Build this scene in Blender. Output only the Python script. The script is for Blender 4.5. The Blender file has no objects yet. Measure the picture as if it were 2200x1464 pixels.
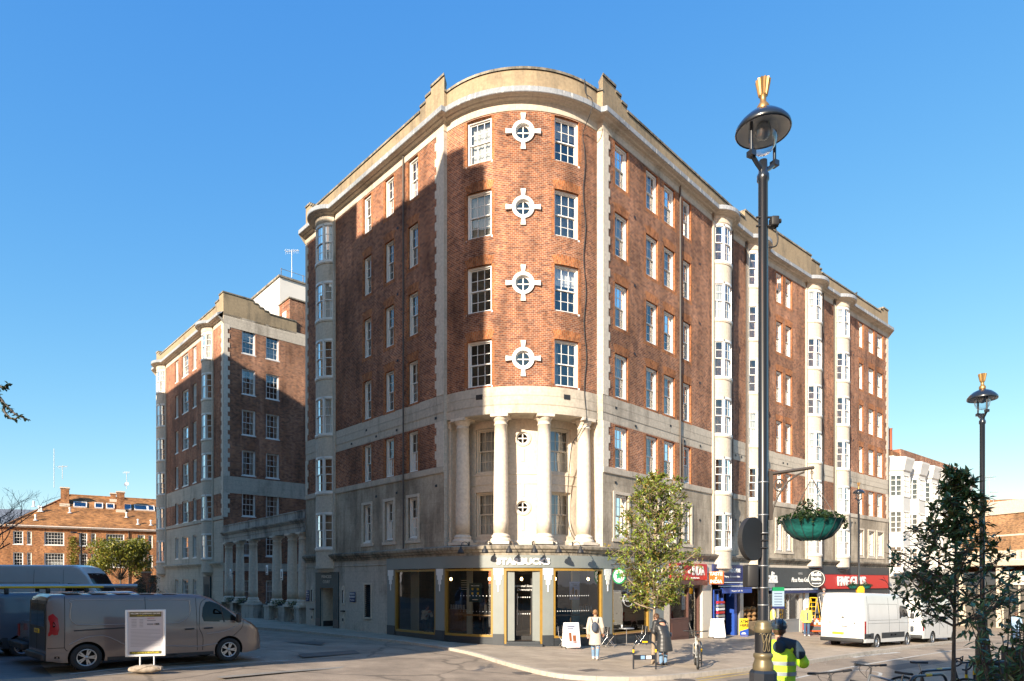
import bpy, bmesh, math, random
from mathutils import Vector, Matrix, noise
R = math.radians
random.seed(7)
SC = bpy.context.scene
COL = SC.collection
# ------------------------------------------------------------------ camera, sky, sun
CZ = 2.5                                  # height of the lens (the photographer stands on the upper side of the sloping street)
F = 1400.0                                # focal length in photo pixels (2200 wide)
cam_d = bpy.data.cameras.new('camera'); cam = bpy.data.objects.new('camera', cam_d); COL.objects.link(cam)
cam.location = (0, 0, CZ); cam.rotation_euler = (R(90), 0, 0)
cam_d.sensor_width = 36; cam_d.lens = 36 * F / 2200; cam_d.shift_y = (1250 - 732) / 2200
cam_d.clip_start = 0.05; cam_d.clip_end = 3000
SC.camera = cam
SUN_AZ, SUN_EL = R(31), R(23)             # light travels towards +Y, turned 31 degrees to +X
world = bpy.data.worlds.new("World"); SC.world = world; world.use_nodes = True
wn = world.node_tree.nodes; wl = world.node_tree.links; wn.clear()
wo = wn.new('ShaderNodeOutputWorld'); wb = wn.new('ShaderNodeBackground'); sky = wn.new('ShaderNodeTexSky')
sky.sky_type = 'NISHITA'; sky.sun_disc = False; sky.sun_elevation = SUN_EL; sky.sun_rotation = R(180) + SUN_AZ
sky.altitude = 0; sky.air_density = 1.0; sky.dust_density = 0.4; sky.ozone_density = 2.5
wb.inputs[1].default_value = 0.15
sp0 = wn.new('ShaderNodeSeparateColor'); cb0 = wn.new('ShaderNodeCombineColor'); wl.new(sky.outputs[0], sp0.inputs[0])
for i_, (a_, k_) in enumerate(((.29, 1.25), (.60, .78), (1.36, .30))):     # colour response of the picture, channel by channel
    m_, d_ = wn.new('ShaderNodeMath'), wn.new('ShaderNodeMath'); m_.operation = 'POWER'; m_.inputs[1].default_value = k_; d_.operation = 'MULTIPLY'; d_.inputs[1].default_value = a_
    wl.new(sp0.outputs[i_], m_.inputs[0]); wl.new(m_.outputs[0], d_.inputs[0]); wl.new(d_.outputs[0], cb0.inputs[i_])
wl.new(cb0.outputs[0], wb.inputs[0]); wl.new(wb.outputs[0], wo.inputs[0])
sd = bpy.data.lights.new('sun', 'SUN'); sd.energy = 3.5; sd.angle = R(0.5); sd.color = (1.0, 0.87, 0.69)
so = bpy.data.objects.new('sun', sd); COL.objects.link(so)
SUND = Vector((math.sin(SUN_AZ) * math.cos(SUN_EL), math.cos(SUN_AZ) * math.cos(SUN_EL), -math.sin(SUN_EL)))
so.rotation_euler = SUND.to_track_quat('-Z', 'Y').to_euler(); so.location = (-20, -30, 40)
SC.view_settings.view_transform = 'Standard'; SC.view_settings.look = 'None'
SC.view_settings.exposure = 1.64; SC.view_settings.gamma = 1; SC.view_settings.use_curve_mapping = False
SC.cycles.max_bounces = 8; SC.cycles.diffuse_bounces = 4; SC.cycles.glossy_bounces = 4
SC.cycles.transparent_max_bounces = 16; SC.cycles.caustics_reflective = False; SC.cycles.caustics_refractive = False
SC.cycles.sample_clamp_indirect = 6

# ------------------------------------------------------------------ helpers
def G(x, y):
    "height of the pavement: the street falls away to the right and to the back"
    x = max(-60., min(45., x)); y = max(-10., min(85., y))
    s = lambda t: max(0., min(1., t)) ** 2 * (3 - 2 * max(0., min(1., t)))
    return .26 - .0243 * x - .0126 * y + .17 * s((-x - 3) / 5) * s((y - 8) / 10) * (1 - s((y - 21) / 10)) * (1 - s((-x - 10) / 6))
def ray(px, py, Y): return Vector(((px - 1100) / F * Y, Y, CZ + (1250 - py) / F * Y))
def gp(px, py, dz=0.):
    "the spot of the street surface seen at a photo pixel"
    a = (px - 1100) / F; b = (1250 - py) / F
    Y = 15.
    for _ in range(30):
        Y = (G(a * Y, Y) + dz - CZ) / b
        Y = max(1., min(300., Y))
    return Vector((a * Y, Y, G(a * Y, Y) + dz))

class MB:
    "collects faces for ONE mesh object"
    def __init__(s): s.v = []; s.f = []; s.m = []; s.uv = []; s.sm = []
    def face(s, pts, mi=0, uv=None, sm=False):
        i = len(s.v); s.v += [tuple(p) for p in pts]; s.f.append(tuple(range(i, i + len(pts)))); s.m.append(mi)
        s.uv.append(uv or [(p[0] + p[1], p[2]) for p in pts]); s.sm.append(sm)
    def grid(s, rows, mi=0, closed=False, sm=True, uvf=None):
        n = len(rows[0]); i0 = len(s.v)
        for r in rows: s.v += [tuple(p) for p in r]
        for a in range(len(rows) - 1):
            for b in range(n if closed else n - 1):
                c = (b + 1) % n
                q = (i0 + a * n + b, i0 + a * n + c, i0 + (a + 1) * n + c, i0 + (a + 1) * n + b)
                s.f.append(q); s.m.append(mi); s.sm.append(sm)
                s.uv.append([uvf(s.v[k]) if uvf else (s.v[k][0] + s.v[k][1], s.v[k][2]) for k in q])
    def box(s, x0, x1, y0, y1, z0, z1, mi=0, M=None):
        P = [Vector((x, y, z)) for z in (z0, z1) for y in (y0, y1) for x in (x0, x1)]
        if M: P = [M @ p for p in P]
        for q in ((0, 2, 3, 1), (4, 5, 7, 6), (0, 1, 5, 4), (2, 6, 7, 3), (0, 4, 6, 2), (1, 3, 7, 5)):
            s.face([P[k] for k in q], mi)
    def rbox(s, x0, x1, y0, y1, z0, z1, r=.02, mi=0, M=None, n=2):
        "box with rounded edges"
        bm = bmesh.new(); bmesh.ops.create_cube(bm, size=1)
        for v in bm.verts: v.co = Vector(((x0 + x1) / 2 + v.co.x * (x1 - x0), (y0 + y1) / 2 + v.co.y * (y1 - y0), (z0 + z1) / 2 + v.co.z * (z1 - z0)))
        bmesh.ops.bevel(bm, geom=bm.edges[:], offset=r, segments=n, profile=.5, affect='EDGES')
        s.bm(bm, mi, M, True)
    def bm(s, bm, mi=0, M=None, sm=True):
        i0 = len(s.v); bm.verts.index_update()
        for v in bm.verts: s.v.append(tuple(M @ v.co if M else v.co))
        for f in bm.faces:
            s.f.append(tuple(i0 + v.index for v in f.verts)); s.m.append(mi); s.sm.append(sm)
            s.uv.append([(v.co.x + v.co.y, v.co.z) for v in f.verts])
        bm.free()
    def tube(s, pts, rad, n=8, mi=0, cap=True, sm=True):
        pts = [Vector(p) for p in pts]
        rad = rad if isinstance(rad, (list, tuple)) else [rad] * len(pts)
        rows = []; up = None
        for i, p in enumerate(pts):
            t = (pts[min(i + 1, len(pts) - 1)] - pts[max(i - 1, 0)])
            if t.length < 1e-9: t = Vector((0, 0, 1))
            t.normalize()
            if up is None:
                up = Vector((0, 0, 1)) if abs(t.z) < .9 else Vector((1, 0, 0))
            a = t.cross(up)
            if a.length < 1e-6: a = t.cross(Vector((0, 1, 0)))
            a.normalize(); b = a.cross(t).normalized(); up = b
            rows.append([p + (a * math.cos(2 * math.pi * k / n) + b * math.sin(2 * math.pi * k / n)) * rad[i] for k in range(n)])
        s.grid(rows, mi, True, sm)
        if cap:
            s.face(rows[0], mi); s.face(rows[-1][::-1], mi)
    def lathe(s, prof, n=24, mi=0, M=None, sm=True, fl=0.):
        rows = []
        for r, z in prof:
            row = [Vector((r * (1 + fl * math.cos(12 * 2 * math.pi * k / n)) * math.cos(2 * math.pi * k / n), r * (1 + fl * math.cos(12 * 2 * math.pi * k / n)) * math.sin(2 * math.pi * k / n), z)) for k in range(n)]
            rows.append([M @ p for p in row] if M else row)
        s.grid(rows, mi, True, sm)
    def prism(s, poly, h0, h1, ax='z', mi=0, M=None, sm=False):
        "poly: 2-D outline; extruded along the axis"
        def pt(a, b, h):
            v = {'z': (a, b, h), 'y': (a, h, b), 'x': (h, a, b)}[ax]
            return M @ Vector(v) if M else Vector(v)
        A = [pt(a, b, h0) for a, b in poly]; B = [pt(a, b, h1) for a, b in poly]
        s.face(A[::-1], mi); s.face(B, mi)
        n = len(poly)
        for i in range(n): s.face([A[i], A[(i + 1) % n], B[(i + 1) % n], B[i]], mi, sm=sm)
    def ell(s, c, r, mi=0, n=12, m=8, M=None):
        rows = []
        for i in range(m + 1):
            t = math.pi * i / m
            row = [Vector((c[0] + r[0] * math.sin(t) * math.cos(2 * math.pi * k / n), c[1] + r[1] * math.sin(t) * math.sin(2 * math.pi * k / n), c[2] + r[2] * math.cos(t))) for k in range(n)]
            rows.append([M @ p for p in row] if M else row)
        s.grid(rows, mi, True)
    def mesh(s, name, mats, fix=True, weld=0.):
        me = bpy.data.meshes.new(name); me.from_pydata(s.v, [], s.f)
        for m in (mats if isinstance(mats, (list, tuple)) else [mats]): me.materials.append(m)
        me.polygons.foreach_set('material_index', s.m); me.polygons.foreach_set('use_smooth', s.sm)
        ul = me.uv_layers.new(name='UVMap'); fl = []
        for u in s.uv:
            for a in u: fl += [a[0], a[1]]
        ul.data.foreach_set('uv', fl)
        if weld or fix:
            bm = bmesh.new(); bm.from_mesh(me)
            if weld: bmesh.ops.remove_doubles(bm, verts=bm.verts[:], dist=weld)
            if fix: bmesh.ops.recalc_face_normals(bm, faces=bm.faces[:])
            bm.to_mesh(me); bm.free()
        me.update(); return me
    def build(s, name, mats, parent=None, M=None, fix=False, weld=0.):
        return link(name, s.mesh(name, mats, fix, weld), parent, M)
WMAT = {}
def world_of(o): return WMAT.get(o.name, Matrix.Identity(4))
def link(name, me, parent=None, M=None):
    o = bpy.data.objects.new(name, me); COL.objects.link(o)
    WMAT[o.name] = (world_of(parent) if parent else Matrix.Identity(4)) @ (M if M is not None else Matrix.Identity(4))
    if parent: o.parent = parent
    if M is not None: o.matrix_local = M
    return o
def tag(o, label, cat, group=None):
    o['label'] = label; o['category'] = cat
    if group: o['group'] = group
    return o
def struct(o, kind='structure'): o['kind'] = kind; return o
def thing(name, label, cat, loc=(0, 0, 0), rz=0., group=None):
    o = bpy.data.objects.new(name, None); COL.objects.link(o); o.location = loc; o.rotation_euler = (0, 0, rz)
    o.empty_display_size = .3; WMAT[o.name] = Mt(*loc, rz)
    return tag(o, label, cat, group)
def dup(root, loc, rz=0., label=None, group=None, scale=None):
    r = root.copy(); COL.objects.link(r); r.location = loc; r.rotation_euler = (0, 0, rz)
    if scale: r.scale = scale
    if label: r['label'] = label
    if group: r['group'] = group
    for ch in list(root.children):
        c = ch.copy(); COL.objects.link(c); c.parent = r
        for g in ch.children:
            d = g.copy(); COL.objects.link(d); d.parent = c
    return r
def Mt(x, y, z, rz=0.): return Matrix.Translation((x, y, z)) @ Matrix.Rotation(rz, 4, 'Z')
def bez(p, n=12):
    "smooth curve through points (Catmull-Rom)"
    p = [Vector(q) for q in p]; P = [p[0]] + p + [p[-1]]; out = []
    for i in range(1, len(P) - 2):
        for k in range(n):
            t = k / n; a, b, c, d = P[i - 1], P[i], P[i + 1], P[i + 2]
            out.append(.5 * ((2 * b) + (c - a) * t + (2 * a - 5 * b + 4 * c - d) * t * t + (3 * b - 3 * c + d - a) * t ** 3))
    return out + [p[-1]]
FONT_CACHE = {}
def text(name, s, size, mat, parent, M, ext=.01, align='CENTER', sx=1., bold=0., spacing=1., shear=0.):
    "lettering as a mesh: local x to the right, y up, faces +z"
    cu = bpy.data.curves.new('lettering', 'FONT'); cu.body = s; cu.size = size; cu.extrude = ext; cu.align_x = align; cu.align_y = 'CENTER'
    cu.offset = bold; cu.space_character = spacing; cu.shear = shear; cu.resolution_u = 3
    o = bpy.data.objects.new('lettering', cu); COL.objects.link(o)
    bpy.context.view_layer.update()
    me = bpy.data.meshes.new_from_object(o.evaluated_get(bpy.context.evaluated_depsgraph_get()))
    bpy.data.objects.remove(o); bpy.data.curves.remove(cu)
    me.materials.clear(); me.materials.append(mat); me.name = name
    for v in me.vertices: v.co.x *= sx
    return link(name, me, parent, M)
def face_M(p, t, up=.0):
    "matrix for lettering on a vertical face: p position, t travel direction (x), normal = (t.y,-t.x)"
    n = Vector((t[1], -t[0], 0)).normalized(); x = Vector((t[0], t[1], 0)).normalized(); z = Vector((0, 0, 1))
    m = Matrix(((x.x, z.x, n.x, p[0]), (x.y, z.y, n.y, p[1]), (x.z, z.z, n.z, p[2]), (0, 0, 0, 1)))
    return m

# ------------------------------------------------------------------ materials
def lin(c): return tuple((x / 12.92 if x <= .04045 else ((x + .055) / 1.055) ** 2.4) for x in c)
def new_mat(name):
    m = bpy.data.materials.new(name); m.use_nodes = True; nt = m.node_tree
    return m, nt, nt.nodes['Principled BSDF']
def mat(name, col, rough=.6, metal=0., var=0., scale=3., spec=.5, coat=0., bump=0., bscale=30., trans=0., emit=None, es=0., sss=0.):
    m, nt, b = new_mat(name); N = nt.nodes; L = nt.links
    b.inputs['Base Color'].default_value = (*col, 1); b.inputs['Roughness'].default_value = rough
    b.inputs['Metallic'].default_value = metal; b.inputs['Specular IOR Level'].default_value = spec
    b.inputs['Coat Weight'].default_value = coat; b.inputs['Coat Roughness'].default_value = .06
    b.inputs['Transmission Weight'].default_value = trans
    if emit: b.inputs['Emission Color'].default_value = (*emit, 1); b.inputs['Emission Strength'].default_value = es
    if var or bump: tc = N.new('ShaderNodeTexCoord')
    if var:
        n1 = N.new('ShaderNodeTexNoise'); n1.inputs['Scale'].default_value = scale; n1.inputs['Detail'].default_value = 6
        n1.inputs['Roughness'].default_value = .65
        L.new(tc.outputs['Object'], n1.inputs['Vector'])
        rmp = N.new('ShaderNodeMapRange'); rmp.inputs['From Min'].default_value = .3; rmp.inputs['From Max'].default_value = .7
        rmp.inputs['To Min'].default_value = 1 - var; rmp.inputs['To Max'].default_value = 1 + var * .6
        L.new(n1.outputs['Fac'], rmp.inputs['Value'])
        mx = N.new('ShaderNodeMix'); mx.data_type = 'RGBA'; mx.blend_type = 'MULTIPLY'; mx.inputs['Factor'].default_value = 1
        mx.inputs[6].default_value = (*col, 1); L.new(rmp.outputs[0], mx.inputs[7]); L.new(mx.outputs[2], b.inputs['Base Color'])
    if bump:
        n2 = N.new('ShaderNodeTexNoise'); n2.inputs['Scale'].default_value = bscale; n2.inputs['Detail'].default_value = 4
        L.new(tc.outputs['Object'], n2.inputs['Vector'])
        bp = N.new('ShaderNodeBump'); bp.inputs['Strength'].default_value = bump; bp.inputs['Distance'].default_value = .02
        L.new(n2.outputs['Fac'], bp.inputs['Height']); L.new(bp.outputs[0], b.inputs['Normal'])
    return m
def brick_mat(name, c1, c2, mortar, bw=.17, bh=.075, header=None, big=.36, offs=.5):
    m, nt, b = new_mat(name); N = nt.nodes; L = nt.links
    tc = N.new('ShaderNodeTexCoord')
    br = N.new('ShaderNodeTexBrick'); br.inputs['Scale'].default_value = 1; br.inputs['Brick Width'].default_value = bw
    br.inputs['Row Height'].default_value = bh; br.inputs['Mortar Size'].default_value = .007; br.inputs['Mortar Smooth'].default_value = .2
    br.inputs['Color1'].default_value = (*c1, 1); br.inputs['Color2'].default_value = (*c2, 1); br.inputs['Mortar'].default_value = (*mortar, 1)
    br.offset = offs; br.inputs['Bias'].default_value = -.15
    if header: br.squash = .5; br.squash_frequency = 2
    L.new(tc.outputs['UV'], br.inputs['Vector'])
    col = br.outputs['Color']
    # each brick has its own tint: blocky noise on the brick grid
    mp = N.new('ShaderNodeMapping'); mp.inputs['Scale'].default_value = (1 / bw, 1 / bh, 1); L.new(tc.outputs['UV'], mp.inputs[0])
    sx = N.new('ShaderNodeSeparateXYZ'); L.new(mp.outputs[0], sx.inputs[0])
    fy = N.new('ShaderNodeMath'); fy.operation = 'FLOOR'; L.new(sx.outputs[1], fy.inputs[0])
    pa = N.new('ShaderNodeMath'); pa.operation = 'FLOORED_MODULO'; pa.inputs[1].default_value = 2; L.new(fy.outputs[0], pa.inputs[0])
    hx = N.new('ShaderNodeMath'); hx.operation = 'MULTIPLY_ADD'; hx.inputs[1].default_value = -offs; L.new(pa.outputs[0], hx.inputs[0]); L.new(sx.outputs[0], hx.inputs[2])
    fx = N.new('ShaderNodeMath'); fx.operation = 'FLOOR'; L.new(hx.outputs[0], fx.inputs[0])
    fl = N.new('ShaderNodeCombineXYZ'); L.new(fx.outputs[0], fl.inputs[0]); L.new(fy.outputs[0], fl.inputs[1])
    wnn = N.new('ShaderNodeTexWhiteNoise'); wnn.noise_dimensions = '3D'; L.new(fl.outputs[0], wnn.inputs['Vector'])
    cr = N.new('ShaderNodeValToRGB'); e = cr.color_ramp.elements
    e[0].position = 0; e[0].color = (.55, .52, .55, 1); e[1].position = 1; e[1].color = (1.35, 1.25, 1.1, 1)
    q = cr.color_ramp.elements.new(.16); q.color = (.62, .6, .62, 1); q = cr.color_ramp.elements.new(.24); q.color = (.9, .9, .9, 1)
    L.new(wnn.outputs['Value'], cr.inputs[0])
    mx = N.new('ShaderNodeMix'); mx.data_type = 'RGBA'; mx.blend_type = 'MULTIPLY'; mx.inputs[0].default_value = .75
    L.new(col, mx.inputs[6]); L.new(cr.outputs[0], mx.inputs[7])
    n1 = N.new('ShaderNodeTexNoise'); n1.inputs['Scale'].default_value = .35; n1.inputs['Detail'].default_value = 7; n1.inputs['Roughness'].default_value = .6
    L.new(tc.outputs['Object'], n1.inputs['Vector'])
    rg = N.new('ShaderNodeMapRange'); rg.inputs['From Min'].default_value = .3; rg.inputs['From Max'].default_value = .7; rg.inputs['To Min'].default_value = 1 - big; rg.inputs['To Max'].default_value = 1 + big
    L.new(n1.outputs['Fac'], rg.inputs['Value'])
    m2 = N.new('ShaderNodeMix'); m2.data_type = 'RGBA'; m2.blend_type = 'MULTIPLY'; m2.inputs[0].default_value = 1
    L.new(mx.outputs[2], m2.inputs[6]); L.new(rg.outputs[0], m2.inputs[7]); L.new(m2.outputs[2], b.inputs['Base Color'])
    ms = N.new('ShaderNodeMapping'); ms.inputs['Scale'].default_value = (1, 1, .16); L.new(tc.outputs['Object'], ms.inputs[0]); ns = N.new('ShaderNodeTexNoise'); ns.inputs['Scale'].default_value = 1.1; ns.inputs['Detail'].default_value = 8; ns.inputs['Roughness'].default_value = .7; L.new(ms.outputs[0], ns.inputs['Vector'])
    rs = N.new('ShaderNodeMapRange'); rs.inputs['From Min'].default_value = .38; rs.inputs['From Max'].default_value = .68; rs.inputs['To Min'].default_value = 1.22; rs.inputs['To Max'].default_value = .52; L.new(ns.outputs['Fac'], rs.inputs['Value'])
    m6 = N.new('ShaderNodeMix'); m6.data_type = 'RGBA'; m6.blend_type = 'MULTIPLY'; m6.inputs[0].default_value = 1; L.new(m2.outputs[2], m6.inputs[6]); L.new(rs.outputs[0], m6.inputs[7]); L.new(m6.outputs[2], b.inputs['Base Color'])
    b.inputs['Roughness'].default_value = .85; b.inputs['Specular IOR Level'].default_value = .25
    bp = N.new('ShaderNodeBump'); bp.inputs['Strength'].default_value = .4; bp.inputs['Distance'].default_value = .012; bp.invert = True
    L.new(br.outputs['Fac'], bp.inputs['Height']); L.new(bp.outputs[0], b.inputs['Normal'])
    return m
def stone_mat(name, col, dirt, amount=.5, joints=(1.1, .38), streak=1., white=0., jd=.55):
    "ashlar: joints from UV, grime in vertical runs and patches of its own shape"
    m, nt, b = new_mat(name); N = nt.nodes; L = nt.links
    tc = N.new('ShaderNodeTexCoord')
    mp = N.new('ShaderNodeMapping'); mp.inputs['Scale'].default_value = (1.3, 1.3, .22); L.new(tc.outputs['Object'], mp.inputs[0])
    n1 = N.new('ShaderNodeTexNoise'); n1.inputs['Scale'].default_value = 1.6 * streak; n1.inputs['Detail'].default_value = 8; n1.inputs['Roughness'].default_value = .68
    L.new(mp.outputs[0], n1.inputs['Vector'])
    n2 = N.new('ShaderNodeTexNoise'); n2.inputs['Scale'].default_value = .45; n2.inputs['Detail'].default_value = 6; n2.inputs['Roughness'].default_value = .6
    L.new(tc.outputs['Object'], n2.inputs['Vector'])
    ad = N.new('ShaderNodeMath'); ad.operation = 'ADD'; L.new(n1.outputs['Fac'], ad.inputs[0]); L.new(n2.outputs['Fac'], ad.inputs[1])
    rg = N.new('ShaderNodeMapRange'); rg.inputs['From Min'].default_value = 1.25 - amount * .6; rg.inputs['From Max'].default_value = 1.45 - amount * .4
    L.new(ad.outputs[0], rg.inputs['Value'])
    mx = N.new('ShaderNodeMix'); mx.data_type = 'RGBA'; mx.inputs[6].default_value = (*col, 1); mx.inputs[7].default_value = (*dirt, 1)
    L.new(rg.outputs[0], mx.inputs[0]); out = mx.outputs[2]
    n3 = N.new('ShaderNodeTexNoise'); n3.inputs['Scale'].default_value = 9; n3.inputs['Detail'].default_value = 6; L.new(tc.outputs['Object'], n3.inputs['Vector'])
    r3 = N.new('ShaderNodeMapRange'); r3.inputs['From Min'].default_value = .3; r3.inputs['From Max'].default_value = .7; r3.inputs['To Min'].default_value = .86; r3.inputs['To Max'].default_value = 1.1
    L.new(n3.outputs['Fac'], r3.inputs['Value'])
    m3 = N.new('ShaderNodeMix'); m3.data_type = 'RGBA'; m3.blend_type = 'MULTIPLY'; m3.inputs[0].default_value = 1; L.new(out, m3.inputs[6]); L.new(r3.outputs[0], m3.inputs[7]); out = m3.outputs[2]
    if white:
        r4 = N.new('ShaderNodeMapRange'); r4.inputs['From Min'].default_value = .58; r4.inputs['From Max'].default_value = .62; L.new(n1.outputs['Fac'], r4.inputs['Value'])
        m4 = N.new('ShaderNodeMix'); m4.data_type = 'RGBA'; m4.inputs[7].default_value = (white, white * .98, white * .95, 1); L.new(r4.outputs[0], m4.inputs[0]); L.new(out, m4.inputs[6]); out = m4.outputs[2]
    if joints:
        br = N.new('ShaderNodeTexBrick'); br.inputs['Scale'].default_value = 1; br.inputs['Brick Width'].default_value = joints[0]; br.inputs['Row Height'].default_value = joints[1]
        br.inputs['Mortar Size'].default_value = .006; br.inputs['Mortar Smooth'].default_value = .3
        br.inputs['Color1'].default_value = (1, 1, 1, 1); br.inputs['Color2'].default_value = (.93, .93, .92, 1); br.inputs['Mortar'].default_value = (jd, jd, jd, 1)
        L.new(tc.outputs['UV'], br.inputs['Vector'])
        m5 = N.new('ShaderNodeMix'); m5.data_type = 'RGBA'; m5.blend_type = 'MULTIPLY'; m5.inputs[0].default_value = 1; L.new(out, m5.inputs[6]); L.new(br.outputs['Color'], m5.inputs[7]); out = m5.outputs[2]
    L.new(out, b.inputs['Base Color']); b.inputs['Roughness'].default_value = .85; b.inputs['Specular IOR Level'].default_value = .3
    bp = N.new('ShaderNodeBump'); bp.inputs['Strength'].default_value = .25; bp.inputs['Distance'].default_value = .02; L.new(n3.outputs['Fac'], bp.inputs['Height']); L.new(bp.outputs[0], b.inputs['Normal'])
    return m
def glass_mat(name, tint=(.9, .93, .95), refl=.35, base=.08):
    "window glass: mirror part by viewing angle, the rest see-through"
    m = bpy.data.materials.new(name); m.use_nodes = True; nt = m.node_tree; N = nt.nodes; L = nt.links; N.clear()
    o = N.new('ShaderNodeOutputMaterial'); t = N.new('ShaderNodeBsdfTransparent'); g = N.new('ShaderNodeBsdfGlossy'); x = N.new('ShaderNodeMixShader')
    t.inputs[0].default_value = (*tint, 1); g.inputs['Roughness'].default_value = .015; g.inputs[0].default_value = (1, 1, 1, 1)
    lw = N.new('ShaderNodeFresnel'); lw.inputs[0].default_value = 1.5
    ma = N.new('ShaderNodeMath'); ma.operation = 'MULTIPLY_ADD'; ma.inputs[1].default_value = 1.6; ma.inputs[2].default_value = base; ma.use_clamp = True
    L.new(lw.outputs[0], ma.inputs[0]); L.new(ma.outputs[0], x.inputs[0]); L.new(t.outputs[0], x.inputs[1]); L.new(g.outputs[0], x.inputs[2])
    tc = N.new('ShaderNodeTexCoord'); n = N.new('ShaderNodeTexNoise'); n.inputs['Scale'].default_value = 1.3; L.new(tc.outputs['Object'], n.inputs['Vector'])
    bp = N.new('ShaderNodeBump'); bp.inputs['Strength'].default_value = .05; bp.inputs['Distance'].default_value = .05; L.new(n.outputs['Fac'], bp.inputs['Height']); L.new(bp.outputs[0], g.inputs['Normal'])
    L.new(x.outputs[0], o.inputs[0]); return m
M_brick = brick_mat('red_brick', (.315, .115, .055), (.185, .07, .046), (.42, .33, .25))
M_brickR = brick_mat('rubbed_brick', (.41, .14, .05), (.33, .105, .045), (.36, .24, .14), bw=.12, big=.12)
M_brickF = brick_mat('house_brick', (.42, .17, .06), (.30, .11, .05), (.34, .25, .16))
M_brickB = brick_mat('brown_brick', (.36, .20, .10), (.26, .14, .08), (.34, .27, .19))
M_stone = stone_mat('portland_stone', (.56, .49, .40), (.33, .285, .23), .4, (1.3, .36), jd=.62)
M_stoneD = stone_mat('grimy_stone', (.52, .44, .34), (.25, .205, .155), .72, (1.25, .42), jd=.7)
M_stoneG = stone_mat('ground_floor_stone', (.52, .46, .39), (.27, .24, .20), .42, (1.4, .5), jd=.72)
M_stoneP = stone_mat('plain_stone', (.60, .52, .42), (.34, .30, .24), .22, None)
M_stoneC = stone_mat('column_stone', (.66, .58, .48), (.42, .37, .31), .15, None, 1.6)
M_grime = stone_mat('weathered_ledge', (.38, .33, .26), (.12, .11, .09), .7, None, 2.5)
M_stonePort = stone_mat('entablature_stone', (.46, .43, .38), (.13, .12, .11), .5, None, 1.3)
M_parapet = stone_mat('rendered_parapet', (.36, .275, .175), (.20, .16, .11), .45, (4.2, 9.), jd=.5)
M_lead = stone_mat('lead_flashing', (.30, .32, .35), (.17, .18, .20), .4, (.9, 2.), 3., white=.62)
M_white = mat('white_paint', (.78, .76, .72), .45)
M_cream = mat('cream_paint', (.66, .60, .50), .5)
M_glass = glass_mat('window_glass', base=.10)
M_glassS = glass_mat('shop_glass', (.82, .86, .86), base=.04)
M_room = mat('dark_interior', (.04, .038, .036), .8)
M_room2 = mat('pale_interior', (.10, .09, .08), .8)
M_curtain = mat('net_curtain', (.55, .54, .50), .9)
M_blind = mat('white_blind', (.75, .74, .70), .7)
M_dark = mat('charcoal_paint', (.035, .042, .05), .45)
M_black = mat('black_paint', (.012, .013, .016), .3, coat=.4)
M_blackm = mat('black_plastic', (.02, .02, .022), .55)
M_roof = mat('roof_felt', (.12, .12, .12), .9, var=.3)
M_steel = mat('steel', (.5, .5, .5), .3, metal=1.)
M_galv = mat('galvanised_steel', (.42, .43, .44), .45, metal=.7)
M_rust = mat('old_pipe', (.10, .085, .075), .7)
# ------------------------------------------------------------------ walls that follow a plan line
class Path:
    "plan polyline; outside of the wall is on the right of the travel direction"
    def __init__(s, pts):
        s.p = [Vector((a[0], a[1])) for a in pts]; s.L = [0.]
        for a, b in zip(s.p, s.p[1:]): s.L.append(s.L[-1] + (b - a).length)
        s.t = [(b - a).normalized() for a, b in zip(s.p, s.p[1:])]
        s.n = [Vector((t.y, -t.x)) for t in s.t]
        s.mi = []
        for i in range(len(s.p)):
            a = s.n[max(i - 1, 0)]; b = s.n[min(i, len(s.n) - 1)]; m = (a + b) / (1 + a.dot(b)) if a.dot(b) > -.9 else a
            s.mi.append(m)
    def seg(s, u):
        for i in range(len(s.t)):
            if u <= s.L[i + 1] + 1e-9: return i
        return len(s.t) - 1
    def __call__(s, u, off=0., z=0.):
        i = s.seg(u); k = (u - s.L[i]) / (s.L[i + 1] - s.L[i])
        a = s.p[i] + s.mi[i] * off; b = s.p[i + 1] + s.mi[i + 1] * off; q = a + (b - a) * k
        return Vector((q.x, q.y, z))
    def tan(s, u): return s.t[s.seg(u)]
    def nor(s, u): return s.n[s.seg(u)]
    def at_px(s, px, off=0.):
        "distance along the wall where the ray of photo column px meets it"
        a = (px - 1100) / F; best = None
        for i in range(len(s.t)):
            A = s.p[i] + s.mi[i] * off; B = s.p[i + 1] + s.mi[i + 1] * off
            fa = A.x - a * A.y; fb = B.x - a * B.y
            if (fa <= 0 <= fb) or (fb <= 0 <= fa):
                k = fa / (fa - fb) if fa != fb else 0; u = s.L[i] + k * (s.L[i + 1] - s.L[i])
                y = (A + (B - A) * k).y
                if best is None or y < best[1]: best = (u, y)
        if best: return best[0]
        return s.L[-1] if px > 1100 else 0.
    def breaks(s, u0, u1):
        return [u0] + [l for l in s.L if u0 + 1e-4 < l < u1 - 1e-4] + [u1]
def sweep(mb, P, prof, u0=0., u1=None, mi=0, caps=True):
    "run a moulding (off, z) along the wall"
    u1 = P.L[-1] if u1 is None else u1; us = P.breaks(u0, u1)
    for (o0, z0), (o1, z1) in zip(prof, prof[1:]):
        for a, b in zip(us, us[1:]):
            e = 1e-6
            mb.face([P(a + e, o0, z0), P(b - e, o0, z0), P(b - e, o1, z1), P(a + e, o1, z1)], mi, [(a, z0 + o0), (b, z0 + o0), (b, z1 + o1), (a, z1 + o1)])
    if caps:
        for a in (u0 + 1e-6, u1 - 1e-6): mb.face([P(a, o, z) for o, z in prof], mi, [(o, z) for o, z in prof])
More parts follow.
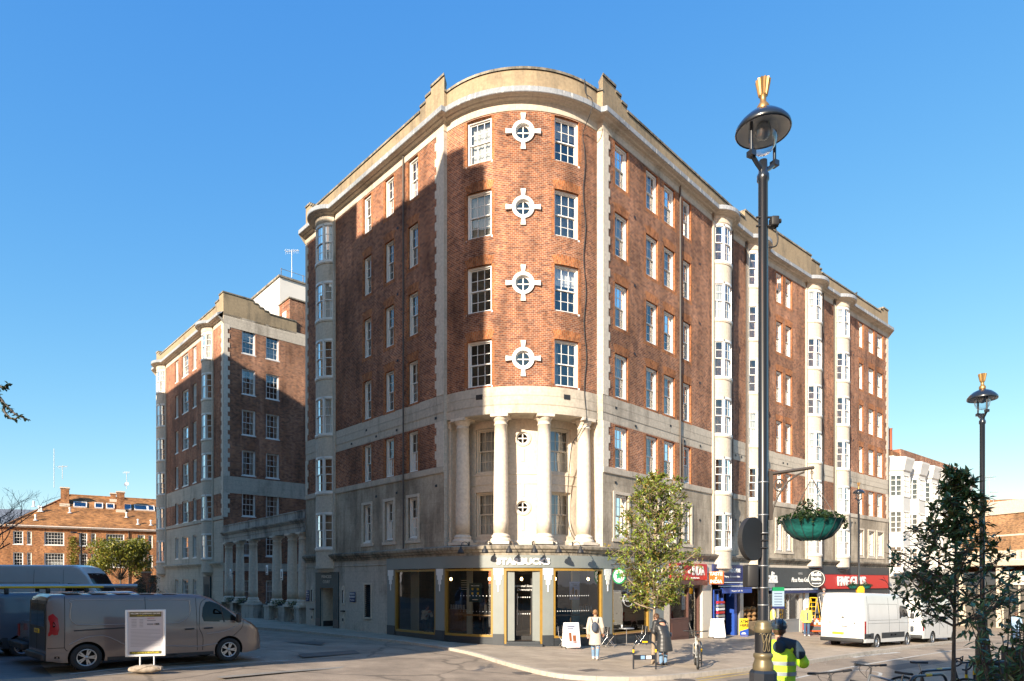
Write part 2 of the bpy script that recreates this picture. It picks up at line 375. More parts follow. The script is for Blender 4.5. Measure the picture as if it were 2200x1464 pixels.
def wall(mb, P, u0, u1, z0, z1, ops, mi, off=0., rev=.07, revmi=None, zb=(), roommi=None, rdepth=.7):
    "wall face with openings (ua, ub, za, zb); mi may be a function of z"
    us = set(P.breaks(u0, u1)); zs = {z0, z1} | {z for z in zb if z0 < z < z1}
    for o in ops: us |= {o[0], o[1]}; zs |= {max(z0, o[2]), min(z1, o[3])}
    us = sorted(u for u in us if u0 - 1e-6 <= u <= u1 + 1e-6); zs = sorted(zs)
    e = 1e-5
    for a, b in zip(us, us[1:]):
        if b - a < 1e-4: continue
        for c, d in zip(zs, zs[1:]):
            um, zm = (a + b) / 2, (c + d) / 2
            if any(o[0] < um < o[1] and o[2] < zm < o[3] for o in ops): continue
            k = mi(zm) if callable(mi) else mi
            mb.face([P(a + e, off, c), P(b - e, off, c), P(b - e, off, d), P(a + e, off, d)], k, [(a, c), (b, c), (b, d), (a, d)])
    for o in ops:
        a, b, c, d = o[:4]
        pa, pb = P(a + e, off, 0), P(b - e, off, 0); t = (pb - pa).normalized(); n = Vector((t.y, -t.x, 0))
        def q(p, dep, z): w = p - n * dep; return Vector((w.x, w.y, z))
        m = (mi((c + d) / 2) if callable(mi) else mi) if revmi is None else revmi((c + d) / 2) if callable(revmi) else revmi
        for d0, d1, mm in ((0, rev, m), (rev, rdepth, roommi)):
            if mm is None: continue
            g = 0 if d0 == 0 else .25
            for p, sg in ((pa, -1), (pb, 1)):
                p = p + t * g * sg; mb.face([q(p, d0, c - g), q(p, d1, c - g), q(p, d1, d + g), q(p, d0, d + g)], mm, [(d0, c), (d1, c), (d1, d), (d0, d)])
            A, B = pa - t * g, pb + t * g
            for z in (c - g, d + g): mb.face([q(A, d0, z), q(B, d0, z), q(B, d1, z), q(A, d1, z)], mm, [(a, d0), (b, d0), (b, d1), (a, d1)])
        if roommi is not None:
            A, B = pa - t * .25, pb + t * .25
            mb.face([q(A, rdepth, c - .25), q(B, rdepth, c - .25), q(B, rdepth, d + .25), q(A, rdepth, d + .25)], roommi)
# ------------------------------------------------------------------ sash windows (local: x along the wall, -y outward, z up, origin bottom centre of the opening)
WIN = {}
def sash_mesh(w, h, nx=2, ny=4, sill=True, mt=None, bar=.024, arch=False):
    k = (round(w, 2), round(h, 2), nx, ny, sill, mt.name if mt else '')
    if k in WIN: return WIN[k]
    mb = MB(); x = w / 2; j = min(.075, w * .12); y0, y1 = .03, .20
    mb.box(-x, -x + j, y0, y1, 0, h); mb.box(x - j, x, y0, y1, 0, h); mb.box(-x + j, x - j, y0, y1, h - .07, h); mb.box(-x + j, x - j, y0 - .05, y1, 0, .06)
    if sill: mb.box(-x - .05, x + .05, -.06, .03, -.07, .005)
    hm = h * .5; gl = MB()
    for (za, zb, ya) in ((hm - .02, h - .07, .10), (.06, hm + .02, .145)):
        xa, xb = -x + j, x - j; st = .045
        mb.box(xa, xa + st, ya, ya + .04, za, zb); mb.box(xb - st, xb, ya, ya + .04, za, zb)
        mb.box(xa + st, xb - st, ya, ya + .04, za, za + .045); mb.box(xa + st, xb - st, ya, ya + .04, zb - .045, zb)
        for i in range(1, nx): c = xa + (xb - xa) * i / nx; mb.box(c - bar / 2, c + bar / 2, ya + .005, ya + .035, za + .045, zb - .045)
        nn = ny // 2
        for i in range(1, nn): c = za + (zb - za) * i / nn; mb.box(xa + st, xb - st, ya + .008, ya + .032, c - bar / 2, c + bar / 2)
        gl.face([(xa + .01, ya + .02, za + .01), (xb - .01, ya + .02, za + .01), (xb - .01, ya + .02, zb - .01), (xa + .01, ya + .02, zb - .01)])
    WIN[k] = (mb.mesh('sash_window', mt or M_white), gl.mesh('pane', M_glass))
    return WIN[k]
CUR = {}
def curtain_mesh(w, h, kind):
    k = (round(w, 2), round(h, 2), kind)
    if k in CUR: return CUR[k]
    mb = MB(); x = w / 2 - .06; rnd = random.Random(str(k))
    def fold(xa, xb, za, zb, y=.30):
        n = max(6, int((xb - xa) / .045)); rows = [[], []]
        for i in range(n + 1):
            c = xa + (xb - xa) * i / n; yy = y + .022 * math.sin(i * 1.9 + rnd.random())
            rows[0].append((c, yy, za)); rows[1].append((c, yy, zb))
        mb.grid(rows, 0)
    if kind == 'net': fold(-x, x, .05, h - .05)
    elif kind == 'drapes': fold(-x, -x + w * .25, .05, h - .05); fold(x - w * .25, x, .05, h - .05)
    elif kind == 'half': fold(-x, x, .05, h * .55)
    elif kind == 'blind': mb.box(-x, x, .26, .27, h * rnd.choice((.35, .5, .62)), h - .05)
    CUR[k] = mb.mesh('curtain', M_blind if kind == 'blind' else M_curtain); return CUR[k]
def put_window(P, u, w, z, h, parent, name='sash_window', nx=2, ny=4, off=0., rev=.0, cur=None, sill=True, mt=None):
    fr, gl = sash_mesh(w, h, nx, ny, sill, mt); p = P(u, off, z); t = P.tan(u)
    M = parent.matrix_world.inverted() @ Mt(p.x - P.nor(u).x * rev, p.y - P.nor(u).y * rev, z, math.atan2(t.y, t.x))
    o = link(name, fr, parent, M); link('pane', gl, o)
    if cur: link('curtain' if cur != 'blind' else 'blind', curtain_mesh(w, h, cur), o)
    return o
wr = random.Random(5)
def rcur(p_net=.45): 
    r = wr.random()
    return 'net' if r < p_net else 'drapes' if r < p_net + .15 else 'half' if r < p_net + .25 else 'blind' if r < p_net + .37 else None
# ------------------------------------------------------------------ plan of the mansion block
ZL, ZS, ZB0, ZB1, ZT = 3.88, 7.27, 9.32, 10.42, 21.56
SILL = {2: 4.45, 3: 7.42, 4: 10.50, 5: 13.55, 6: 16.62, 7: 19.68}
HEAD = {2: 6.28, 3: 9.24, 4: 12.40, 5: 15.46, 6: 18.52, 7: 21.50}
def ppt(px, Y): return ((px - 1100) / F * Y, Y)
L1 = ppt(657, 36.93); Lc = ppt(954, 27.56); Rc = ppt(1295, 27.5)
R1 = ppt(1574, 27.5 / .7596); R2 = ppt(1651, 27.5 / .6993); R3 = ppt(1908, 27.5 / .5388)
AC = Vector((.46, 31.0)); AR = 4.64
a0 = math.atan2(27.69 - AC.y, -2.716 - AC.x); a1 = math.atan2(27.55 - AC.y, 3.627 - AC.x)
def arc(c, r, A0, A1, n): return [(c[0] + r * math.cos(A0 + (A1 - A0) * i / n), c[1] + r * math.sin(A0 + (A1 - A0) * i / n)) for i in range(n + 1)]
NA = 36
arcP = arc(AC, AR, a0, a1, NA)
P_left = Path([L1, Lc]); P_arc = Path(arcP); P_right = Path([Rc, R1, R2, R3])
P_full = Path([L1, Lc] + arcP + [Rc, R1, R2, R3])
g0 = math.atan2(Lc[1] - AC.y, Lc[0] - AC.x); g1 = math.atan2(Rc[1] - AC.y, Rc[0] - AC.x)
P_low = Path([L1] + arc(AC, 4.82, g0, g1, NA) + [R1, R2, R3])
P_rec = Path(arc(AC, AR - .95, a0 - .10, a1 + .10, 24))
main = thing('mansion_block', 'tall red brick mansion block with a curved columned stone corner above the coffee shop', 'building', (.46, 26.2, G(.46, 26.2)))
bpy.context.view_layer.update()
def part(name, mb, mats, parent=main, fix=False):
    return mb.build(name, mats, parent, parent.matrix_world.inverted(), fix)
# openings
LW = [(P_left.at_px(a), P_left.at_px(b)) for a, b in ((781, 797.5), (827, 846), (877, 898))]
lb = (P_left.at_px(686), P_left.at_px(717))            # bay on the left face
RW = [(P_right.at_px(a), P_right.at_px(b)) for a, b in ((1321, 1349), (1388, 1413), (1426.5, 1449.5), (1467.5, 1484))]
RW2 = [(P_right.at_px(a), P_right.at_px(b)) for a, b in ((1667.5, 1681), (1687.5, 1701))]
RW3 = [(P_right.at_px(a), P_right.at_px(b)) for a, b in ((1845.5, 1854.5), (1866, 1878), (1884.5, 1897))]
RB = [(P_right.at_px(a), P_right.at_px(b)) for a, b in ((1530, 1567), (1604, 1637), (1730, 1762), (1792, 1821))]
AW = [(P_arc.at_px(1006), P_arc.at_px(1053)), (P_arc.at_px(1194), P_arc.at_px(1241))]
for i in range(len(AW)):   # equal widths on both sides
    c = sum(AW[i]) / 2; AW[i] = (c - .56, c + .56)
um = P_arc.at_px(1124)
def rows(W, rs, g=0.): return [(a - g, b + g, SILL[r], HEAD[r]) for a, b in W for r in rs]
zm = lambda z: 1 if (z < ZS or ZB0 < z < ZB1) else 0
wallmats = [M_brick, M_stone, M_stoneD, M_room, M_brickR, M_white]
def zmat(z): return 2 if z < ZS else 1 if ZB0 < z < ZB1 or z > ZT else 0
def zrev(z): return 2 if z < ZS else 4
mb = MB(); opsL = rows(LW, range(2, 8)); opsR = rows(RW + RW2 + RW3, range(2, 8))
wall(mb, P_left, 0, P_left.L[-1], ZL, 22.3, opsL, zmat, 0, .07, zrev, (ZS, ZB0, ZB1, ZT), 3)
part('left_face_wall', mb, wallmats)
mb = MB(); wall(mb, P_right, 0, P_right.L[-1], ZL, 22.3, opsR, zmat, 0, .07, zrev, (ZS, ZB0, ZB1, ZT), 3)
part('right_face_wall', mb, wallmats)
mb = MB(); opsA = rows(AW, range(4, 8))
ORAD = .34; oz = {r: SILL[r] + 1.02 for r in range(4, 8)}
opsA += [(um - ORAD, um + ORAD, oz[r] - ORAD, oz[r] + ORAD) for r in range(4, 8)]
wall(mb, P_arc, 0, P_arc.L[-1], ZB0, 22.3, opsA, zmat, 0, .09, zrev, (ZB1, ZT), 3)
for r in range(4, 8):       # fill the corners of the round openings
    n = 24
    for q in range(4):
        cx, cz = um + ORAD * (1, -1, -1, 1)[q], oz[r] + ORAD * (1, 1, -1, -1)[q]
        pts = [(um + ORAD * math.cos(math.pi / 2 * (q + k / 6)), oz[r] + ORAD * math.sin(math.pi / 2 * (q + k / 6))) for k in range(7)]
        for A, B in zip(pts, pts[1:]): mb.face([P_arc(cx, .001, cz), P_arc(A[0], .001, A[1]), P_arc(B[0], .001, B[1])], 0, [(cx, cz), A, B])
# soffit of the colonnade, returns of the corner pilasters
us = P_arc.breaks(0, P_arc.L[-1]); K = P_rec.L[-1] / P_arc.L[-1]
for a, b in zip(us, us[1:]): mb.face([P_arc(a + 1e-5, 0, ZB0), P_arc(b - 1e-5, 0, ZB0), P_rec(b * K, 0, ZB0), P_rec(a * K, 0, ZB0)], 1)
for A, B in ((Lc, arcP[0]), (arcP[-1], Rc)): mb.face([(*A, ZL), (*B, ZL), (*B, 22.3), (*A, 22.3)], 1, [(0, ZL), (.3, ZL), (.3, 22.3), (0, 22.3)])
part('rotunda_wall', mb, wallmats)
# recess behind the columns
mb = MB(); RWc = []
for px in (1044, 1204.5):
    c = P_rec.at_px(px); RWc.append((c - .52, c + .52))
urm = P_rec.at_px(1123)
zR = {2: (4.42, 6.30), 3: (7.12, 9.00)}
opsC = [(a, b, *zR[r]) for a, b in RWc for r in (2, 3)] + [(urm - .28, urm + .28, z - .28, z + .28) for z in (5.62, 8.52)]
wall(mb, P_rec, 0, P_rec.L[-1], ZL - .3, ZB0, opsC, 0, 0, .10, 0, (), 1)
for z in (5.62, 8.52):
    for q in range(4):
        cx, cz = urm + .28 * (1, -1, -1, 1)[q], z + .28 * (1, 1, -1, -1)[q]
        pts = [(urm + .28 * math.cos(math.pi / 2 * (q + k / 6)), z + .28 * math.sin(math.pi / 2 * (q + k / 6))) for k in range(7)]
        for A, B in zip(pts, pts[1:]): mb.face([P_rec(cx, .001, cz), P_rec(A[0], .001, A[1]), P_rec(B[0], .001, B[1])], 0, [(cx, cz), A, B])
for end, ga in ((0, P_arc(0)), (P_rec.L[-1], P_arc(P_arc.L[-1]))):
    p = P_rec(end); mb.face([(p.x, p.y, ZL - .3), (ga.x, ga.y, ZL - .3), (ga.x, ga.y, ZB0), (p.x, p.y, ZB0)], 0)
for z in (6.62, 7.02): sweep(mb, P_rec, [(.0, z - .03), (.025, z - .02), (.025, z + .02), (0, z + .03)], caps=False)
sweep(mb, P_rec, [(.0, 3.8), (.06, 3.8), (.06, 4.2), (.0, 4.26)], caps=False)
for x in (urm,):      # long keystones over and under the small round windows
    for z in (5.62, 8.52):
        for s_ in (-1, 1):
            mb.face([P_rec(x - .07, .02, z + s_ * .45), P_rec(x + .07, .02, z + s_ * .45), P_rec(x + .07, .02, z + s_ * .98), P_rec(x - .07, .02, z + s_ * .98)], 0)
part('recess_wall', mb, [M_stoneC, M_room])
# ground floor storey in stone, left of the coffee shop
uA = P_low.at_px(834); SH = {}
ud0, ud1 = P_low.at_px(690), P_low.at_px(717); uv0, uv1 = P_low.at_px(783), P_low.at_px(797)
mb = MB()
wall(mb, P_low, 0, uA, -.3, ZL - .3, [(ud0, ud1, -.3, 2.15), (uv0, uv1, .75, 2.35)], 0, 0, .12, 0, (), None)
sweep(mb, P_low, [(0, ZL - .62), (.03, ZL - .6), (.03, ZL - .56), (0, ZL - .54)], 0, uA, 0, False)
for u0_, u1_, zb_ in ((ud0, ud1, 2.15),):       # lobby
    A, B = P_low(u0_, 0), P_low(u1_, 0); n = P_low.nor(u0_); n = Vector((n.x, n.y, 0)); d = -n * 1.6
    for a, b, m_ in ((A, A + d, 1), (B, B + d, 1), (A + d, B + d, 1)):
        mb.face([(a.x, a.y, .35), (b.x, b.y, .35), (b.x, b.y, 2.15), (a.x, a.y, 2.15)], m_)
        mb.face([(a.x, a.y, -.3), (b.x, b.y, -.3), (b.x, b.y, .35), (a.x, a.y, .35)], 2)
    mb.face([(A.x, A.y, 2.15), (B.x, B.y, 2.15), tuple(B + d + Vector((0, 0, 2.15))), tuple(A + d + Vector((0, 0, 2.15)))], 1)
part('ground_floor_wall', mb, [M_stoneG, M_stoneP, M_dark])
# louvre in its frame
mb = MB(); w_ = uv1 - uv0; mb.box(-w_ / 2 - .08, -w_ / 2, -.03, .1, -.06, 1.68); mb.box(w_ / 2, w_ / 2 + .08, -.03, .1, -.06, 1.68); mb.box(-w_ / 2, w_ / 2, -.03, .1, 1.6, 1.68); mb.box(-w_ / 2, w_ / 2, -.05, .1, -.08, 0)
for i in range(17):
    M_ = Matrix.Translation((0, .07, .06 + i * .095)) @ Matrix.Rotation(R(38), 4, 'X'); mb.box(-w_ / 2, w_ / 2, -.05, .05, -.006, .006, 1, M_)
mb.box(-w_ / 2, w_ / 2, .14, .15, 0, 1.6, 1)
u_ = (uv0 + uv1) / 2; p = P_low(u_); t = P_low.tan(u_)
mb.build('louvred_vent', [M_stoneP, M_blackm], main, main.matrix_world.inverted() @ Mt(p.x, p.y, .75, math.atan2(t.y, t.x)))
# moulded ledge over the shops, string courses, cornice, parapet
mb = MB(); ZLa = 3.56
ledge = [(0, ZLa), (.04, ZLa), (.05, ZLa + .1), (.12, ZLa + .14), (.14, ZLa + .2), (.22, ZLa + .26), (.24, ZLa + .36), (.05, ZLa + .42), (-.95, ZLa + .44)]
sweep(mb, P_low, ledge, 0, None, 0); part('shop_ledge', mb, [M_grime])
mb = MB()
sill_p = [(0, ZS - .16), (.05, ZS - .14), (.06, ZS + .10), (0, ZS + .13)]
sweep(mb, P_left, sill_p); sweep(mb, P_right, sill_p)
for z in (ZB1 - .36, ZB1 - .72):
    for P_ in (P_left, P_right, P_arc): sweep(mb, P_, [(0, z - .025), (.018, z - .022), (.018, z + .33), (0, z + .332)], caps=False)
sweep(mb, P_arc, [(0, ZB0 - .001), (.03, ZB0 + .002), (.03, ZB0 + .32), (0, ZB0 + .33)], caps=False)
part('string_course', mb, [M_stone])
corn = [(.02, ZT), (.02, ZT + .30), (.06, ZT + .33), (.08, ZT + .36), (.20, ZT + .38), (.24, ZT + .42), (.36, ZT + .43), (.43, ZT + .45)]
leadp = [(.43, ZT + .45), (.45, ZT + .47), (.44, ZT + .68), (.36, ZT + .72), (0, ZT + .86)]
mb = MB(); sweep(mb, P_full, corn); 
part('cornice', mb, [M_stone])
mb = MB(); sweep(mb, P_full, leadp); part('cornice_lead', mb, [M_lead])
ZP = 23.22
def parapet(mb, P, u0, u1, zt, zb=ZT + .6):
    sweep(mb, P, [(0, zb), (0, zt), (-.35, zt), (-.35, zb)], u0, u1, 0)
    sweep(mb, P, [(.05, zt), (.06, zt + .09), (-.40, zt + .10), (-.40, zt)], u0, u1, 1)
mb = MB(); U = P_full; uf = lambda px: U.at_px(px)
uLc = U.L[1]; uRc = U.L[2 + NA + 1 - 1 + 1] if False else U.L[2 + NA + 1]
segs = [(0, .62, ZP + .42), (.62, .85, ZP + .28), (.85, 1.1, ZP + .14), (1.1, uLc - 1.75, ZP), (uLc - 1.75, uLc - 1.35, ZP + .2), (uLc - 1.35, uLc - .95, ZP + .42), (uLc - .95, uLc + .02, ZP + .66),
        (uLc + .02, uRc - .02, ZP), (uRc - .02, uRc + .95, ZP + .62), (uRc + .95, uRc + 1.35, ZP + .42), (uRc + 1.35, uRc + 1.8, ZP + .2), (uRc + 1.8, uf(1600), ZP),
        (uf(1600), uf(1629), ZP + .45), (uf(1629), uf(1743), ZP + .66), (uf(1743), uf(1761), ZP + .45), (uf(1761), uf(1765), ZP + .2), (uf(1765), uf(1892), ZP), (uf(1892), uf(1897), ZP + .25), (uf(1897), U.L[-1], ZP + .45)]
for a, b, z in segs: parapet(mb, P_full, a, b, z)
part('parapet', mb, [M_parapet, M_grime])
# render joints on the parapet
# quoins
def quoin(mb, P, u, s, z0, z1, w=.50, w2=.62, hgt=.34, pr=.025):
    z = z0; k = 0
    while z < z1 - .05:
        zz = min(z + hgt, z1); ww = w2 if k % 2 else w; a, b = (u, u + ww) if s > 0 else (u - ww, u)
        mb.face([P(a, pr, z), P(b, pr, z), P(b, pr, zz), P(a, pr, zz)], 0, [(a, z), (b, z), (b, zz), (a, zz)])
        for q in (a, b): mb.face([P(q, 0, z), P(q, pr, z), P(q, pr, zz), P(q, 0, zz)], 0)
        for q in (z, zz): mb.face([P(a, 0, q), P(b, 0, q), P(b, pr, q), P(a, pr, q)], 0)
        z = zz; k += 1
for z0, z1 in ((ZS + .13, ZB0 - .01), (ZB1, ZT)):
    for P_, u_, s_, w0, w1 in ((P_left, P_left.L[-1], -1, .5, .62), (P_left, 0, 1, .22, .34), (P_right, 0, 1, .38, .5), (P_right, P_right.L[-1], -1, .3, .45)):
        mb = MB(); quoin(mb, P_, u_, s_, z0, z1, w0, w1); part('quoin_strip', mb, [M_stoneC])
# rubbed brick dressings round the windows
def dressing(mb, P, a, b, z0, z1, arch=True, jw=.13):
    pr = .004
    for q0, q1 in ((a - jw, a), (b, b + jw)):
        mb.face([P(q0, pr, z0), P(q1, pr, z0), P(q1, pr, z1), P(q0, pr, z1)], 0, [(q0, z0), (q1, z0), (q1, z1), (q0, z1)])
    mb.face([P(a - jw, pr, z0 - .16), P(b + jw, pr, z0 - .16), P(b + jw, pr, z0), P(a - jw, pr, z0)], 0, [(z0, a), (z0, b), (z0 + .16, b), (z0 + .16, a)])
    if arch:
        n = max(4, int((b - a) / .12)); h = .34; fl = .14; ri = .05
        for i in range(n):
            x0, x1 = i / n, (i + 1) / n
            rz0, rz1 = ri * 4 * x0 * (1 - x0), ri * 4 * x1 * (1 - x1)
            A, B = a + (b - a) * x0, a + (b - a) * x1; At, Bt = (a - fl) + (b - a + 2 * fl) * x0, (a - fl) + (b - a + 2 * fl) * x1
            mb.face([P(A, pr + .002, z1), P(B, pr + .002, z1), P(Bt, pr + .002, z1 + h + rz1), P(At, pr + .002, z1 + h + rz0)], 0, [(z1, A), (z1, B), (z1 + h, B), (z1 + h, A)])
def vent(P, px, z, w=.16):
    mb = MB(); u = P.at_px(px); mb.face([P(u - w / 2, .024, z), P(u + w / 2, .024, z), P(u + w / 2, .024, z + w * .7), P(u - w / 2, .024, z + w * .7)]); part('air_brick', mb, [M_blackm])
for px, z in ((756, 9.45), (809, 9.45), (853, 9.45), (937, 9.45), (809, 6.55), (853, 6.55), (938, 6.55), (788, 9.9)): vent(P_left, px, z)
for px, z in ((1323, 9.95), (1365, 9.42), (1470, 9.42), (1504, 9.42), (1440, 9.95), (1322, 6.72), (1470, 6.72), (1503, 5.6), (1580, 9.5), (1592, 9.5), (1580, 5.9), (1590, 5.8), (1682, 9.8), (1691, 9.8), (1830, 6.7), (1837, 6.7)): vent(P_right, px, z)
for r in (4, 5, 6):
    for px in (1363, 1503, 1845 - 12): vent(P_right, px, HEAD[r] + .25)
    for px in (855,): vent(P_left, px, HEAD[r] + .25)
for px in (1030, 1218): vent(P_arc, px, 9.95, .3)
# windows
k_ = 0
for W, P_, nx in ((LW, P_left, 2), (RW, P_right, 3), (RW2 + RW3, P_right, 2), (AW, P_arc, 3)):
    for a, b in W:
        for r in range(4 if P_ is P_arc else 2, 8):
            w = b - a; nn = 3 if w > .85 else 2
            if P_ is P_arc: pa, pb = P_arc(a), P_arc(b); w = (pb - pa).length
            o = put_window(P_, (a + b) / 2, w, SILL[r], HEAD[r] - SILL[r], main, 'sash_window', nn, 4, 0., .06 + (.035 if P_ is P_arc else 0), rcur(), sill=True)
            mb = MB()
            if r == 2:
                for (q0, q1, z0, z1) in ((a - .14, a - .001, SILL[2] - .08, HEAD[2] + .13), (b + .001, b + .14, SILL[2] - .08, HEAD[2] + .13), (a - .001, b + .001, HEAD[2], HEAD[2] + .128), (a - .2, b + .2, SILL[2] - .22, SILL[2] - .08)):
                    sweep(mb, P_, [(0, z0), (.04, z0), (.04, z1), (0, z1)], q0, q1)
                mb.build('stone_surround', [M_stoneP], o, world_of(o).inverted())
            else:
                dressing(mb, P_, a, b, SILL[r], HEAD[r], arch=r in (4, 5, 6), jw=.2 if P_ is P_right and (a, b) in RW[1:3] else .13)
                mb.build('brick_surround', [M_brickR], o, world_of(o).inverted())
for a, b in RWc:
    for r in (2, 3): put_window(P_rec, (a + b) / 2, (P_rec(b) - P_rec(a)).length, zR[r][0], zR[r][1] - zR[r][0], main, 'sash_window', 3, 4, 0., .10, 'net', mt=M_cream)
# round windows with four-armed stone surrounds
def round_window(P, u, z, r, arms, parent):
    mb = MB(); n = 28
    ri, ro = r - .02, r + .115
    if arms:
        for a in range(n):
            A, B = 2 * math.pi * a / n, 2 * math.pi * (a + 1) / n
            pr = .06
            f = lambda rr, t, y: (rr * math.cos(t), y, rr * math.sin(t))
            mb.face([f(ri, A, -pr), f(ri, B, -pr), f(ro, B, -pr), f(ro, A, -pr)], 0)
            mb.face([f(ro, A, -pr), f(ro, B, -pr), f(ro, B, .06), f(ro, A, .06)], 0); mb.face([f(ri, A, -pr), f(ri, B, -pr), f(ri, B, .12), f(ri, A, .12)], 0)
        for q in range(4):
            Mr = Matrix.Rotation(q * math.pi / 2, 4, 'Y'); s_ = 1.0 if q % 2 == 0 else .95
            mb.prism([(-.07, ro - .03), (.07, ro - .03), (.105, ro + .27 * s_), (-.105, ro + .27 * s_)], -.065, .05, 'y', 0, Mr)
    else:
        for a in range(n):
            A, B = 2 * math.pi * a / n, 2 * math.pi * (a + 1) / n; f = lambda rr, t, y: (rr * math.cos(t), y, rr * math.sin(t)); ro2 = r + .07
            mb.face([f(ri, A, -.03), f(ri, B, -.03), f(ro2, B, -.03), f(ro2, A, -.03)], 0); mb.face([f(ro2, A, -.03), f(ro2, B, -.03), f(ro2, B, .05), f(ro2, A, .05)], 0); mb.face([f(ri, A, -.03), f(ri, B, -.03), f(ri, B, .1), f(ri, A, .1)], 0)
    # timber ring and glazing bars
    for a in range(n):
        A, B = 2 * math.pi * a / n, 2 * math.pi * (a + 1) / n; f = lambda rr, t, y: (rr * math.cos(t), y, rr * math.sin(t))
        mb.face([f(ri, A, .07), f(ri, B, .07), f(ri - .06, B, .07), f(ri - .06, A, .07)], 1); mb.face([f(ri - .06, A, .07), f(ri - .06, B, .07), f(ri - .06, B, .13), f(ri - .06, A, .13)], 1)
    mb.box(-.022, .022, .08, .12, -ri + .05, ri - .05, 1); mb.box(-ri + .05, ri - .05, .085, .115, -.022, .022, 1)
    gl = MB(); gl.face([((ri - .03) * math.cos(2 * math.pi * a / n), .11, (ri - .03) * math.sin(2 * math.pi * a / n)) for a in range(n)])
    p = P(u, 0, z); t = P.tan(u)
    o = mb.build('round_window', [M_white if arms else M_stoneP, M_white], parent, parent.matrix_world.inverted() @ Mt(p.x, p.y, z, math.atan2(t.y, t.x)))
    gl.build('pane', M_glass, o)
for r in range(4, 8): round_window(P_arc, um, oz[r], ORAD, True, main)
for z in (5.62, 8.52): round_window(P_rec, urm, z, .28, False, main)
# columns
def column_mesh(h, r, name='column', mt=None):
    mb = MB(); prof = []
    mb.box(-r * 1.42, r * 1.42, -r * 1.42, r * 1.42, 0, .12)
    prof = [(r * 1.36, .12), (r * 1.4, .17), (r * 1.36, .23), (r * 1.18, .26), (r * 1.16, .29), (r * 1.24, .32), (r * 1.22, .37), (r * 1.05, .40), (r, .46)]
    for i in range(9): t = i / 8; prof.append((r * (1 - .17 * t ** 1.6), .46 + (h - .46 - .42) * t))
    rt = r * .83
    prof += [(rt * 1.1, h - .41), (rt * 1.1, h - .37), (rt, h - .35), (rt, h - .26), (rt * 1.12, h - .24), (rt * 1.3, h - .14), (rt * 1.34, h - .11)]
    mb.lathe(prof, 28); mb.box(-rt * 1.42, rt * 1.42, -rt * 1.42, rt * 1.42, h - .11, h)
    return mb.mesh(name, mt or M_stoneC)
P_col = Path(arc(AC, AR - .30, a0 - .05, a1 + .05, 30)); cm = column_mesh(ZB0 - 4.02 - .002, .31)
for px in (994, 1076, 1169, 1254):
    u = P_col.at_px(px); p = P_col(u); t = P_col.tan(u)
    link('column', cm, main, main.matrix_world.inverted() @ Mt(p.x, p.y, 4.02, math.atan2(t.y, t.x)))
# square pilasters at the ends of the colonnade
for px in (968.5, 1277.5):
    u = P_col.at_px(px); p = P_col(u, 0); t = P_col.tan(u); M_ = Mt(p.x, p.y, 0, math.atan2(t.y, t.x)); pm = MB()
    pm.box(-.16, .16, -.12, .45, 4.0, ZB0 - .32, 0, M_); pm.box(-.21, .21, -.19, .45, ZB0 - .32, ZB0 - .1, 0, M_); pm.box(-.25, .25, -.23, .45, ZB0 - .1, ZB0 - .003, 0, M_); pm.box(-.21, .21, -.19, .45, 3.95, 4.2, 0, M_); part('pilaster', pm, [M_stoneC])
# bow bays
def bow(c, p, n=14):
    r = (c * c + p * p) / (2 * p); A = math.asin(c / r)
    return Path([(r * math.sin(-A + 2 * A * i / n), (r - p) - r * math.cos(-A + 2 * A * i / n)) for i in range(n + 1)])
BP = bow(.86, .50); BL = BP.L[-1]
def pbox(mb, P, u0, u1, o0, o1, z0, z1, mi=0):
    us = P.breaks(u0, u1); e = 1e-6
    for a, b in zip(us, us[1:]):
        a_, b_ = a + e, b - e
        for (oa, za), (ob, zb) in (((o0, z0), (o1, z0)), ((o1, z0), (o1, z1)), ((o1, z1), (o0, z1)), ((o0, z1), (o0, z0))):
            mb.face([P(a_, oa, za), P(b_, oa, za), P(b_, ob, zb), P(a_, ob, zb)], mi, [(a, za), (b, za), (b, zb), (a, zb)])
    for q in (u0 + e, u1 - e): mb.face([P(q, o0, z0), P(q, o1, z0), P(q, o1, z1), P(q, o0, z1)], mi)
def bay_window_mesh(h):
    mb = MB(); gl = MB(); L = BL; j = .09; m = .11; s1 = L * .26
    cols = [(0, j), (s1, s1 + m), (L - s1 - m, L - s1), (L - j, L)]
    for a, b in cols: pbox(mb, BP, a, b, -.12, .0, 0, h)
    pbox(mb, BP, j, L - j, -.12, .0, h - .12, h); pbox(mb, BP, 0, L, -.12, .045, -.03, .09)
    lights = [(j, s1, 1), (s1 + m, L - s1 - m, 3), (L - s1, L - j, 1)]
    hm = h * .52
    for a, b, n in lights:
        for za, zb, o in ((.09, hm, -.09), (hm - .04, h - .12, -.05)):
            st = .04
            for c0, c1 in ((a, a + st), (b - st, b)): pbox(mb, BP, c0, c1, o - .03, o, za, zb)
            pbox(mb, BP, a, b, o - .03, o, za, za + .045); pbox(mb, BP, a, b, o - .03, o, zb - .045, zb)
            for i in range(1, n): c = a + (b - a) * i / n; pbox(mb, BP, c - .017, c + .017, o - .028, o - .002, za, zb)
            c = (za + zb) / 2; pbox(mb, BP, a, b, o - .026, o - .004, c - .015, c + .015)
            us = BP.breaks(a, b)
            for u0, u1 in zip(us, us[1:]): gl.face([BP(u0 + 1e-6, o - .015, za), BP(u1 - 1e-6, o - .015, za), BP(u1 - 1e-6, o - .015, zb), BP(u0 + 1e-6, o - .015, zb)])
    return mb.mesh('bay_window', M_white), gl.mesh('pane', M_glass)
bw_m = {round(h, 2): bay_window_mesh(h) for h in (2.05, 1.95)}
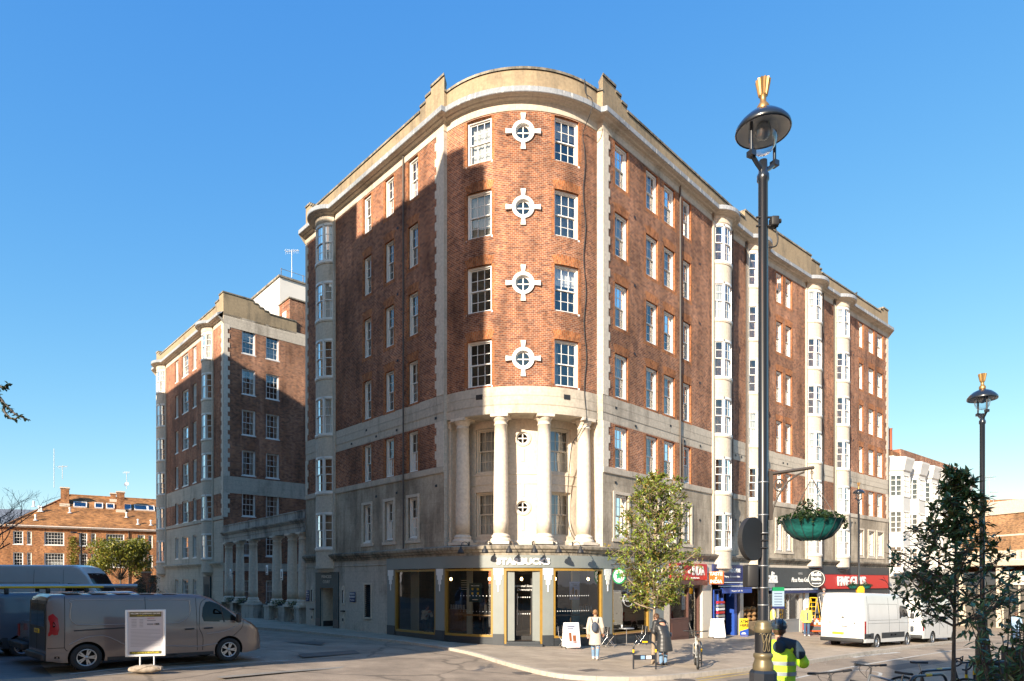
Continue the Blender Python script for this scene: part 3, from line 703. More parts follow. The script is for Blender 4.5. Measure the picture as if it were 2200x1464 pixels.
def bay_curtain(kind):
    mb = MB(); Pq = bow(.80, .40, 40); L = Pq.L[-1]
    spans = [(0, L)] if kind == 'net' else [(0, L * .28), (L * .72, L)]
    for a, b in spans:
        n = int((b - a) / .04); r0, r1 = [], []
        for i in range(n + 1): u = a + (b - a) * i / n; o = -.04 + .02 * math.sin(i * 1.7); r0.append(Pq(u, o, .1)); r1.append(Pq(u, o, 1.9))
        mb.grid([r0, r1])
    return mb.mesh('curtain', M_curtain)
bcur = {k: bay_curtain(k) for k in ('net', 'drapes')}
def bay(P, ua, ub, parent, rows_=range(2, 8), base=3.3, grey=False):
    u = (ua + ub) / 2; p = P(u); t = P.tan(u); rz = math.atan2(t.y, t.x); B = Mt(p.x, p.y, 0, rz); W = parent.matrix_world.inverted()
    mb = MB(); zs = [(SILL[r] - .22, SILL[r] - .22 + (2.05 if r > 3 else 1.95)) for r in rows_]
    lo = base
    for z0, z1 in zs + [(ZT + .36, 0)]:
        # stone apron between the windows
        hi = z0 - .03
        if lo > base: lo_ = lo
        else: lo_ = base
        us = BP.breaks(0, BL)
        prof = [(-.12, lo_), (.0, lo_), (.0, hi - .09), (.035, hi - .07), (.035, hi), (-.12, hi)]
        sweep(mb, BP, prof, 0, BL, 0)
        lo = z1
    # inner dark lining + flat pilaster strips at the sides
    for s_ in (-1, 1):
        x0 = s_ * .87; x1 = s_ * 1.03
        mb.box(min(x0, x1), max(x0, x1), -.09, .0, ZL, ZT + .0, 0)
    # corbelled foot
    sweep(mb, BP, [(-.4, base - .34), (-.2, base - .30), (-.12, base - .16), (.03, base - .10), (.03, base + .0), (-.12, base)], 0, BL, 2 if grey else 0)
    # dark interior
    us = BP.breaks(0, BL)
    mb.face([(-.86, .16, base), (.86, .16, base), (.86, .16, ZT), (-.86, .16, ZT)], 1)
    o = mb.build('bay', [M_stoneP, M_room, M_dark], parent, W @ B)
    mb = MB(); P2 = BP; sweep(mb, P2, corn, 0, None, 0); 
    mb.build('bay_cornice', [M_stone], parent, W @ B)
    mb = MB(); sweep(mb, P2, leadp[:4] + [(-.5, ZT + .88)], 0, None, 0); mb.build('bay_lead', [M_lead], parent, W @ B)
    for (z0, z1), r in zip(zs, rows_):
        me = bw_m[round(z1 - z0, 2)]
        w = link('bay_window', me[0], parent, W @ B @ Matrix.Translation((0, 0, z0))); link('pane', me[1], w)
        c = wr.choice(('net', 'drapes', None, None, None))
        if c: link('curtain', bcur[c], w)
bay(P_left, *lb, main)
for i, (a, b) in enumerate(RB): bay(P_right, a, b, main, grey=i > 1, base=3.5 if i > 1 else 3.3)
# body behind the faces: side walls, back, roof
mb = MB(); dR = Vector((.715, .699)); ndL = Vector((-.685, .729))
q0 = Vector(L1); q1 = q0 + dR * 13; e1 = Vector(R3); e2 = e1 + Vector((-.64, .77)) * 12; mid = Vector((9, 44))
outl = [q0, q1, mid, e2, e1]
for a, b in zip(outl, outl[1:]): 
    n_ = (b - a).length; mb.face([(a.x, a.y, -.5), (b.x, b.y, -.5), (b.x, b.y, 22.3), (a.x, a.y, 22.3)], 0, [(0, -.5), (n_, -.5), (n_, 22.3), (0, 22.3)])
part('rear_walls', mb, [M_brick])
mb = MB(); poly = [P_full(u, -.1, 22.25) for u in P_full.L]; mb.face(poly + [(e2.x, e2.y, 22.25), (mid.x, mid.y, 22.25), (q1.x, q1.y, 22.25)], 0); part('roof', mb, [M_roof])
# quoin strip on the far left end, visible edge-on
# rain pipes and the loose cable on the rotunda
def wallpipe(P, px, z0, z1, r=.04, name='rain_pipe', off=.07, mt=None):
    u = P.at_px(px); mb = MB(); mb.tube([P(u, off, z0), P(u, off, z1)], r, 8); mb.build(name, mt or M_rust, main, main.matrix_world.inverted())
wallpipe(P_right, 1459, 7.4, 22.0, .045); wallpipe(P_right, 1465, 7.4, 9.6, .03); wallpipe(P_left, 869, 4.0, 21.9, .035)
wallpipe(P_right, 1601, 4.0, 22.0, .045); wallpipe(P_right, 1790, 4.0, 22.0, .045); wallpipe(P_right, 1572, 5., 22.0, .03); wallpipe(P_right, 1767, 4., 22., .03)
mb = MB(); u0 = P_arc.at_px(1253); pts = []
for i in range(26):
    z = 23.35 - i * (23.35 - 9.4) / 25; o = .03 if z < 21.4 else .52 if z < 22.3 else .08
    pts.append(P_arc(u0 + .06 * math.sin(i * 1.3) + .1 * (i / 25), o, z))
pts += [P_arc(u0 + .05, .1, 9.2), P_arc(u0 - .12, -.2, 8.6), P_arc(u0 - .2, -.6, 8.0), P_arc(u0 - .2, -.85, 5.2), P_arc(u0 - .1, -.3, 4.1)]
mb.tube(bez(pts, 4), .018, 6); part('loose_cable', mb, [M_blackm])
# ------------------------------------------------------------------ shopfronts along the pavement
def text_on(P, u, z, s, size, mt, parent, off=.1, ext=.012, sx=1., bold=0., spacing=1., shear=0., name='lettering', align='CENTER', width=None, asc=None):
    o = text(name, s, size, mt, None, None, ext, align, sx, bold, spacing, shear); me = o.data
    xs = [v.co.x for v in me.vertices]
    if width: k = width / (max(xs) - min(xs)); c = (max(xs) + min(xs)) / 2 if align == 'CENTER' else min(xs)
    else: k = 1; c = 0
    for v in me.vertices: x, y, d = v.co; q = P(max(0, u + (x - c) * k), off + d, z + y); v.co = q
    o.parent = parent; o.matrix_local = world_of(parent).inverted(); return o
def shop(name, label, px, cat='shopfront'):
    u = P_low.at_px(px); p = P_low(u, .1); o = thing(name, label, cat, (p.x, p.y, G(p.x, p.y))); bpy.context.view_layer.update(); return o
def sp(name, mb, mats, par): return mb.build(name, mats, par, world_of(par).inverted())
def uu(px): return P_low.at_px(px)
def zpx(px, py, off=0.):
    u = P_low.at_px(px, off); return CZ + (1250 - py) / F * P_low(u, off).y
def gz(px): p = P_low(uu(px)); return G(p.x, p.y)
M_sgrey = mat('sage_grey_paint', (.215, .235, .225), .5, var=.08, scale=1.5)
M_gold = mat('gold_paint', (.31, .185, .035), .42, var=.12, scale=5)
M_letter = mat('white_lettering', (.8, .8, .78), .5)
M_red = mat('red_sign', (.55, .02, .02), .4); M_redd = mat('dark_red_sign', (.5, .015, .02), .4)
M_brown = mat('brown_joinery', (.10, .045, .035), .5, var=.15)
M_navy = mat('navy_sign', (.02, .03, .12), .45); M_blue = mat('blue_paint', (.02, .07, .35), .4)
M_orange = mat('orange_sign', (.75, .12, .02), .45); M_yellow = mat('yellow_sign', (.75, .50, .02), .5)
M_green = mat('green_sign', (.01, .22, .09), .4); M_char = mat('charcoal_fascia', (.045, .052, .06), .5, var=.15)
M_tile = mat('pale_wall', (.50, .53, .48), .7); M_wood = mat('timber', (.35, .20, .09), .5, var=.25, scale=8)
M_lamp = mat('warm_bulb', (1, .7, .3), .4, emit=(1, .62, .25), es=6.)
cs = shop('coffee_shop_front', 'grey and gold curved coffee shop front under the columned corner', 1125)
pil = [(834, 850), (938, 957), (1060, 1083), (1165, 1188), (1293, 1313), (1393, 1424)]
mb = MB(); sweep(mb, P_low, [(0, 3.56), (.09, 3.56), (.09, 3.06), (0, 3.06)], uu(834), uu(1424)); sp('fascia', mb, [M_sgrey], cs)
for a, b in pil:
    ua, ub = uu(a), uu(b); g = gz((a + b) / 2); o_ = MB()
    pbox(o_, P_low, ua, ub, -.15, .06, g + .45, 3.06); pp = sp('pilaster', o_, [M_sgrey], cs)
    mb = MB(); pbox(mb, P_low, ua - .01, ub + .01, -.15, .075, g - .25, g + .45); sp('plinth', mb, [M_dark], pp)
    mb = MB(); n = 7; w = min(.46, ub - ua - .02); c = (ua + ub) / 2
    for i in range(n):
        x = c + (i - 3) * w / n; l = (.95, .66, .46, .27)[abs(i - 3)]
        pbox(mb, P_low, x - w / n * .40, x + w / n * .40, .06, .085, 3.04 - l, 3.04)
    sp('stepped_ornament', mb, [M_letter], pp)
def glazing(par, a, b, z0, z1, mf, fw=.08, gm=None, mull=(), trans=(), bar=.04, name='shop_window', off=0.):
    ua, ub = uu(a) if a > 100 else a, uu(b) if b > 100 else b; mb = MB()
    pbox(mb, P_low, ua, ua + fw, -.10 + off, .05 + off, z0, z1); pbox(mb, P_low, ub - fw, ub, -.10 + off, .05 + off, z0, z1)
    pbox(mb, P_low, ua + fw, ub - fw, -.10 + off, .05 + off, z1 - fw, z1); pbox(mb, P_low, ua + fw, ub - fw, -.10 + off, .06 + off, z0, z0 + fw)
    for m in mull: c = ua + (ub - ua) * m; pbox(mb, P_low, c - bar / 2, c + bar / 2, -.08 + off, .03 + off, z0 + fw, z1 - fw)
    for z in trans: pbox(mb, P_low, ua + fw, ub - fw, -.08 + off, .03 + off, z - bar / 2, z + bar / 2)
    o = sp(name, mb, [mf], par); gl = MB(); us = P_low.breaks(ua + fw * .5, ub - fw * .5)
    for q, r in zip(us, us[1:]): gl.face([P_low(q + 1e-5, -.06 + off, z0 + fw / 2), P_low(r - 1e-5, -.06 + off, z0 + fw / 2), P_low(r - 1e-5, -.06 + off, z1 - fw / 2), P_low(q + 1e-5, -.06 + off, z1 - fw / 2)])
    sp('pane', gl, [gm or M_glassS], o); return o
cwin = []
for a, b, zb in ((850, 938, .22), (957, 1060, .26), (1188, 1293, .22), (1313, 1393, .2)):
    w = glazing(cs, a, b, zb, 3.03, M_gold, .09); cwin.append(w)
    mb = MB(); pbox(mb, P_low, uu(a), uu(b), -.12, .04, gz((a + b) / 2) - .25, zb - .002)
    for i in range(4): pbox(mb, P_low, uu(a), uu(b), .04, .055, gz((a + b) / 2) + .03 + i * .07, gz((a + b) / 2) + .06 + i * .07)
    sp('stall_riser', mb, [M_dark], cs)
# dots on the glass
def dots(par, a, b, z, n, r=.022, off=-.05):
    mb = MB()
    for i in range(n):
        u = uu(a) + (uu(b) - uu(a)) * (i + .5) / n
        mb.face([P_low(u + r * math.cos(t * math.pi / 4), off, z + r * math.sin(t * math.pi / 4)) for t in range(8)])
    sp('glass_dots', mb, [M_letter], par)
dots(cwin[1], 985, 1056, 1.92, 10); dots(cwin[1], 985, 1056, 1.28, 10, .014); dots(cwin[2], 1196, 1268, 1.92, 14); dots(cwin[2], 1196, 1268, 1.30, 14)
# posters in the windows
def poster(par, P, px, z, w, h, base, items, off=-.12, name='poster'):
    u = P.at_px(px); mb = MB(); pbox(mb, P, u - w / 2, u + w / 2, off - .012, off, z - h / 2, z + h / 2, 0)
    mats = [base]
    for (cx, cz, rw, rh, m_) in items:
        mats.append(m_); k = len(mats) - 1
        pts = [P(u + cx * w + rw * w / 2 * math.copysign(abs(math.cos(t)) ** .6, math.cos(t)), off + .003, z + cz * h + rh * h / 2 * math.copysign(abs(math.sin(t)) ** .6, math.sin(t))) for t in [i * math.pi / 8 for i in range(16)]]
        mb.face(pts, k)
    return sp(name, mb, mats, par)
M_lil = mat('lilac_paper', (.50, .50, .72), .7); M_pink = mat('pink_paper', (.72, .50, .50), .7); M_cup = mat('cup_brown', (.22, .07, .02), .7); M_dgreen = mat('dark_green_board', (.01, .045, .045), .6)
poster(cwin[2], P_low, 1238, 2.13, .50, .74, M_lil, [(0, -.2, .96, .55, M_pink), (-.14, -.02, .2, .42, M_cup), (.14, -.14, .24, .38, M_cup), (0, .38, .7, .05, M_navy), (0, .31, .5, .04, M_navy)])
poster(cwin[1], P_low, 1013, 2.05, .62, .78, M_dgreen, [(-.22, .18, .16, .12, M_yellow), (.22, .18, .16, .12, M_yellow), (-.22, -.05, .16, .12, M_yellow), (.22, -.05, .16, .12, M_yellow), (0, .36, .7, .05, M_letter), (0, -.38, .5, .04, M_letter)], -.3)
text_on(P_low, uu(1352), 2.30, 'SINCE', .14, M_letter, cwin[3], -.045, .002); text_on(P_low, uu(1352), 2.08, '71', .26, M_letter, cwin[3], -.045, .002); text_on(P_low, uu(1352), 1.72, 'Quality', .36, M_letter, cwin[3], -.045, .002, shear=.3)
mb = MB(); u_ = uu(1352); pts = [P_low(u_ + .38 * math.cos(t) , -.05, 1.70 + .30 * math.sin(t)) for t in [i * math.pi / 12 for i in range(25)]]; mb.tube(pts, .010, 4); sp('window_lettering_ring', mb, [M_letter], cwin[3])
text_on(P_low, uu(1113.5), 3.33 - .02, 'STARBUCKS', .30, M_letter, cs, .11, .02, width=2.05, bold=.018) if False else text_on(P_low, uu(1124), 3.30, 'STARBUCKS', .33, M_letter, cs, .115, .02, width=2.12, bold=.02)
# entrance: recessed glazed door in a gold frame
ud0_, ud1_ = uu(1083), uu(1165); zd = .06; mb = MB()
for a, b, z0, z1 in ((ud0_, ud0_ + .10, -.15, 3.03), (ud1_ - .10, ud1_, -.15, 3.03), (ud0_ + .10, ud1_ - .10, 2.93, 3.03)): pbox(mb, P_low, a, b, -.1, .05, z0, z1)
dr = sp('entrance_frame', mb, [M_gold], cs)
pc = P_low((ud0_ + ud1_) / 2); tc_ = P_low.tan((ud0_ + ud1_) / 2); DM = Mt(pc.x, pc.y, 0, math.atan2(tc_.y, tc_.x)); hw = (ud1_ - ud0_) / 2 - .1
mb = MB(); mb.box(-hw - .02, -hw + .32, .08, 1.1, .1, 2.93); mb.box(hw - .30, hw + .02, .08, 1.1, .1, 2.93); mb.box(-hw, hw, .05, 2.2, 2.93, 2.96)
sp_ = mb.build('entrance_lining', [M_sgrey], cs, cs.matrix_world.inverted() @ DM)
mb = MB(); mb.box(-hw, hw, -.02, 1.4, -.3, .09); mb.box(-hw - .1, hw + .1, -.25, -.02, -.3, -.0); mb.build('door_step', [M_char], cs, cs.matrix_world.inverted() @ DM)
mb = MB(); x0, x1 = -hw + .33, hw - .31
for a, b, c, d in ((x0, x0 + .05, .1, 2.9), (x1 - .05, x1, .1, 2.9), (x0 + .05, x1 - .05, .1, .28), (x0 + .05, x1 - .05, 2.8, 2.9)): mb.box(a, b, .55, .60, c, d)
door = mb.build('door', [M_blackm], cs, cs.matrix_world.inverted() @ DM)
gl = MB(); gl.face([(x0, .575, .12), (x1, .575, .12), (x1, .575, 2.85), (x0, .575, 2.85)]); gl.build('pane', [M_glassS], door)
mb = MB(); mb.tube([(x0 + .10, .46, .72), (x0 + .10, .46, 2.02)], .022, 8); mb.tube([(x0 + .10, .46, .85), (x0 + .10, .56, .85)], .012, 6); mb.tube([(x0 + .10, .46, 1.9), (x0 + .10, .56, 1.9)], .012, 6); mb.build('door_handle', [M_steel], door)
mb = MB()
for z in (1.18, 1.86):
    for i in range(6): x = x0 + .15 + (x1 - x0 - .25) * i / 5; mb.face([(x + .025 * math.cos(t * math.pi / 4), .545, z + .025 * math.sin(t * math.pi / 4)) for t in range(8)])
mb.build('glass_dots', [M_letter], door)
tt = text('lettering', 'Additional Seating', .13, M_letter, door, None, .002, shear=.3); tt.matrix_local = Matrix(((1, 0, 0, .02), (0, 0, -1, .54), (0, 1, 0, 2.32), (0, 0, 0, 1)))
tt = text('lettering', 'Downstairs', .13, M_letter, door, None, .002, shear=.3); tt.matrix_local = Matrix(((1, 0, 0, .05), (0, 0, -1, .54), (0, 1, 0, 2.17), (0, 0, 0, 1)))
# swan-neck lamps over the fascia
for px in (1010, 1054, 1098, 1144, 1188, 1228):
    u = uu(px); mb = MB(); pts = [P_low(u, .12, 3.96), P_low(u, .20, 4.06), P_low(u, .45, 4.10), P_low(u, .66, 4.02), P_low(u, .72, 3.86)]
    mb.tube(bez(pts, 6), .014, 6); mb.tube([P_low(u, .08, 3.93), P_low(u, .08, 4.12)], .03, 8)
    l = sp('swan_neck_lamp', mb, [M_blackm], cs); mb = MB(); p = P_low(u, .72, 3.62)
    mb.lathe([(.012, .30), (.05, .26), (.055, .2), (.11, .13), (.135, .05), (.14, 0), (.12, .01), (.0, .06)], 16, 0, Matrix.Translation(p)); sp('shade', mb, [M_blackm], l)
# projecting round sign by the corner
u = uu(1309); n3 = P_low.nor(u); t3 = P_low.tan(u)
mb = MB(); mb.tube([P_low(u, .05, 3.22), P_low(u, .95, 3.22)], .018, 6); mb.tube([P_low(u, .05, 3.45), P_low(u, .95, 3.24)], .012, 6); mb.tube([P_low(u, .55, 3.22), P_low(u, .55, 3.08)], .01, 6)
ps = sp('sign_bracket', mb, [M_blackm], cs)
c = P_low(u, .55, 2.74); X = Vector((n3.x, n3.y, 0)); SM = Matrix(((X.x, -t3.x, 0, c.x), (X.y, -t3.y, 0, c.y), (0, 0, 1, c.z), (0, 0, 0, 1)))
mb = MB(); mb.prism([(.34 * math.cos(a * math.pi / 16), .34 * math.sin(a * math.pi / 16)) for a in range(32)], -.05, .05, 'y', 0, SM)
for s_ in (-1, 1): mb.prism([(.27 * math.cos(a * math.pi / 16), .27 * math.sin(a * math.pi / 16)) for a in range(32)], s_ * .05, s_ * .058, 'y', 1, SM)
for s_ in (-1, 1): mb.prism([(.0, .24), (.06, .1), (.2, .12), (.1, 0), (.14, -.16), (0, -.08), (-.14, -.16), (-.1, 0), (-.2, .12), (-.06, .1)], s_ * .058, s_ * .064, 'y', 0, SM)
sp('round_sign', mb, [M_green, M_letter], cs)
# room behind the glass
mb = MB(); us = [uu(834) + (uu(1430) - uu(834)) * i / 30 for i in range(31)]
P_in = Path(arc(AC, 1.6, g0 - .02, g1 + .02, 12))
A0 = P_low(uu(834), -.2); A1 = P_low(uu(1424), -.2); cen = [Vector((A0.x + dR.x * 4.2, A0.y + dR.y * 4.2)), Vector((.5, 31.5)), Vector((A1.x - .72 * 4.2, A1.y + .69 * 4.2))]
ring = [(A0.x, A0.y)] + [(q.x, q.y) for q in cen] + [(A1.x, A1.y)]
for a, b in zip(ring, ring[1:]): mb.face([(a[0], a[1], -.2), (b[0], b[1], -.2), (b[0], b[1], 3.5), (a[0], a[1], 3.5)], 0)
fl = [P_low(u, -.02, 0) for u in us]
mb.face([(q.x, q.y, .12) for q in fl] + [(q.x, q.y, .12) for q in reversed(cen)], 1); mb.face([(q.x, q.y, 3.45) for q in fl] + [(q.x, q.y, 3.45) for q in reversed(cen)], 0)
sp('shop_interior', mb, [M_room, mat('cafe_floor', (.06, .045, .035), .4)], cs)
mb = MB(); 
for px0, px1 in ((957, 972), (1272, 1293)): pbox(mb, P_low, uu(px0), uu(px1), -1.3, -1.22, .12, 3.4); 
pbox(mb, P_low, uu(850), uu(866), -.9, -.85, .12, 3.4)
sp('interior_pier', mb, [M_tile], cs)
mb = MB(); pbox(mb, P_low, uu(966), uu(1056), -.55, -.18, 1.09, 1.14); sp('window_bar', mb, [M_wood], cs)
mb = MB(); pbox(mb, P_low, uu(1196), uu(1275), -.55, -.18, 1.09, 1.14); sp('window_bar', mb, [M_wood], cs)
for px, o_ in ((870, -3.6), (985, -3.4), (1030, -3.4), (1215, -3.4), (1255, -3.4), (1350, -3.0)):
    mb = MB(); u_ = uu(px); pbox(mb, P_low, u_ - .35, u_ + .35, o_, o_ + .04, 2.0, 2.7, 0)
    for i in range(5): pbox(mb, P_low, u_ - .28, u_ + .2, o_ + .04, o_ + .045, 2.1 + i * .11, 2.13 + i * .11, 1)
    sp('menu_board', mb, [M_dgreen, M_letter], cs)
    mb = MB(); pbox(mb, P_low, u_ - .7, u_ + .7, o_ + .2, o_ + .7, .12, 1.15, 0); [mb.lathe([(.05, 0), (.05, .22), (0, .23)], 8, 1, Matrix.Translation(P_low(u_ - .5 + i * .2, o_ + .5, 1.15))) for i in range(6)]; sp('back_counter', mb, [M_wood, M_galv], cs)
for px, o in ((1234, -1.6), (1241, -2.3), (985, -2.2), (1020, -2.6), (880, -2.4), (1120, -3.0), (1340, -2.0)):
    p = P_low(uu(px), o, 2.62); mb = MB(); mb.ell(p, (.06, .06, .08)); mb.tube([p, p + Vector((0, 0, .8))], .008, 5, 1); sp('pendant_lamp', mb, [M_lamp, M_blackm], cs)
# --- other shopfronts
def front(par, a, b, z1, name='shop_interior', m=None, depth=2.2, z0=None):
    ua, ub = uu(a), uu(b); mb = MB(); z0 = gz((a + b) / 2) - .3 if z0 is None else z0
    Pm = [P_low(ua, -.2, 0), P_low(ua, -depth, 0), P_low(ub, -depth, 0), P_low(ub, -.2, 0)]
    for q, r in zip(Pm, Pm[1:]): mb.face([(q.x, q.y, z0), (r.x, r.y, z0), (r.x, r.y, z1), (q.x, q.y, z1)])
    mb.face([(q.x, q.y, z0 + .32) for q in Pm]); mb.face([(q.x, q.y, z1) for q in Pm])
    return sp(name, mb, [m or M_room], par)
def pier(par, a, b, z1, m, name='pier', o=.06):
    mb = MB(); pbox(mb, P_low, uu(a), uu(b), -.5, o, gz((a + b) / 2) - .3, z1); return sp(name, mb, [m], par)
def fas(par, a, b, z0, z1, m, o=.12, name='fascia', o0=-.3):
    mb = MB(); pbox(mb, P_low, uu(a), uu(b), o0, o, z0, z1); return sp(name, mb, [m], par)
# Indian restaurant
ir = shop('restaurant_front', 'brown restaurant front with a red TASTE of INDIA fascia, behind the sunlit tree', 1470)
fas(ir, 1424, 1519, 3.40, 3.56, M_stoneP, .06, 'stone_band'); fas(ir, 1436, 1513, 2.58, 3.40, M_redd, .16)
fas(ir, 1437, 1512, 2.32, 2.56, M_brown, .22, 'cornice'); pier(ir, 1424.5, 1436.5, 3.4, M_stoneP); pier(ir, 1507, 1519.5, 3.4, M_cream)
text_on(P_low, uu(1449), 3.02, 'TASTE', .62, M_letter, ir, .18, width=.95, bold=.01); text_on(P_low, uu(1474.5), 3.0, 'of', .34, M_letter, ir, .18, width=.26); text_on(P_low, uu(1494), 3.02, 'INDIA', .62, M_letter, ir, .18, width=1.25, bold=.01); text_on(P_low, uu(1487), 2.68, 'Finest Indian Cuisine', .10, M_letter, ir, .18)
g = gz(1470); glazing(ir, 1438, 1478, g + 1.0, 2.3, M_brown, .07); mb = MB(); pbox(mb, P_low, uu(1438), uu(1478), -.14, .05, g - .2, g + .99); pbox(mb, P_low, uu(1441), uu(1475), .05, .075, g + .15, g + .85); sp('panel', mb, [M_brown], ir)
d = glazing(ir, 1481, 1506, g - .1, 2.3, M_brown, .11, name='door', off=-.12); mb = MB(); mb.tube([P_low(uu(1486), -.04, g + .9), P_low(uu(1486), -.04, g + 1.2)], .015, 6); sp('door_handle', mb, [M_steel], d)
text_on(P_low, uu(1457), 1.95, 'TASTE of INDIA', .15, M_letter, ir, .0, .002); poster(ir, P_low, 1471, 1.45, .34, .7, M_letter, [(0, .2, .7, .02, M_dark), (0, .0, .7, .02, M_dark), (0, -.2, .7, .02, M_dark), (0, .1, .6, .02, M_dark)], -.07, 'menu'); front(ir, 1437, 1507, 2.5)
# projecting orange sign
def proj_sign(par, px, z, w, h, m, lines, size, tm=None, out=.15, name='projecting_sign', border=None, disc=False, pxoff=0):
    u = uu(px); n3 = P_low.nor(u); t3 = P_low.tan(u); c = P_low(u, out + w / 2, z); X = Vector((n3.x, n3.y, 0)); T = Vector((t3.x, t3.y, 0))
    SM = Matrix(((X.x, T.x, 0, c.x), (X.y, T.y, 0, c.y), (0, 0, 1, c.z), (0, 0, 0, 1)))
    mb = MB()
    if disc: mb.prism([(w / 2 * math.cos(a * math.pi / 16), w / 2 * math.sin(a * math.pi / 16)) for a in range(32)], -.05, .05, 'y', 0, SM); mb.prism([((w / 2 - .03) * math.cos(a * math.pi / 16), (w / 2 - .03) * math.sin(a * math.pi / 16)) for a in range(32)], -.055, -.05, 'y', 1, SM); mb.prism([((w / 2 - .055) * math.cos(a * math.pi / 16), (w / 2 - .055) * math.sin(a * math.pi / 16)) for a in range(32)], -.06, -.055, 'y', 0, SM)
    else:
        mb.rbox(-w / 2, w / 2, -.06, .06, -h / 2, h / 2, .015, 0, SM)
    mb.tube([SM @ Vector((-w / 2, 0, h * .3)), SM @ Vector((-w / 2 - out, 0, h * .3))], .02, 6, 1); mb.tube([SM @ Vector((-w / 2, 0, -h * .3)), SM @ Vector((-w / 2 - out, 0, -h * .3))], .02, 6, 1)
    o = sp(name, mb, [m, M_letter if disc else M_blackm], par)
    # the face seen from the corner looks against the travel direction: text x runs outwards
    for i, (s, sz) in enumerate(lines):
        zz = c.z + (len(lines) - 1) * size * .5 - i * size; q = SM @ Vector((0, -.066, 0)); zax = -T
        tm_ = Matrix(((X.x, 0, zax.x, q.x), (X.y, 0, zax.y, q.y), (0, 1, 0, zz), (0, 0, 0, 1)))
        text('lettering', s, sz, tm or M_letter, o, world_of(o).inverted() @ tm_, .006, bold=.006)
    return o
proj_sign(ir, 1519, 2.70, .78, .66, M_orange, [('TASTE', .25), ('of', .12), ('INDIA', .25)], .2)
# blue shop
bs = shop('currency_shop_front', 'navy and blue souvenir and exchange shopfront with small striped awning', 1560)
fas(bs, 1519.5, 1595, 3.42, 3.56, M_stoneP, .06, 'stone_band'); fas(bs, 1527, 1594, 2.52, 3.42, M_navy, .16); pier(bs, 1519.6, 1527, 3.4, M_cream); pier(bs, 1588, 1595, 2.5, M_galv)
text_on(P_low, uu(1566), 3.10, 'SHOPPING CENTRE', .30, M_letter, bs, .18, width=2.0, bold=.008); text_on(P_low, uu(1566), 2.78, 'Top up  No commission', .15, M_letter, bs, .18, width=1.8)
mb = MB(); ua, ub = uu(1528), uu(1592)
for i in range(4):
    z = 2.48 - i * .10; pbox(mb, P_low, ua, ub, .16 + i * .12, .30 + i * .12, z - .05, z, 1 if i % 2 == 0 else 0)
pbox(mb, P_low, ua, ub, .62, .64, 1.88, 2.12, 0); sp('awning', mb, [M_blue, M_letter], bs); text_on(P_low, uu(1560), 2.0, 'Newspapers   Cards   Gifts', .12, M_letter, bs, .645, .003)
g = gz(1555); glazing(bs, 1532, 1553, g + .1, 2.1, M_blue, .08, mull=(.5,)); pier(bs, 1578, 1583, 2.1, M_blue, o=0); front(bs, 1528, 1588, 2.4, m=M_room)
mb = MB()
for i in range(14): 
    c_ = P_low(uu(1556 + wr.random() * 22), -.5 - wr.random() * .4, g + .3 + wr.random() * 1.5); mb.ell(c_, (.10, .06, .13), wr.randrange(4), 8, 6)
sp('hanging_goods', mb, [M_yellow, M_red, M_blue, M_letter], bs)
proj_sign(bs, 1590, 2.95, .62, .62, M_navy, [('Bureau', .17), ('de', .15), ('Change', .17)], .17)
mb = MB(); ua, ub = uu(1535), uu(1549)
for i in range(6): pbox(mb, P_low, ua, ub, .10, .22, g + .9 + i * .18, g + 1.02 + i * .18, i % 3)
sp('card_rack', mb, [M_letter, M_galv, M_red], bs)
# gift shop behind the lamp post
gs = shop('gift_shop_front', 'shopfront with brown sacks and baskets, partly behind the black lamp post', 1615)
fas(gs, 1595.2, 1640, 3.42, 3.56, M_stoneP, .06, 'stone_band'); fas(gs, 1595.2, 1640, 2.4, 3.42, M_char, .14); fas(gs, 1597, 1640, 2.12, 2.38, M_galv, .7, 'awning', .1)
front(gs, 1596, 1640, 2.4, m=mat('brown_interior', (.09, .05, .03), .8)); pier(gs, 1640, 1646, 3.42, M_cream)
mb = MB(); g = gz(1615)
for i in range(9): c_ = P_low(uu(1601 + (i % 3) * 11), -.2, g + .9 + (i // 3) * .28); mb.ell(c_, (.24, .2, .15), 0, 10, 6)
pbox(mb, P_low, uu(1597), uu(1630), -.3, .25, g - .1, g + .75, 1); sp('stock', mb, [mat('wicker', (.30, .17, .07), .8, var=.4, scale=12), mat('sacking', (.30, .22, .13), .9, var=.3)], gs)
# Italian restaurant
it = shop('italian_restaurant_front', 'restaurant front with black corrugated Bella Italia fascia and green-filled window', 1700)
fas(it, 1646.2, 1752, 3.36, 3.52, M_stoneP, .1, 'stone_band'); fas(it, 1646.2, 1750, 2.12, 3.36, M_char, .12)
mb = MB(); ua, ub = uu(1646.2), uu(1750); n = int((ub - ua) / .09)
for i in range(n): pbox(mb, P_low, ua + i * .09, ua + i * .09 + .045, .12, .14, 2.14, 3.34)
sp('corrugation', mb, [M_char], it)
text_on(P_low, uu(1652), 2.72, 'Italia', .95, M_letter, it, .15, .02, width=1.5, bold=.02); text_on(P_low, uu(1715), 2.60, 'Pizza Pasta Grill', .42, M_letter, it, .15, .01, width=2.3, shear=.3); text_on(P_low, uu(1715), 3.0, 'GRILL', .22, M_galv, it, .15, .01)
fas(it, 1646.2, 1750, 1.96, 2.08, M_letter, .22, 'awning_box', .1); fas(it, 1649, 1748, 1.78, 1.93, M_navy, .34, 'awning', .1)
g = gz(1690); glazing(it, 1650, 1716, g + .75, 1.76, M_galv, .06, mull=(.33, .66)); mb = MB(); pbox(mb, P_low, uu(1650), uu(1716), -.14, .04, g - .3, g + .74); sp('stall_riser', mb, [M_galv], it)
pier(it, 1716, 1722, 2.1, M_cream); pier(it, 1728, 1736, 2.1, M_letter); front(it, 1650, 1752, 2.1, m=mat('green_interior', (.03, .05, .03), .8))
mb = MB(); rr = random.Random(3)
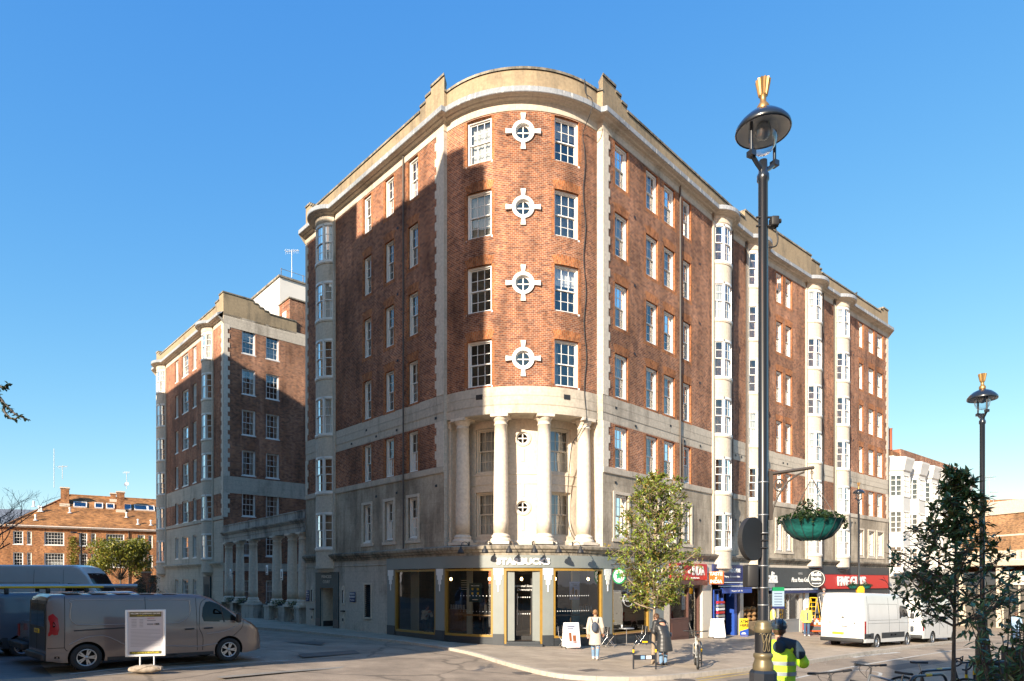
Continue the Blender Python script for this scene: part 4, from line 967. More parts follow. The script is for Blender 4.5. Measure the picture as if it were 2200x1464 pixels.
for i in range(500):
    c_ = P_low(uu(1652 + rr.random() * 62), -.35 - rr.random() * .3, g + .8 + rr.random() * 1.5); d_ = Vector((rr.uniform(-1, 1), rr.uniform(-1, 1), rr.uniform(-1, 1))) * .07; e_ = Vector((rr.uniform(-1, 1), rr.uniform(-1, 1), rr.uniform(-1, 1))) * .05
    mb.face([c_ - d_, c_ + e_, c_ + d_, c_ - e_])
sp('indoor_plants', mb, [mat('indoor_leaves', (.05, .10, .03), .6)], it)
proj_sign(it, 1733, 2.68, 1.1, 1.1, M_char, [('Bella', .34), ('Italia', .34), ('pizza pasta grill', .09)], .29, disc=True, out=.1)
# burger restaurant
bg = shop('burger_restaurant_front', 'charcoal restaurant front with long red fascia reading FIVE GUYS, far right end of the block', 1830)
fas(bg, 1752, 1908, 3.0, 3.55, M_char, .10); fas(bg, 1752, 1758, 2.0, 3.0, M_char, .10, 'fascia'); fas(bg, 1903, 1908, -1.3, 3.0, M_char, .1, 'pier')
fas(bg, 1758, 1903, 2.0, 2.98, M_red, .18, 'red_fascia'); fas(bg, 1752.2, 1903, 1.6, 1.98, M_char, .08)
text_on(P_low, uu(1824), 2.50, 'FIVE GUYS', .86, M_letter, bg, .22, .03, width=4.6, bold=.03)
g = gz(1830)
for a, b in ((1756, 1790), (1792, 1828), (1830, 1866), (1868, 1900)): glazing(bg, a, b, g + .3, 1.58, M_char, .08)
fas(bg, 1752.2, 1903, g - .4, g + .28, M_char, .06, 'stall_riser'); front(bg, 1754, 1902, 1.9)
# ------------------------------------------------------------------ lobby portal, plaques and signs on the stone wall
pt = MB(); a, b = uu(679.5), uu(728.5); c, d = ud0, ud1
M_marble = mat('green_marble', (.022, .05, .055), .55, var=.5, scale=9)
for x0, x1, z0, z1 in ((a, c, -.3, 3.0), (d, b, -.3, 3.0), (c, d, 2.16, 3.0)): pbox(pt, P_low, x0, x1, -.1, .05, z0, z1)
portal = part('door_portal', pt, [M_marble]); 
text_on(P_low, (a + b) / 2, 2.76, 'PRINCESS', .22, M_galv, main, .055, .006, width=1.1); text_on(P_low, (a + b) / 2, 2.48, 'COURT', .22, M_galv, main, .055, .006, width=.8)
mb = MB(); pbox(mb, P_low, a - .003, c, .05, .056, .0, .5); pbox(mb, P_low, d, b + .003, .05, .056, .0, .5); part('portal_plinth', mb, [M_dark])
p = P_low((c + d) / 2); t_ = P_low.tan(c); mb = MB(); M_ = Mt(p.x, p.y, 0, math.atan2(t_.y, t_.x)); mb.box(.36, .46, 1.25, 1.55, 1.2, 1.9, 0, M_); mb.box(-.1, .3, 1.52, 1.56, .9, 1.9, 0, M_); part('entry_panel', mb, [M_blackm])
def wall_sign(px, z, w, h, m, lines, size, label, par=None):
    u = P_low.at_px(px); p = P_low(u, .02, z); t = P_low.tan(u); M_ = Mt(p.x, p.y, p.z, math.atan2(t.y, t.x)); mb = MB(); mb.rbox(-w / 2, w / 2, -.025, .0, -h / 2, h / 2, .008)
    o = mb.build('wall_sign', [m], None, M_); tag(o, label, 'sign')
    for i, (s, sz) in enumerate(lines):
        tx = text('lettering', s, sz, M_letter, o, Matrix(((1, 0, 0, 0), (0, 0, -1, -.027), (0, 1, 0, (len(lines) - 1) * size * .5 - i * size), (0, 0, 0, 1))), .002)
    return o
wall_sign(758.5, 1.72, .56, .50, M_navy, [('PRIVATE', .13), ('PROPERTY', .13), ('No parking', .09)], .15, 'wide navy PRIVATE PROPERTY sign on stone wall right of the marble doorway')
wall_sign(662, 1.70, .38, .62, M_navy, [('PRIVATE', .08), ('PROPERTY', .08), ('No parking', .06), ('CCTV', .08)], .13, 'narrow navy sign on stone wall left of the marble doorway')
for px in (671.5, 738):       # wall lanterns in arched niches and small vents below
    u = P_low.at_px(px); p = P_low(u, 0, 1.3); t = P_low.tan(u); M_ = Mt(p.x, p.y, p.z, math.atan2(t.y, t.x)); mb = MB()
    mb.prism([(-.16, 0), (.16, 0), (.16, .8)] + [(.16 * math.cos(a), .8 + .2 * math.sin(a)) for a in [i * math.pi / 8 for i in range(1, 8)]] + [(-.16, .8)], -.03, .01, 'y', 0); mb.box(-.09, .09, -.045, -.03, .12, .7, 1); mb.box(-.025, .025, -.08, -.03, .1, .75, 2)
    mb.box(-.18, .18, -.10, 0, -.36, -.3, 2); mb.box(-.13, .13, -.04, 0, -.95, -.4, 0); mb.box(-.07, .07, -.05, -.035, -.85, -.7, 2)
    mb.build('wall_lantern', [M_stoneP, M_letter, M_blackm], main, main.matrix_world.inverted() @ M_)
# ------------------------------------------------------------------ second block, colonnade, far buildings, ground
B2c = Vector(ppt(480, 48.0)); dB = Vector((-1316, 1400)).normalized(); dF = Vector((1540, 1400)).normalized()
B2L = Vector(ppt(336, 48 * 696 / 552)); B2F = B2c + dF * 11.5
b2 = thing('mansion_wing', 'farther brick block with bow bays and a white tower on its roof, left of colonnade', 'building', (B2c.x, B2c.y, G(B2c.x, B2c.y))); bpy.context.view_layer.update()
def bp2(name, mb, mats): return mb.build(name, mats, b2, b2.matrix_world.inverted())
Q_l = Path([B2L, B2c]); Q_f = Path([B2c, B2F]); Q_all = Path([B2L, B2c, B2F])
fw = [(Q_f.at_px(a), Q_f.at_px(b)) for a, b in ((520, 549), (571.5, 600))]
lw = [(Q_l.at_px(a), Q_l.at_px(b)) for a, b in ((376.5, 383), (391.5, 404.5), (414, 422))]
def z2(z): return 1 if z < ZS - .2 or ZB0 - .25 < z < ZB1 - .1 or z > ZT else 0
rowsf = [(a, b, SILL[r], HEAD[r]) for a, b in fw for r in range(2, 8)] + [(a, b, .9, 2.6) for a, b in fw]
mb = MB(); wall(mb, Q_l, 0, Q_l.L[-1], -.5, 22.3, [(a, b, SILL[r], HEAD[r]) for a, b in lw for r in range(2, 8)] + [(a, b, 1.0, 2.7) for a, b in lw], z2, 0, .07, None, (ZS - .2, ZB0 - .25, ZB1 - .1, ZT), 3)
bp2('left_face_wall', mb, wallmats)
def z2f(z): return 1 if 3.3 < z < 3.9 or ZB0 - .25 < z < ZB1 - .1 or z > ZT - .2 else 0
mb = MB(); wall(mb, Q_f, 0, Q_f.L[-1], -.5, 22.3, rowsf, z2f, 0, .07, None, (3.3, 3.9, ZB0 - .25, ZB1 - .1, ZT - .2), 3); bp2('front_face_wall', mb, wallmats)
for W, P_ in ((fw, Q_f), (lw, Q_l)):
    for a, b in W:
        for r in range(2, 8):
            put_window(P_, (a + b) / 2, b - a, SILL[r], HEAD[r] - SILL[r], b2, 'sash_window', 3 if b - a > .8 else 1 if b - a < .45 else 2, 4, 0, .05, rcur(.25))
        put_window(P_, (a + b) / 2, b - a, .9 if P_ is Q_f else 1.0, 1.7, b2, 'sash_window', 3 if b - a > .8 else 2, 4, 0, .05, 'net')
mb = MB(); sweep(mb, Path([B2L, B2c]), corn); sweep(mb, Q_f, [(.02, ZT - .2), (.02, ZT + .55), (0, ZT + .57)]); bp2('cornice', mb, [M_stone])
mb = MB(); sweep(mb, Path([B2L, B2c]), leadp); bp2('cornice_lead', mb, [M_lead])
mb = MB(); L2 = Q_all.L[1]
for a, b, z in ((0, .7, ZP + .45), (.7, 1.1, ZP + .2), (1.1, L2 - 1.7, ZP), (L2 - 1.7, L2 - .9, ZP + .25), (L2 - .9, L2 + 2.2, ZP + .6), (L2 + 2.2, L2 + 2.6, ZP + .4), (L2 + 2.6, L2 + 3.0, ZP + .2), (L2 + 3.0, L2 + 3.4, ZP + .05), (L2 + 3.4, L2 + 5.6, ZP - .1)): parapet(mb, Q_all, a, b, z)
bp2('parapet', mb, [M_parapet, M_grime])
mb = MB(); sweep(mb, Q_l, sill_p); sweep(mb, Q_l, ledge[:8]); 
sweep(mb, Q_f, [(0, ZB0 - .25), (.03, ZB0 - .25), (.03, ZB1 - .1), (0, ZB1 - .1)]); bp2('string_course', mb, [M_stone])
for P_, u_, s_ in ((Q_l, Q_l.L[-1], -1), (Q_f, 0, 1), (Q_l, 0, 1)):
    mb = MB(); quoin(mb, P_, u_, s_, ZS, ZT, .3, .45); bp2('quoin_strip', mb, [M_stoneC])
bay(Q_l, Q_l.at_px(440), Q_l.at_px(458), b2); bay(Q_l, Q_l.at_px(343.5), Q_l.at_px(357), b2)
u_ = Q_l.at_px(447); pq = Q_l(u_); tq = Q_l.tan(u_); mb = MB(); M_ = Mt(pq.x, pq.y, 0, math.atan2(tq.y, tq.x))
mb.box(-.75, .75, -.12, .1, 0, 2.9, 0, M_); mb.box(-.45, .45, -.14, -.12, .1, 2.3, 1, M_); bp2('doorway', mb, [M_marble, M_room])
mb = MB(); nb = Vector((-dB.y, dB.x)) * -1; e_ = B2L + dF * 12; f_ = B2F - dB * 0 + dB * 12
for a, b in ((B2L, e_), (e_, B2F + dB * 6), (B2F + dB * 6, B2F)):
    n_ = (b - a).length; mb.face([(a.x, a.y, -.5), (b.x, b.y, -.5), (b.x, b.y, 22.3), (a.x, a.y, 22.3)], 0, [(0, -.5), (n_, -.5), (n_, 22.3), (0, 22.3)])
bp2('rear_walls', mb, [M_brick])
mb = MB(); g_ = B2F + dB * 6; mb.face([(q.x, q.y, 22.2) for q in (B2L, B2c, B2F, g_, e_)]); bp2('roof', mb, [M_roof])
# roof house: white rendered tower and brick lift house
M_render = mat('white_render', (.74, .70, .64), .8, var=.06, scale=.6)
tA = Vector(ppt(601, 54)); M_ = Mt(tA.x, tA.y, 0, math.atan2(dF.y, dF.x)); mb = MB(); mb.box(0, 6.5, 0, 7.2, 22, 27.75, 0, M_); mb.box(-.12, 6.6, -.12, 7.3, 27.75, 27.9, 1, M_)
for x in (.1, 2., 4., 6.): mb.tube([M_ @ Vector((x, -.05, 27.9)), M_ @ Vector((x, -.05, 28.5))], .03, 5, 1)
mb.tube([M_ @ Vector((.1, -.05, 28.45)), M_ @ Vector((6.4, -.05, 28.45))], .02, 5, 1); bp2('roof_tower', mb, [M_render, M_grime])
tA = Vector(ppt(622, 51.5)); M_ = Mt(tA.x, tA.y, 0, math.atan2(dF.y, dF.x)); mb = MB(); mb.box(0, 4, 0, 2.0, 22, 24.9, 0, M_); mb.box(-.08, 4.1, -.08, 2.1, 24.9, 25.0, 1, M_); mb.box(-.02, 0, .6, 1.3, 22.7, 24.1, 2, M_); bp2('lift_house', mb, [M_brick, M_grime, M_white])
def antenna(name, label, px, Y, ztop, h, kind, z0=None):
    p = ray(px, 1250, Y); o = thing(name, label, 'antenna', (p.x, p.y, ztop - h)); mb = MB(); mb.tube([(0, 0, 0), (0, 0, h)], .03, 6); 
    if kind == 'yagi':
        for s in (.0,): mb.tube([(-.5, 0, h - .15), (.6, 0, h - .05)], .02, 5)
        for i in range(7): x = -.5 + i * .17; l = .38 - i * .02; mb.tube([(x, -l * .7, h - .15 + i * .015), (x, l * .7, h - .15 + i * .015)], .014, 4); mb.tube([(x, 0, h - .15 - l * .6), (x, 0, h - .15 + l * .6)], .012, 4)
    elif kind == 'dish': mb.lathe([(.0, 0), (.15, .03), (.28, .1)], 14, 0, Matrix.Translation((.15, -.2, h * .25)) @ Matrix.Rotation(R(70), 4, 'X')); [mb.tube([(-.4 + .1 * i, 0, h - .2), (-.4 + .1 * i, 0, h + .1)], .012, 4) for i in range(8)]; mb.tube([(-.4, 0, h), (.4, 0, h)], .02, 4)
    mb.build('mast', [M_galv], o, None); return o
antenna('tv_antenna', 'thin mast antenna beside the white roof tower', 627, 54, 30.0, 2.3, 'yagi')
# colonnade between the blocks
cS = Vector(L1) + ndL * .05; cE = B2c + Vector((-.0, -.0)); cdir = (cS - cE).normalized(); Lc2 = (cS - cE).length
cn = thing('colonnade_screen', 'stone colonnade screen with entablature joining the two brick blocks', 'colonnade', (cE.x, cE.y, G(cE.x, cE.y))); bpy.context.view_layer.update()
PC = Path([cE, cS]); 
def cpart(name, mb, mats): return mb.build(name, mats, cn, cn.matrix_world.inverted())
mb = MB()
prof = [(-.45, 5.35), (.02, 5.35), (.02, 5.62), (.05, 5.64), (.05, 5.86), (.12, 5.90), (.14, 5.95), (.22, 6.0), (.24, 6.08), (.05, 6.12), (.02, 6.14), (.02, 6.52), (.06, 6.54), (.06, 6.6), (-.45, 6.62)]
sweep(mb, PC, prof + [prof[0]]); cpart('entablature', mb, [M_stonePort])
PCc = Path([cE + Vector((PC.n[0].x, PC.n[0].y)) * -.2, cS + Vector((PC.n[0].x, PC.n[0].y)) * -.2]); cm2 = column_mesh(5.35 - 1.02, .30, 'column', M_stoneC)
for px in (491.5, 515.5, 544, 595, 628, 652):
    p = PCc(PCc.at_px(px)); link('column', cm2, cn, cn.matrix_world.inverted() @ Mt(p.x, p.y, 1.018, math.atan2(cdir.y, cdir.x)))
def pier2(a, b, z1=1.02):
    mb = MB(); pbox(mb, PCc, PCc.at_px(a), PCc.at_px(b), -.38, .38, -.2, z1 - .1); pbox(mb, PCc, PCc.at_px(a) - .04, PCc.at_px(b) + .04, -.42, .42, z1 - .1, z1); cpart('pier', mb, [M_stonePort])
for a, b in ((483, 488), (506, 513), (531, 557), (580, 591), (611, 624), (646, 656)): pier2(a, b)
bal = [(.05, 0), (.05, .06), (.035, .09), (.06, .2), (.075, .28), (.06, .38), (.03, .5), (.05, .56), (.05, .62)]
for a, b in ((488, 506), (513, 531), (591, 611), (624, 646)):
    ua, ub = PCc.at_px(a), PCc.at_px(b); mb = MB(); pbox(mb, PCc, ua, ub, -.12, .12, -.2, .24); pbox(mb, PCc, ua, ub, -.13, .13, .86, .98); n = int((ub - ua) / .24)
    for i in range(n): p = PCc(ua + (ub - ua) * (i + .5) / n); mb.lathe(bal, 10, 0, Matrix.Translation((p.x, p.y, .24)))
    cpart('balustrade', mb, [M_stonePort])
# planters with greenery on the balustrades
def leafball(mb, c, r, n, s, rnd, mi=0, flat=1.):
    for i in range(n):
        d = Vector((rnd.gauss(0, 1), rnd.gauss(0, 1), rnd.gauss(0, 1))).normalized() * r * rnd.random() ** .4; d.z *= flat; p = Vector(c) + d
        a = Vector((rnd.gauss(0, 1), rnd.gauss(0, 1), rnd.gauss(0, 1))).normalized(); b = a.cross(Vector((rnd.gauss(0, 1), rnd.gauss(0, 1), rnd.gauss(0, 1)))).normalized()
        l = s * rnd.uniform(.6, 1.3); mb.face([p - a * l, p + b * l * .45, p + a * l, p - b * l * .45], mi if isinstance(mi, int) else rnd.choice(mi))
def leaf_mat(name, c, c2=None, rough=.45, tr=.25):
    m, nt, b = new_mat(name); N = nt.nodes; L = nt.links; g = N.new('ShaderNodeNewGeometry'); cr = N.new('ShaderNodeValToRGB')
    e = cr.color_ramp.elements; e[0].color = (*[x * .55 for x in c], 1); e[1].color = (*(c2 or [x * 1.7 for x in c]), 1); q = e.new(.5); q.color = (*c, 1)
    L.new(g.outputs['Random Per Island'], cr.inputs[0]); L.new(cr.outputs[0], b.inputs['Base Color']); b.inputs['Roughness'].default_value = rough
    b.inputs['Subsurface Weight'].default_value = 0; t = N.new('ShaderNodeBsdfTranslucent'); mx = N.new('ShaderNodeMixShader'); mx.inputs[0].default_value = tr
    L.new(cr.outputs[0], t.inputs[0]); out = N['Material Output']; L.new(b.outputs[0], mx.inputs[1]); L.new(t.outputs[0], mx.inputs[2]); L.new(mx.outputs[0], out.inputs[0]); return m
M_leaf = leaf_mat('green_leaves', (.05, .085, .02), (.12, .14, .03)); M_leafd = leaf_mat('dark_leaves', (.018, .04, .014), (.05, .08, .02), .35); M_leafy = leaf_mat('yellow_green_leaves', (.15, .17, .02), (.30, .26, .03))
lr = random.Random(11)
for px, lab in ((496, 'leafy planter on balustrade, farthest left by the wing'), (522, 'leafy planter on balustrade between the two left columns'), (601, 'trailing planter on balustrade right of the dark gap'), (634, 'trailing planter on balustrade nearest the stone corner')):
    p = PCc(PCc.at_px(px)); o = thing('planter', lab, 'planter', (p.x, p.y, .98), math.atan2(cdir.y, cdir.x), 'planters on the balustrade'); mb = MB(); mb.rbox(-.45, .45, -.13, .13, 0, .17, .02); mb.build('trough', [M_dark], o)
    mb = MB(); leafball(mb, (0, 0, .22), .5, 260, .05, lr, 0, .35); leafball(mb, (0, .0, .12), .42, 90, .05, lr, 0, .7); mb.build('foliage', [M_leaf], o)
# notices on the columns
for px, py, w, h, m_, lab in ((508.5, 1233, .34, .62, M_letter, 'white notice fixed to a column, left of the colonnade'), (588, 1225, .34, .62, M_letter, 'white notice on the column right of the dark gap'), (620, 1235, .34, .66, M_letter, 'white notice on the column nearest the stone corner')):
    u = PCc.at_px(px); p = PCc(u, .42); z = CZ + (1250 - py) / F * p.y; mb = MB(); mb.rbox(-w / 2, w / 2, -.015, .015, -h / 2, h / 2, .006, 0); mb.box(-.05, .05, -.022, -.015, -.12, .18, 1); mb.box(-.11, .11, -.022, -.015, -.26, -.2, 1)
    mb.box(-.03, .03, .015, .25, -.03, .03, 1); tag(mb.build('notice', [m_, M_dark], None, Mt(p.x, p.y, z, math.atan2(cdir.y, cdir.x))), lab, 'sign')
mb = MB(); p = PCc(PCc.at_px(567), -.6); mb.box(-1.05, 1.05, -.05, .05, -.1, 1.15); tag(mb.build('dark_gate', [M_blackm], None, Mt(p.x, p.y, .05, math.atan2(cdir.y, cdir.x))), 'dark solid gate in the gap between colonnade piers', 'gate')
# ---- brick houses with a tiled roof, behind the car park
hs = thing('terraced_houses', 'low orange brick houses with brown tiled roof, chimneys and roof lights behind the car park', 'building', (-48, 76, G(-48, 76))); bpy.context.view_layer.update()
hA = Vector(ppt(-160, 70)); hB = Vector(ppt(420, 84)); PH = Path([hA, hB])
def hp(name, mb, mats): return mb.build(name, mats, hs, hs.matrix_world.inverted())
def hz(px, py): return CZ + (1250 - py) / F * PH(PH.at_px(px)).y
hwins = [(28, 50, 2), (58, 68, 1), (95, 138, 3), (170, 187.5, 2), (196, 206, 1), (228, 267, 3), (296, 311, 2), (319, 328, 1)]
ops = []
for a, b, k in hwins:
    ua, ub = PH.at_px(a), PH.at_px(b)
    for z0, z1 in ((4.25, 5.85), (6.75, 8.3)): ops.append((ua, ub, z0, z1, k))
mb = MB(); wall(mb, PH, 0, PH.L[-1], -1, 8.9, ops, 0, 0, .05, None, (), 1); hp('front_wall', mb, [M_brickF, M_room])
for a, b, z0, z1, k in ops: put_window(PH, (a + b) / 2, b - a, z0, z1 - z0, hs, 'window', {1: 2, 2: 3, 3: 6}[k], 4, 0, .03, 'net' if k == 3 else None)
mb = MB(); sweep(mb, PH, [(0, 8.7), (.35, 8.72), (.45, 8.82), (.45, 8.95), (0, 9.0)]); hp('eaves', mb, [M_white])
# hipped roof
M_tiles = brick_mat('roof_tiles', (.33, .16, .06), (.24, .115, .05), (.14, .07, .035), .3, .14, None, .35)
u0, u1 = PH.at_px(12), PH.L[-1]; rise, run = 4.7, 7.5; mb = MB()
E = lambda u, o, z: PH(max(u, 0), o, z)
a, b, c, d = E(u0, .5, 8.85), E(u1, .5, 8.85), E(u1, -run, 8.85 + rise), E(u0 + 5.8, -run, 8.85 + rise); Ls = math.hypot(run, rise)
mb.face([a, b, c, d], 0, [(0, 0), (u1 - u0, 0), (u1 - u0, Ls), (5.8, Ls)])
e2_, f2 = E(u0, -2 * run - .5, 8.85), E(u1, -2 * run - .5, 8.85); mb.face([a, d, e2_], 0, [(0, 0), (run, Ls), (2 * run, 0)]); mb.face([e2_, d, c, f2], 0, [(0, 0), (5, Ls), (30, Ls), (30, 0)])
hp('tiled_roof', mb, [M_tiles])
mb = MB(); mb.tube([a, d], .12, 6); mb.tube([d, c], .12, 6); hp('ridge_tiles', mb, [M_tiles])
PHr = lambda u, s: E(u, .5 - s * (run + .5), 8.85 + s * rise)
def rooflight(px, s0, w, h):
    u = PH.at_px(px); p = PHr(u, s0); ang = math.atan2(rise, run + .5); t = PH.t[0]; M_ = Mt(p.x, p.y, p.z, math.atan2(t.y, t.x)) @ Matrix.Rotation(ang, 4, 'X'); mb = MB()
    for x0, x1, y0, y1 in ((-w / 2, -w / 2 + .1, 0, h), (w / 2 - .1, w / 2, 0, h), (-w / 2 + .1, w / 2 - .1, 0, .1), (-w / 2 + .1, w / 2 - .1, h - .1, h)): mb.box(x0, x1, y0, y1, .0, .16)
    o = mb.build('roof_light', [M_white], hs, hs.matrix_world.inverted() @ M_); g = MB(); g.face([(-w / 2, 0, .1), (w / 2, 0, .1), (w / 2, h, .1), (-w / 2, h, .1)]); g.face([(-w / 2, 0, .02), (w / 2, 0, .02), (w / 2, h, .02), (-w / 2, h, .02)], 1); g.build('pane', [M_glass, M_room], o)
for px, w in ((170, 1.4), (212, .9), (238, .9), (276, .9), (307, 1.5), (330, .8)): rooflight(px, .60, w, 1.5)
for px, w, s, hh in ((135, .85, .72, 1.8), (261, .85, .62, 2.1), (245, .6, .95, .6)):
    u = PH.at_px(px); p = PHr(u, s); t = PH.t[0]; M_ = Mt(p.x, p.y, p.z, math.atan2(t.y, t.x)); mb = MB(); mb.box(-w / 2, w / 2, -.45, .55, -1.2, hh, 0); mb.box(-w / 2 - .08, w / 2 + .08, -.53, .63, hh, hh + .15, 1); mb.box(-w / 2 - .1, w / 2 + .1, -.8, .6, -.65, -.1, 1)
    mb.build('chimney', [M_brickF, M_stoneP], hs, hs.matrix_world.inverted() @ M_)
for px, s in ((66, .56), (80, .42), (85, .42), (148, .42), (273, .36), (297, .16), (325, .15), (75, .16)):
    p = PHr(PH.at_px(px), s); mb = MB(); mb.tube([p, p + Vector((0, 0, .6))], .09, 8); mb.lathe([(.13, .55), (.13, .68), (0, .72)], 8, 0, Matrix.Translation(p)); mb.lathe([(.25, 0), (.2, .06), (.1, .12)], 8, 0, Matrix.Translation(p)); hp('vent_pipe', mb, [M_white])
mb = MB(); p = PH(PH.at_px(277), .1, 0); mb.tube([p, p + Vector((0, 0, 8.8))], .06, 6); hp('rain_pipe', mb, [M_blackm])
antenna('tv_antenna', 'tall thin rod antenna at the left chimney of the tiled roof', 116, 77, 18.2, 4.6, 'rod'); antenna('tv_antenna', 'antenna above left chimney of the tiled roof', 134, 77, 16.2, 1.6, 'yagi'); antenna('tv_antenna', 'antenna with dish above right chimney of the tiled roof', 272, 78, 15.6, 2.0, 'dish')
# a pale house end and slate roof peeping left of the tiled roof
nh = thing('pale_house', 'pale house with slate roof at the far left behind bare tree', 'building', (-66, 88, 0)); mb = MB(); M_ = Mt(-66.0, 84, 0, R(15)); mb.box(-8, 5, 0, 9, -1, 9.5, 0, M_); 
q = [M_ @ Vector(v) for v in ((-8, -.3, 9.5), (5.3, -.3, 9.5), (5.3, 9.3, 9.5), (-8, 9.3, 9.5), (-8, 4.5, 12.3), (3.5, 4.5, 12.3))]
for f in ((0, 1, 5, 4), (1, 2, 5), (2, 3, 4, 5)): mb.face([q[k] for k in f], 1)
mb.build('walls_and_roof', [M_render, mat('slate', (.13, .15, .18), .6, var=.2)], nh, Matrix.Translation((66, -88, 0)))
# brick garden wall with gateway in front of the houses
gw = thing('garden_wall', 'dark brick garden wall with curved gateway in front of the houses', 'wall', (*gp(260, 1290).xy, 0)); bpy.context.view_layer.update(); wA, wB = Vector(ppt(-60, 56)), Vector(ppt(372, 62)); PW = Path([wA, wB]); mb = MB()
us = [PW.at_px(x) for x in range(-55, 372, 6)]
for a, b in zip(us, us[1:]):
    def tz(u): x = 1100 + F * PW(u).x / PW(u).y; return 3.1 - (1.1 * math.sin(math.pi * (x - 217) / 92) if 217 < x < 309 else 0)
    mb.face([PW(a, 0, -.5), PW(b, 0, -.5), PW(b, 0, tz(b)), PW(a, 0, tz(a))], 0, [(a, -.5), (b, -.5), (b, tz(b)), (a, tz(a))]); mb.face([PW(a, .05, tz(a)), PW(b, .05, tz(b)), PW(b, -.4, tz(b)), PW(a, -.4, tz(a))], 1); mb.face([PW(a, .05, tz(a)), PW(b, .05, tz(b)), PW(b, .05, tz(b) - .1), PW(a, .05, tz(a) - .1)], 1)
    mb.face([PW(a, -.35, -.5), PW(b, -.35, -.5), PW(b, -.35, tz(b)), PW(a, -.35, tz(a))], 0)
for x in (212, 314): u = PW.at_px(x); pbox(mb, PW, u - .35, u + .35, -.5, .15, -.5, 3.3, 0); pbox(mb, PW, u - .42, u + .42, -.55, .2, 3.3, 3.45, 1)
mb.build('brickwork', [M_brick, M_grime], gw, gw.matrix_world.inverted())
# ---- white terrace with canted bays (right)
wt = thing('white_terrace', 'white rendered terrace with stacked canted bay windows beyond the brick block', 'building', (36, 58, -1.2)); bpy.context.view_layer.update()
wa, wb = Vector(ppt(1911, 54.)), Vector(ppt(2072, 66)); PT = Path([wa, wb]); 
def wp(name, mb, mats, par=None): return mb.build(name, mats, wt, wt.matrix_world.inverted())
M_wstucco = mat('white_stucco', (.60, .59, .565), .7, var=.06, scale=.8)
mb = MB(); wall(mb, PT, 0, PT.L[-1], -3, 12.6, [], 0, 0); sweep(mb, PT, [(0, 2.9), (.2, 2.95), (.25, 3.2), (0, 3.25)]); sweep(mb, PT, [(0, 12.4), (.15, 12.45), (.3, 12.7), (.35, 12.9), (-.3, 12.95)]); wp('front_wall', mb, [M_wstucco])
mb = MB(); sweep(mb, PT, [(-.6, 12.6), (-.6, 13.7), (-2.0, 13.9), (-2.0, 12.6)]); wp('roof', mb, [M_brickF])
ndT = Vector((PT.n[0].x, PT.n[0].y)); mb = MB()
bk = [wa, wa - ndT * 10, wb - ndT * 10, wb]
for a, b in zip(bk, bk[1:]): mb.face([(a.x, a.y, -3), (b.x, b.y, -3), (b.x, b.y, 12.6), (a.x, a.y, 12.6)])
mb.face([(q.x, q.y, 12.6) for q in bk]); wp('rear_walls', mb, [M_wstucco])
BT = Path([(-1.35, 0), (-.75, -.85), (.75, -.85), (1.35, 0)])
def cant_window(h):
    mb = MB(); gl = MB()
    for i in range(3):
        a, b = BT.L[i] + .06, BT.L[i + 1] - .06; n = 4 if i == 1 else 2
        pbox(mb, BT, a, a + .07, -.08, .03, 0, h); pbox(mb, BT, b - .07, b, -.08, .03, 0, h); pbox(mb, BT, a, b, -.08, .05, 0, .1); pbox(mb, BT, a, b, -.08, .03, h - .1, h)
        for k in range(1, n): c = a + (b - a) * k / n; pbox(mb, BT, c - .03, c + .03, -.06, .0, .1, h - .1)
        for k in range(1, 4): pbox(mb, BT, a, b, -.06, .0, h * k / 4 - .02, h * k / 4 + .02)
        gl.face([BT(a, -.04, .05), BT(b, -.04, .05), BT(b, -.04, h - .05), BT(a, -.04, h - .05)]); gl.face([BT(a, -.3, .05), BT(b, -.3, .05), BT(b, -.3, h - .05), BT(a, -.3, h - .05)], 1)
    return mb.mesh('bay_window', M_white), gl.mesh('pane', [M_glass, M_room])
cw = cant_window(1.85)
for px in (1924, 1958, 1985, 2009, 2029, 2046, 2060):
    u = PT.at_px(px); p = PT(u); t = PT.t[0]; M_ = wt.matrix_world.inverted() @ Mt(p.x, p.y, 0, math.atan2(t.y, t.x)); mb = MB(); zs = (3.6, 6.5, 9.5)
    lo = 3.2
    for z in zs + (11.6,): mb = MB(); sweep(mb, BT, [(-.2, lo), (0, lo), (0, z), (-.2, z)]); mb.build('bay_apron', [M_wstucco], wt, M_); lo = z + 1.85
    mb = MB(); sweep(mb, BT, [(0, 11.6), (.1, 11.7), (.2, 12.2), (.3, 12.6), (.3, 12.75), (-.8, 13.0)]); mb.build('bay_pediment', [M_wstucco], wt, M_)
    for z in zs: w = link('bay_window', cw[0], wt, M_ @ Matrix.Translation((0, 0, z))); link('pane', cw[1], w)
mb = MB()
for i, px in enumerate((1913, 1920, 1931, 1938, 1945)):
    p = PT(PT.at_px(px), -1.2); mb = MB(); hh = 1.3 if i < 3 else 1.9; mb.lathe([(.2, 0), (.16, .1), (.15, hh - .1), (.2, hh)], 10, 0, Matrix.Translation((p.x, p.y, 14.0))); wp('chimney_pot', mb, [mat('terracotta_pot', (.35, .10, .05), .8) if i != 3 else M_white])
mb = MB(); a_ = PT.at_px(1911); b_ = PT.at_px(1950); pbox(mb, PT, a_, b_, -1.8, -.55, 12.5, 14.1); wp('chimney_stack', mb, [M_brick])
